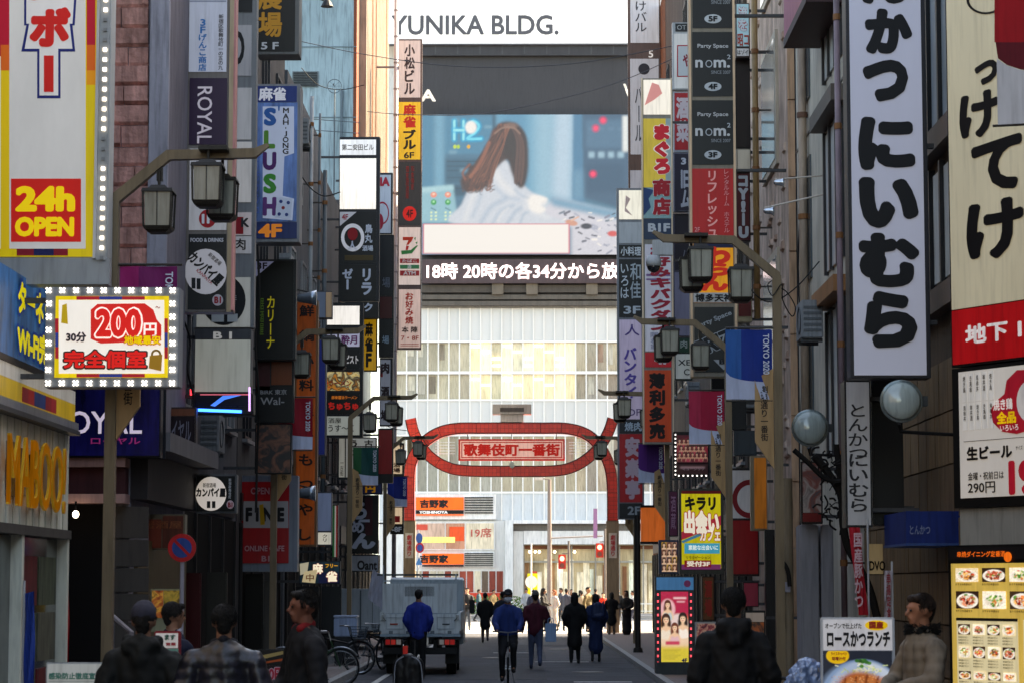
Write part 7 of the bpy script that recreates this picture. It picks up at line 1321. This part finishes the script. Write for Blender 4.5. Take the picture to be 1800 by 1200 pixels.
    # trousers
    if kind != 'dress':
        t = MB(); tcaps(t, q((0, .008, hip - .005)), q((0, .008, .60)), .096 * H, .085 * H, .76)
        for (kn, an), s in zip(st, (1, -1)):
            tcaps(t, q((s * .046, .01, hip - .01)), q(kn), .060 * H, .041 * H); tcaps(t, q(kn), q((an[0], an[1], an[2] + .018)), .040 * H, .031 * H)
        skin('trousers', t, M(legs, rough=.8, var=.2, sc=6), th, V * 1.3, sm=3, fold=.012, freq=9, seed=sd_)
    else:
        for (kn, an), s in zip(st, (1, -1)):
            t = MB(); tcaps(t, q(kn), q((an[0], an[1], an[2] + .02)), .033 * H, .023 * H); skin('boot', t, M(shoes, rough=.5), th, V, sm=2)
    for (kn, an), s in zip(st, (1, -1)):
        t = MB(); tcaps(t, q((an[0], an[1] + .008, an[2] - .016)), q((an[0], an[1] - .068, an[2] - .026)), .026 * H, .021 * H); tcaps(t, q((an[0], an[1], an[2] + .012)), q(an), .026 * H, .026 * H); skin('shoe', t, M(shoes, rough=.5), th, V, sm=2)
    # coat
    c = MB(); cm = M(coat, rough=rough, var=.25, sc=7) if not camo else mspots(['0c0c10', '131319', '1f1f2b', '0d0d10', '191920'], 9)
    tcaps(c, q((0, .008, .52 if kind == 'jacket' else .50)), q((0, .008, .64)), .106 * H, .106 * H, .76); tcaps(c, q((0, .01, .66)), q((0, .006, .765)), .110 * H, .108 * H, .70); tcaps(c, q((-.086, .012, .788)), q((.086, .012, .788)), .046 * H, .046 * H, 1); tcaps(c, q((-.05, .012, .815)), q((.05, .012, .815)), .036 * H, .036 * H); tcaps(c, q((0, .01, .80)), q((0, .008, .845)), .062 * H, .040 * H)
    for (el, wr), s in zip(A, (1, -1)): tcaps(c, q((s * .106, .01, .784)), q(el), .047 * H, .041 * H); tcaps(c, q(el), q((wr[0], wr[1], wr[2])), .040 * H, .031 * H)
    if kind in ('coat', 'dress'): z1 = .34 if kind == 'coat' else .17; z1 = long or z1; tcaps(c, q((0, .01, .52)), q((0, .015, z1)), .095 * H, .112 * H, .74, 16); 
    if hood: tcaps(c, q((-.035, .055, .845)), q((.035, .055, .845)), .040 * H, .040 * H); tcaps(c, q((-.055, .02, .865)), q((-.03, -.03, .85)), .022 * H, .018 * H); tcaps(c, q((.055, .02, .865)), q((.03, -.03, .85)), .022 * H, .018 * H); tcaps(c, q((0, .065, .80)), q((0, .055, .86)), .045 * H, .035 * H)
    skin('coat' if kind in ('coat', 'dress') else 'jacket', c, cm, th, V * 1.25, sm=3, fold=(.012 if puff else .024) if near else .02, freq=8, puff=puff, seed=sd_)
    if near: # seam and hem details
        m = MB(); 
        for zz_ in (.615,): m.tube([q((x_, .085 + .01 * math.cos(x_ * 20), zz_)) for x_ in (-.07, 0, .07)], .004, 5)
        m.build('seam', M('0c0c0d'), th, world=False)
    if collar: c = MB(); [tcaps(c, q((-.036 * k, -.02, .853)), q((0, .03, .872)), .019 * H, .020 * H) for k in (-1, 1)]; skin('collar', c, M(collar, rough=.8), th, V, sm=2)
    if collar and puff and not camo:   # ragged fur along the collar
        m = MB()
        for i in range(700):
            a = random.uniform(0, 6.28); p = Vector(q((.052 * math.cos(a), .008 + .055 * math.sin(a), .862 + .02 * random.uniform(-1, 1)))); n_ = Vector((math.cos(a), math.sin(a), random.uniform(-.4, .7))).normalized(); m.tube([p, p + n_ * random.uniform(.02, .045)], [.004, .0006], 3, cap=False)
        m.build('fur_trim', M('1c1a17', rough=.9, var=.5), th, world=False)
    # hair / headwear
    c = MB(); hm = M(hair, rough=.8, var=.5, sc=30, bump=.6, bsc=60, spec=.3)
    if style != 'bald':
        tcaps(c, hq((0, .014, .022)), hq((0, .004, .028)), .049 * H, .046 * H); tcaps(c, hq((-.03, -.030, .050)), hq((.03, -.030, .050)), .016 * H, .016 * H); tcaps(c, hq((0, .030, .0)), hq((0, .028, -.02)), .034 * H, .028 * H)
        for s in (-1, 1): tcaps(c, hq((s * .040, .006, .02)), hq((s * .041, .008, .004)), .014 * H, .009 * H)
        if style == 'long': tcaps(c, hq((0, .030, 0)), hq((0, .048, -.10)), .045 * H, .034 * H); [tcaps(c, hq((s * .036, .012, 0)), hq((s * .04, .015, -.085)), .020 * H, .016 * H) for s in (-1, 1)]
        if style == 'bob': tcaps(c, hq((0, .022, 0)), hq((0, .024, -.045)), .046 * H, .042 * H); [tcaps(c, hq((s * .038, .004, 0)), hq((s * .04, .0, -.05)), .018 * H, .018 * H) for s in (-1, 1)]
        skin('hair', c, hm, th, V * .9, sm=2, fold=.006, freq=26, seed=sd_)
        if near and style == 'short':
            m = MB()
            for i in range(900):
                a = random.uniform(-2.2, 2.2) + math.pi / 2; el_ = random.uniform(-.35, 1.45); r0 = .051 * H
                n_ = Vector((math.cos(a) * math.cos(el_), math.sin(a) * math.cos(el_), math.sin(el_))); p = Vector((n_.x * r0 * .92, .006 * H + n_.y * r0 * 1.05, .024 * H + n_.z * r0))
                dn = Vector((0, .25, -1)) + Vector((random.uniform(-.6, .6), random.uniform(-.3, .3), 0)); dn = (dn - n_ * dn.dot(n_) * .8).normalized(); L_ = random.uniform(.02, .04)
                p = hr_ @ p; dn = hr_ @ dn; n2 = hr_ @ n_; m.tube([hc + p, hc + p + dn * L_ * .5 + n2 * .006, hc + p + dn * L_ + n2 * random.uniform(0, .008)], [.0028, .0024, .0006], 3, cap=False)
            m.build('hair_strands', hm, th, world=False)
    if style == 'capped' or style == 'beanie':
        c = MB(); tcaps(c, hq((0, .010, .036)), hq((0, .004, .042)), .053 * H, .050 * H); skin('cap' if style == 'capped' else 'beanie', c, M(cap, rough=.85, var=.2, sc=20), th, V * .9, sm=2)
        if style == 'capped': m = MB(); m.prism([(hq((-.035, -.04, 0))[0], 0)], 0, 1) if False else None; c = MB(); tcaps(c, hq((-.022, -.055, .034)), hq((.022, -.055, .034)), .016 * H, .016 * H); tcaps(c, hq((-.016, -.08, .028)), hq((.016, -.08, .028)), .010 * H, .010 * H); skin('cap_brim', c, M(cap, rough=.85), th, V * .8, sm=1)
    if style == 'helmet': c = MB(); tcaps(c, hq((0, .012, .038)), hq((0, .0, .042)), .060 * H, .056 * H); skin('helmet', c, M(cap, rough=.3), th, V * .9, sm=1)
    if style == 'hooded': c = MB(); tcaps(c, hq((0, .018, .018)), hq((0, .008, .03)), .060 * H, .058 * H); tcaps(c, hq((0, .035, -.01)), hq((0, .04, -.07)), .050 * H, .055 * H); skin('hood', c, cm, th, V, sm=3, fold=.012, freq=12, seed=sd_)
    if mask: c = MB(); tcaps(c, hq((-.022, -.040, -.022)), hq((.022, -.040, -.022)), .026 * H, .026 * H); tcaps(c, hq((0, -.045, -.012)), hq((0, -.040, -.04)), .024 * H, .020 * H); skin('face_mask', c, M(mask, rough=.8), th, V * .8, sm=2)
    return th
def backpack(label, px, d, z, col, face=180, sx=.30, sz=.42, strap=None, X=None):
    x = gx(px, d) if X is None else X; t = thing('backpack', label, 'backpack', (x, d, z), R(face - 180)); m = MB()
    tcaps(m, (-sx * .32, 0, .1), (-sx * .32, 0, sz - .1), .09, .08, .8); tcaps(m, (sx * .32, 0, .1), (sx * .32, 0, sz - .1), .09, .08, .8); tcaps(m, (0, 0, .09), (0, 0, sz - .08), .11, .10, .8); skin('bag_body', m, M(col, rough=.6, var=.3, sc=9), t, .018, fold=.01, freq=10)
    m = MB(); tcaps(m, (-.06, -.08, .10), (.06, -.08, .12), .06, .06, .6); skin('front_pocket', m, M(col, rough=.5), t, .016)
    for s in (-1, 1): MB().tube([(s * .1, .06, sz - .02), (s * .12, .16, sz + .02), (s * .13, .24, sz - .08)], .016, 6).build('strap', M(strap or col), t, world=False)
    return t
# near
person('man in a dark grey cap and black hooded jacket walking away on the left', 254, 16.3, 178, 1.67, '141615', '101113', style='capped', cap='2f2f3b', near=True, hood=True, arms='pocket', w=1.08)
person('person in a navy jacket with a grey shoulder strap behind the cap wearer', 312, 20.5, 128, 1.66, '151a30', '15161b', near=True, arms='front', w=1.02, X=gx(306, 20.5))
person('man with short black hair in a dark patterned down jacket, seen from behind', 395, 16.2, 184, 1.67, '1c1c24', '15161a', hair='12100e', near=True, camo=True, arms='pocket', w=1.14, puff=.006, hood=False, collar='1a1a22')
person('bearded man in a black jacket with red collar looking left', 534, 17.0, -70, 1.77, '131418', '121317', hair='15110e', near=True, arms='one', w=1.05, head=0, collar='7c1418', skincol='7a4c3c')
person('large person in a black hooded coat seen from behind on the right', 1289, 17.8, 176, 1.78, '0f0f10', '0d0d0e', hair='0d0b0a', style='short', kind='coat', near=True, hood=True, arms='pocket', w=1.0)
person('man in a brown padded coat with dark fur collar facing left', 1617, 17.3, -74, 1.74, '7c6e5e', '1c1b1b', hair='2b1d14', near=True, kind='coat', arms='front', w=1.15, collar='1c1b17', puff=.004, skincol='a06a50')
# strap of the navy jacket person and beard
sb_p = thing('shoulder_bag', 'grey shoulder strap bag worn over the navy jacket', 'bag', (gx(300, 20.4), 20.3, .9)); x = gx(300, 20.3); MB().tube(cr([(x - .10, 20.42, .95), (x - .08, 20.33, 1.2), (x + .0, 20.31, 1.36), (x + .07, 20.42, 1.44)]), .018, 6).build('strap', M('8a8a96'), sb_p); MB().box((x - .26, 20.3, .72), (x - .02, 20.42, 1.0)).build('bag_body', M('2a2a30'), sb_p, bevel=.02)
# middle
person('man in a bright blue jacket standing behind the truck', 736, 48.8, 176, 1.74, '15308c', '101115', hair='14110f', arms='pocket', w=.94)
person('cyclist in a blue jacket with dark cap and white face mask riding towards us', 893, 44.2, 0, 1.70, '17306c', '101116', style='capped', cap='1a1c24', pose='ride', arms='bars', mask='b9bcc4', zoff=.02, lean=0)
person('person in a maroon jacket and grey beanie carrying a light blue bag', 941, 54.0, 182, 1.68, '4a1626', '46506a', style='beanie', cap='4a4b4c', arms='one', pose='walk', kind='jacket', w=1.05, shoes='2a3044')
person('person in a knee length black coat walking away near the middle', 1010, 58.0, 180, 1.66, '0f0f12', '0f1013', hair='100d0c', kind='coat', style='long', arms='pocket', pose='step', long=.30)
person('woman in a long navy blue coat with a dark blue backpack', 1047, 59.2, 180, 1.62, '18284e', '101116', hair='120f0e', kind='dress', style='long', arms='pocket', pose='step', long=.22)
backpack('dark blue backpack on the woman in the long navy coat', 1052, 59.0, 1.0, '1a2a4c', 180, .3, .42)
bgm = thing('shopping_bag', 'light blue shopping bag held by the person in maroon', 'bag', (gx(968, 53.9), 53.9, .6)); x = gx(968, 53.9); MB().box((x - .12, 53.82, .60), (x + .12, 53.98, 1.0)).build('bag_body', M('7c9ac0', rough=.5), bgm, bevel=.01); MB().tube(cr([(x - .06, 53.9, 1.0), (x - .05, 53.9, 1.1), (x + .05, 53.9, 1.1), (x + .06, 53.9, 1.0)]), .008, 5).build('handle', M('7c9ac0'), bgm)
# crossing crowd
person('man in a black jacket and grey jeans walking towards us in the sun', 821, 103, 8, 1.74, '1c1d20', '3c4048', skincol='b08468', arms='front', pose='walk', shoes='202022')
person('person in a short black coat with bare looking legs left of the cyclist', 853, 79, 180, 1.60, '121214', '5c4c44', kind='coat', long=.36, hair='120f0e', style='short', arms='pocket', pose='walk')
person('person in dark clothes half hidden behind the cyclist', 884, 70, 178, 1.66, '22242c', '16171c', arms='down', pose='step')
person('dark hooded person with a large bag turned to the right at the crossing', 956, 99, 70, 1.72, '1a1514', '1c1a1a', style='hooded', kind='coat', arms='front', pose='step')
person('red haired woman in a long pale beige coat at the crossing', 974, 99.5, -60, 1.66, 'c9bfb4', '3a3430', style='long', hair='8c4420', kind='dress', long=.26, skincol='c89a7c', arms='pocket', pose='step')
person('man in a slate blue jacket beside the pale coated woman', 996, 100, 160, 1.72, '3c4454', '22262e', arms='down', pose='step')
person('man in an olive coat turned right at the crossing', 1034, 97, 60, 1.78, '6a5c3c', '2a2824', kind='coat', arms='up', hair='14100e', skincol='b08060', pose='step')
person('person in a bright red top behind the olive coat', 1060, 103, 10, 1.55, 'd8341c', '2c3854', skincol='c09478', arms='down', pose='stand')
person('woman in a short black coat standing before the right gate pillar', 1075, 88, 178, 1.60, '100f11', '5a4a42', kind='coat', long=.36, style='bob', arms='front')
person('woman in a long black dress coat by the right pavement edge', 1101, 87, -30, 1.66, '111013', '141416', kind='dress', long=.16, style='long', arms='front')
person('person in dark coat almost hidden behind the right gate pillar', 1022, 104, 190, 1.62, 'a89478', '3a342c', kind='coat', arms='down')
person('person in a white jacket behind the parked white truck', 690, 97, 180, 1.66, 'b8b4ac', '2c2c30', arms='down')
person('man in a grey suit coat crossing behind the pale coated woman', 986, 110, -80, 1.74, '4a4c52', '2a2c30', arms='one', pose='walk')
person('person in a cream jacket near the yellow poster board', 942, 122, 40, 1.64, 'b8ac98', '4a4038', arms='down', pose='walk')
person('person in a dark brown coat far off between olive coat and red top', 1047, 118, 170, 1.70, '3c2c24', '1c1a1c', kind='coat', arms='pocket', pose='step')
person('pedestrian in teal jacket far behind the black short coat', 842, 124, 90, 1.66, '2c4a50', '24262c', arms='down', pose='walk')
person('small figure in white top at the far right of the crossing', 1112, 108, -90, 1.62, 'c4c0ba', '2c3040', arms='one', pose='walk')
person('person in a black down jacket left of the far crossing man', 806, 112, -150, 1.70, '17181b', '202228', arms='pocket', pose='step')
for lab, px, d, face, h, c1, c2, kd, st_, ps in (('tall person in a charcoal coat right of the poster board', 966, 126, 200, 1.76, '26262a', '1a1a1c', 'coat', 'short', 'walk'), ('person in a rust brown jacket beyond the walkers', 1004, 128, 20, 1.66, '6c3c24', '2a2c34', 'jacket', 'short', 'step'),
        ('person in a pale grey hoodie far across the road', 925, 130, -20, 1.68, '9a9a9c', '2c3038', 'jacket', 'beanie', 'walk'), ('woman in a dark green coat far across the road', 1020, 132, 150, 1.60, '24382c', '141416', 'coat', 'long', 'step'), ('person in black between the gate pillar and the olive coat', 1086, 112, 170, 1.70, '141416', '1a1a1e', 'jacket', 'short', 'walk'),
        ('person in a navy coat left of the hooded figure', 938, 105, 185, 1.67, '1a2034', '17181c', 'coat', 'short', 'step'), ('person in a tan jacket near the far hedge', 868, 126, 60, 1.64, '8a7450', '2c2a28', 'jacket', 'short', 'walk')):
    person(lab, px, d, face, h, c1, c2, kind=kd, style=st_, pose=ps, arms='pocket')
# ================================================================ BICYCLES
def bike(label, x, y, rz, col='1c1e22', basket=True, g='bicycles'):
    t = thing('bicycle', label, 'bicycle', (x, y, 0), rz, 'bicycles on the street'); t['group'] = 'bicycles on the street'; r = .33; k = M('121214', rough=.7); c = M(col, rough=.35, metal=.2); s = M('8c9094', rough=.3, metal=.8)
    for wx in (-.52, .52):
        n = 32; m = MB(); m.tube([(wx + r * math.cos(2 * math.pi * i / n), 0, .34 + r * math.sin(2 * math.pi * i / n)) for i in range(n + 1)], .018, 6, cap=False); w = m.build('wheel', k, t, world=False)
        m = MB(); m.tube([(wx + (r - .03) * math.cos(2 * math.pi * i / n), 0, .34 + (r - .03) * math.sin(2 * math.pi * i / n)) for i in range(n + 1)], .011, 5, cap=False); m.build('rim', M('a8acb0', rough=.25, metal=.7), w, world=False)
        m = MB(); [m.tube([(wx, 0, .34), (wx + (r - .03) * math.cos(2 * math.pi * i / 14), 0, .34 + (r - .03) * math.sin(2 * math.pi * i / 14))], .0022, 3) for i in range(14)]; m.tube([(wx, -.05, .34), (wx, .05, .34)], .025, 8); m.build('spokes', s, w, world=False)
        MB().tube([(wx + (r + .04) * math.cos(a), 0, .34 + (r + .04) * math.sin(a)) for a in [math.pi * (.05 + .75 * i / 10) if wx < 0 else math.pi * (.2 + .5 * i / 10) for i in range(11)]], .018, 5).build('mudguard', s, t, world=False)
    f = MB(); bb_, se, hd_, rw, fw = (-.08, 0, .30), (-.2, 0, .75), (.34, 0, .82), (-.52, 0, .34), (.52, 0, .34)
    for a, b in ((bb_, se), (bb_, (.38, 0, .68)), (se, (.36, 0, .62)), (bb_, rw), (se, rw), (hd_, fw)): f.tube([a, b], .017, 7)
    f.build('frame', c, t, world=False); MB().tube([hd_, (.3, 0, .98)], .014, 6).build('stem', s, t, world=False); MB().tube([(.16, -.27, 1.0), (.26, -.2, 1.0), (.3, 0, .98), (.26, .2, 1.0), (.16, .27, 1.0)], .013, 6).build('handlebar', s, t, world=False)
    m = MB(); m.ell((-.22, 0, .84), .13, .09, .035, 12, 6); m.tube([(-.2, 0, .74), (-.21, 0, .82)], .013, 6); m.build('saddle', k, t, world=False)
    m = MB(); m.lathe((-.08, 0, .30), [(.09, -.045), (.09, -.035)], 16, 'y'); m.tube([(-.08, -.06, .3), (.04, -.06, .2)], .009, 5); m.tube([(-.08, .06, .3), (-.2, .06, .4)], .009, 5); m.build('crank', s, t, world=False)
    if basket:
        m = MB(); 
        for z in (.74, .80, .86, .92, .98):
            e = .13 + (z - .74) * .22; m.tube([(.5 - e, -e, z), (.5 + e, -e, z), (.5 + e, e, z), (.5 - e, e, z), (.5 - e, -e, z)], .005, 4)
        for i in range(9):
            u = -1 + i / 4
            for p0, p1 in (((.5 - .13, u * .13), (.5 - .185, u * .185)), ((.5 + .13, u * .13), (.5 + .185, u * .185)), ((.5 + u * .13, -.13), (.5 + u * .185, -.185)), ((.5 + u * .13, .13), (.5 + u * .185, .185))): m.tube([(p0[0], p0[1], .74), (p1[0], p1[1], .98)], .0035, 4)
        m.box((.37, -.13, .735), (.63, .13, .742)); m.build('basket', M('4c5866', rough=.4, metal=.4), t, world=False)
    MB().box((-.78, -.03, .60), (-.76, .03, .66)).build('reflector', M('a01414', rough=.2), t, world=False); MB().tube([(-.5, .05, .34), (-.55, .12, .02)], .008, 5).build('stand', s, t, world=False)
    return t
bike('parked bicycle with a grey front basket between the bearded man and the truck', gx(588, 50.5), 50.5, R(14)); bike('parked bicycle whose thin wheel shows just right of the bearded man', gx(549, 44.5) , 44.5, R(6), '20402c', basket=False)
bike('dark parked bicycle close beside the grey truck', gx(650, 52), 53.2, R(70), '30343a'); bike('bicycle ridden by the masked cyclist in blue', gx(893, 44.2), 44.3, R(-90), '18191c', basket=False)
bx = thing('foam_box', 'pale blue storage box standing behind the parked bicycle', 'box', (gx(608, 53.5), 53.5, 0)); x = gx(608, 53.5); MB().box((x - .25, 53.4, .72), (x + .25, 53.9, 1.13)).build('box_body', M('9cb0d0', rough=.4), bx, bevel=.02); MB().box((x - .26, 53.39, 1.132), (x + .26, 53.91, 1.18)).build('lid', M('aebdd8', rough=.4), bx, bevel=.01); MB().box((x - .24, 53.42, .0), (x + .24, 53.88, .715)).build('stand', M('2a2c30'), bx)
# ================================================================ TRUCKS
def truck():
    d = 50.4; x = gx(739, d); t = thing('flatbed_truck', 'blue grey flatbed truck with tall vented rear panel seen from behind', 'truck', (x, d, 0)); g = M('ccd6da', rough=.45, var=.25, sc=1.5); g2 = M('a3b0b8', rough=.5, var=.3); k = M('101113', rough=.6); hw = .80
    m = MB(); m.box((x - hw, d + .05, .80), (x + hw, d + 3.2, .90)); m.build('bed_floor', g2, t)
    for s in (-1, 1): MB().box((x + s * hw - .03, d + .06, .9), (x + s * hw + .03, d + 3.2, 1.28)).build('side_board', g, t, bevel=.008)
    tg = MB().box((x - hw, d, .84), (x + hw, d + .05, 1.24)).build('tailgate', g, t, bevel=.01)
    for a, b in ((-.70, -.34), (-.22, .22), (.34, .70)): 
        m = MB(); m.box((x + a, d - .012, .93), (x + b, d - .001, .945)); m.box((x + a, d - .012, 1.165), (x + b, d - .001, 1.18)); m.box((x + a, d - .012, .946), (x + a + .015, d - .001, 1.164)); m.box((x + b - .015, d - .012, .946), (x + b, d - .001, 1.164)); m.build('pressed_panel', g2, tg)
    MB().box((x - .62, d - .014, 1.02), (x - .46, d - .002, 1.05)).build('reflector', M('a02820', rough=.3), tg); MB().box((x + .45, d - .014, 1.02), (x + .6, d - .002, 1.045)).build('badge', M('3c444c'), tg)
    MB().box((x - hw - .02, d - .03, .78), (x + hw + .02, d + .06, .835)).build('sill', M('8fa4b0', rough=.4), t)
    for s in (-1, 1):
        MB().box((x + s * .76 - .03, d - .045, 1.12), (x + s * .76 + .03, d - .001, 1.22)).build('latch', M('8a9094', metal=.6, rough=.4), tg); MB().tube([(x + s * .76, d - .05, 1.17), (x + s * .70, d - .06, 1.10)], .01, 5).build('latch_handle', M('5a6064', metal=.6), tg)
        for hx in (.25, .6): MB().box((x + s * hx - .04, d - .02, .80), (x + s * hx + .04, d - .002, .90)).build('hinge', M('6c7880', metal=.4, rough=.5), tg)
    # tall rear panel with vents
    pn = MB(); z0, z1 = 1.26, 1.86; xa, xb = x - .78, x + .74; va, vb, w0, w1 = x - .33, x + .28, 1.60, 1.80
    pn.box((xa, d + .06, z0), (xb, d + .11, w0)); pn.box((xa, d + .06, w1), (xb, d + .11, z1)); pn.box((xa, d + .06, w0), (va, d + .11, w1)); pn.box((vb, d + .06, w0), (xb, d + .11, w1)); pn = pn.build('rear_panel', g, t)
    for i in range(26): u = va + (vb - va) * (i + .2) / 26; MB().box((u, d + .07, w0), (u + .011, d + .10, w1)).build('vent_bar', g, pn)
    MB().box((xa, d + .13, w0 - .1), (xb, d + .15, w1 + .04)).build('dark_interior', M('2a333a'), t)
    for s in (xa, xb - .03): MB().box((s, d + .112, .9), (s + .03, d + .145, 2.06)).build('post', g2, t)
    m = MB(); m.box((xa - .12, d + .15, 2.02), (xb + .03, d + .19, 2.06)); m.build('top_bar', M('3c4448', rough=.5), t); MB().box((xa, d + .15, 1.90), (xb, d + .18, 1.93)).build('top_bar', M('9aa8b0'), t)
    MB().box((x + .02, d + .1, 1.86), (x + .05, d + .13, 2.0)).build('latch', M('a8b0b4'), t); MB().ell((x, d + .1, 2.03), .03, .03, .035, 10, 6).build('beacon', M('c8c0b0'), t)
    # chassis, bumper, lights, wheels
    MB().box((x - .74, d + .0, .42), (x + .74, d + .1, .56)).build('bumper', k, t, bevel=.01); MB().box((x - .34, d + .1, .45), (x - .26, d + 3.2, .72)).build('chassis_rail', k, t); MB().box((x + .26, d + .1, .45), (x + .34, d + 3.2, .72)).build('chassis_rail', k, t)
    for s in (-1, 1):
        h_ = MB().box((x + s * .72 - .0, d - .02, .60), (x + s * .36, d + .05, .74)).build('tail_light', M('2a1214', rough=.4), t, bevel=.01)
        for i, c in enumerate(('b01c20', 'c0302c', 'b8b0a8')): u = x + s * (.66 - i * .11); MB().box((u - .045, d - .034, .62), (u + .045, d - .021, .72)).build('lens', M(c, rough=.15, emit=.12 if i < 2 else .03, var=.1), h_)
        MB().box((x + s * .78, d + .35, .22), (x + s * .5, d + .36, .7)).build('mud_flap', k, t)
        for yy in (.75, 2.9):
            xc = x + s * .62; tw = .2; w = MB().lathe((xc - tw / 2, d + yy, .33), [(.2, 0), (.31, 0), (.33, .03), (.33, tw - .03), (.31, tw), (.2, tw)], 24, 'x').build('wheel', M('0e0e0f', rough=.9), t); MB().lathe((xc - tw / 2 - .004, d + yy, .33), [(.19, 0), (.19, tw + .008)], 16, 'x').build('rim', M('6c7074', metal=.5), w)
    pl = MB().box((x - .17, d - .03, .60), (x + .17, d - .018, .76)).build('number_plate', M('c0c4c0', rough=.4, emit=.05), t)
    # cab
    cb = MB(); cb.prism([(d + 3.25, .55), (d + 3.25, 1.95), (d + 3.45, 2.0), (d + 4.5, 1.95), (d + 4.95, 1.25), (d + 5.0, .55)], x - .80, x + .80, 'x'); cb.build('cab', M('9aa8b0', rough=.35), t, bevel=.02); MB().box((x - .62, d + 3.235, 1.3), (x + .62, d + 3.248, 1.8)).build('rear_window', WG, t)
    for s in (-1, 1): MB().tube([(x + s * .80, d + 4.5, 1.3), (x + s * .95, d + 4.55, 1.35)], .012, 5).build('mirror_arm', k, t); MB().box((x + s * .9, d + 4.5, 1.2), (x + s * 1.02, d + 4.56, 1.5)).build('mirror', k, t)
truck()
t = thing('box_truck', 'white box truck parked at the left kerb behind the bicycles', 'truck', (gx(634, 66), 66, 0)); x = gx(634, 66); wt = M('a8b4bc', rough=.4, var=.12)
MB().box((x - .78, 66, .62), (x + .80, 69.4, 1.74)).build('cargo_box', wt, t, bevel=.02); MB().box((x - .02, 65.985, .66), (x + .02, 65.998, 1.70)).build('door_seam', M('5c666c'), t); [MB().box((x + s * .32 - .01, 65.97, .7), (x + s * .32 + .01, 65.997, 1.66)).build('lock_rod', M('6c7478', metal=.5), t) for s in (-1, 1)]
MB().box((x - .78, 66.05, .42), (x + .8, 66.15, .55)).build('bumper', blk, t); MB().box((x - .78, 69.5, .5), (x + .8, 71, 1.7)).build('cab', wt, t, bevel=.04)
for s in (-1, 1):
    MB().box((x + s * .74 - .04, 65.98, .66), (x + s * .74 + .04, 65.999, 1.5)).build('tail_light', M('a03028', emit=.05), t)
    for yy in (66.7, 70.2): w = MB().lathe((x + s * .62 - .1, yy, .31), [(.2, 0), (.31, .02), (.31, .18), (.2, .2)], 20, 'x').build('wheel', M('0e0e0f', rough=.9), t)
# black wheeled bag in front of the truck and the covered scooter on the right
bp = thing('trolley_bag', 'black trolley bag with grey piping and a red tag in front of the truck', 'bag', (gx(718, 31), 31, 0)); x = gx(718, 31)
m = MB(); tcaps(m, (x - .10, 31, .2), (x - .10, 31, .82), .09, .10, 1); tcaps(m, (x + .10, 31, .2), (x + .10, 31, .82), .09, .10, 1); tcaps(m, (x, 31, .2), (x, 31, .86), .12, .11); m.v = [(v[0] - x, v[1] - 31, v[2]) for v in m.v]; skin('bag_body', m, M('111113', rough=.5, var=.3), bp, .016, fold=.01)
MB().tube(cr([(x - .17, 30.9, .55), (x - .15, 30.88, .84), (x - .05, 30.87, .93)]), .008, 5).build('piping', M('8c9098'), bp); MB().tube(cr([(x + .05, 30.87, .93), (x + .16, 30.88, .84), (x + .19, 30.9, .55)]), .008, 5).build('piping', M('8c9098'), bp)
MB().box((x - .06, 30.86, .96), (x + .0, 30.9, 1.06)).build('red_tag', M('b0241c', emit=.1), bp); MB().tube([(x - .08, 31.05, .9), (x - .08, 31.1, 1.12), (x + .08, 31.1, 1.12), (x + .08, 31.05, .9)], .01, 5).build('handle', blk, bp)
for s in (-1, 1): MB().lathe((x + s * .1 - .02, 31.05, .05), [(.05, 0), (.05, .04)], 12, 'x').build('wheel', blk, bp)
scx = gx(1413, 21.5); sct = thing('motor_scooter', 'red motor scooter with its front wrapped in a crumpled clear blue cover', 'scooter', (scx, 21.5, .1)); rd = M('9c1c20', rough=.3)
m = MB(); tcaps(m, (scx - .02, 21.5, 1.00), (scx + .03, 21.55, 1.03), .13, .15, 1); tcaps(m, (scx + .1, 21.5, .95), (scx + .15, 21.6, .88), .10, .09); tcaps(m, (scx - .10, 21.45, .95), (scx - .03, 21.5, .90), .09, .09); m.v = [(v[0] - scx, v[1] - 21.5, v[2] - .1) for v in m.v]
skin('plastic_cover', m, M('7c93b8', rough=.18, spec=.9, var=.4, sc=9), sct, .011, sm=2, fold=.03, freq=16)
for a, b_ in ((-.13, -.06), (.06, .13)): MB().prism([(scx + a, .25), (scx + b_, .25), (scx + b_ * .9, .86), (scx + a * .8, .86)], 21.42, 21.5, 'y').build('leg_shield', rd, sct, bevel=.01)
MB().box((scx - .055, 21.4, .5), (scx + .055, 21.48, .8)).build('front_panel', blk, sct); MB().box((scx - .14, 21.55, .35), (scx + .14, 22.6, .6)).build('body', rd, sct, bevel=.05); MB().box((scx - .12, 21.95, .62), (scx + .12, 22.6, .74)).build('seat', blk, sct, bevel=.03)
for yy in (21.4, 22.5): MB().lathe((scx - .045, yy, .33), [(.12, 0), (.22, .01), (.22, .08), (.12, .09)], 20, 'x').build('wheel', M('0e0e0f', rough=.9), sct)
MB().tube([(scx - .3, 21.55, 1.02), (scx, 21.5, .98), (scx + .3, 21.55, 1.02)], .016, 6).build('handlebar', blk, sct)
cn = thing('traffic_cone', 'red white cone standing low behind the two men on the left', 'traffic cone', (gx(352, 26), 26, .1)); x = gx(352, 26); MB().lathe((x, 26, .14), [(.16, 0), (.03, .62)], 18).build('cone', M('c0402c', rough=.5, emit=.04), cn, smooth=False); MB().box((x - .2, 25.8, .1), (x + .2, 26.2, .138)).build('base', M('a83424'), cn); MB().lathe((x, 26, .38), [(.112, 0), (.082, .14)], 18).build('reflective_band', M('c8c8c8'), cn)
# tidy
bpy.data.objects.remove(tob); bpy.data.scenes.remove(SCR)
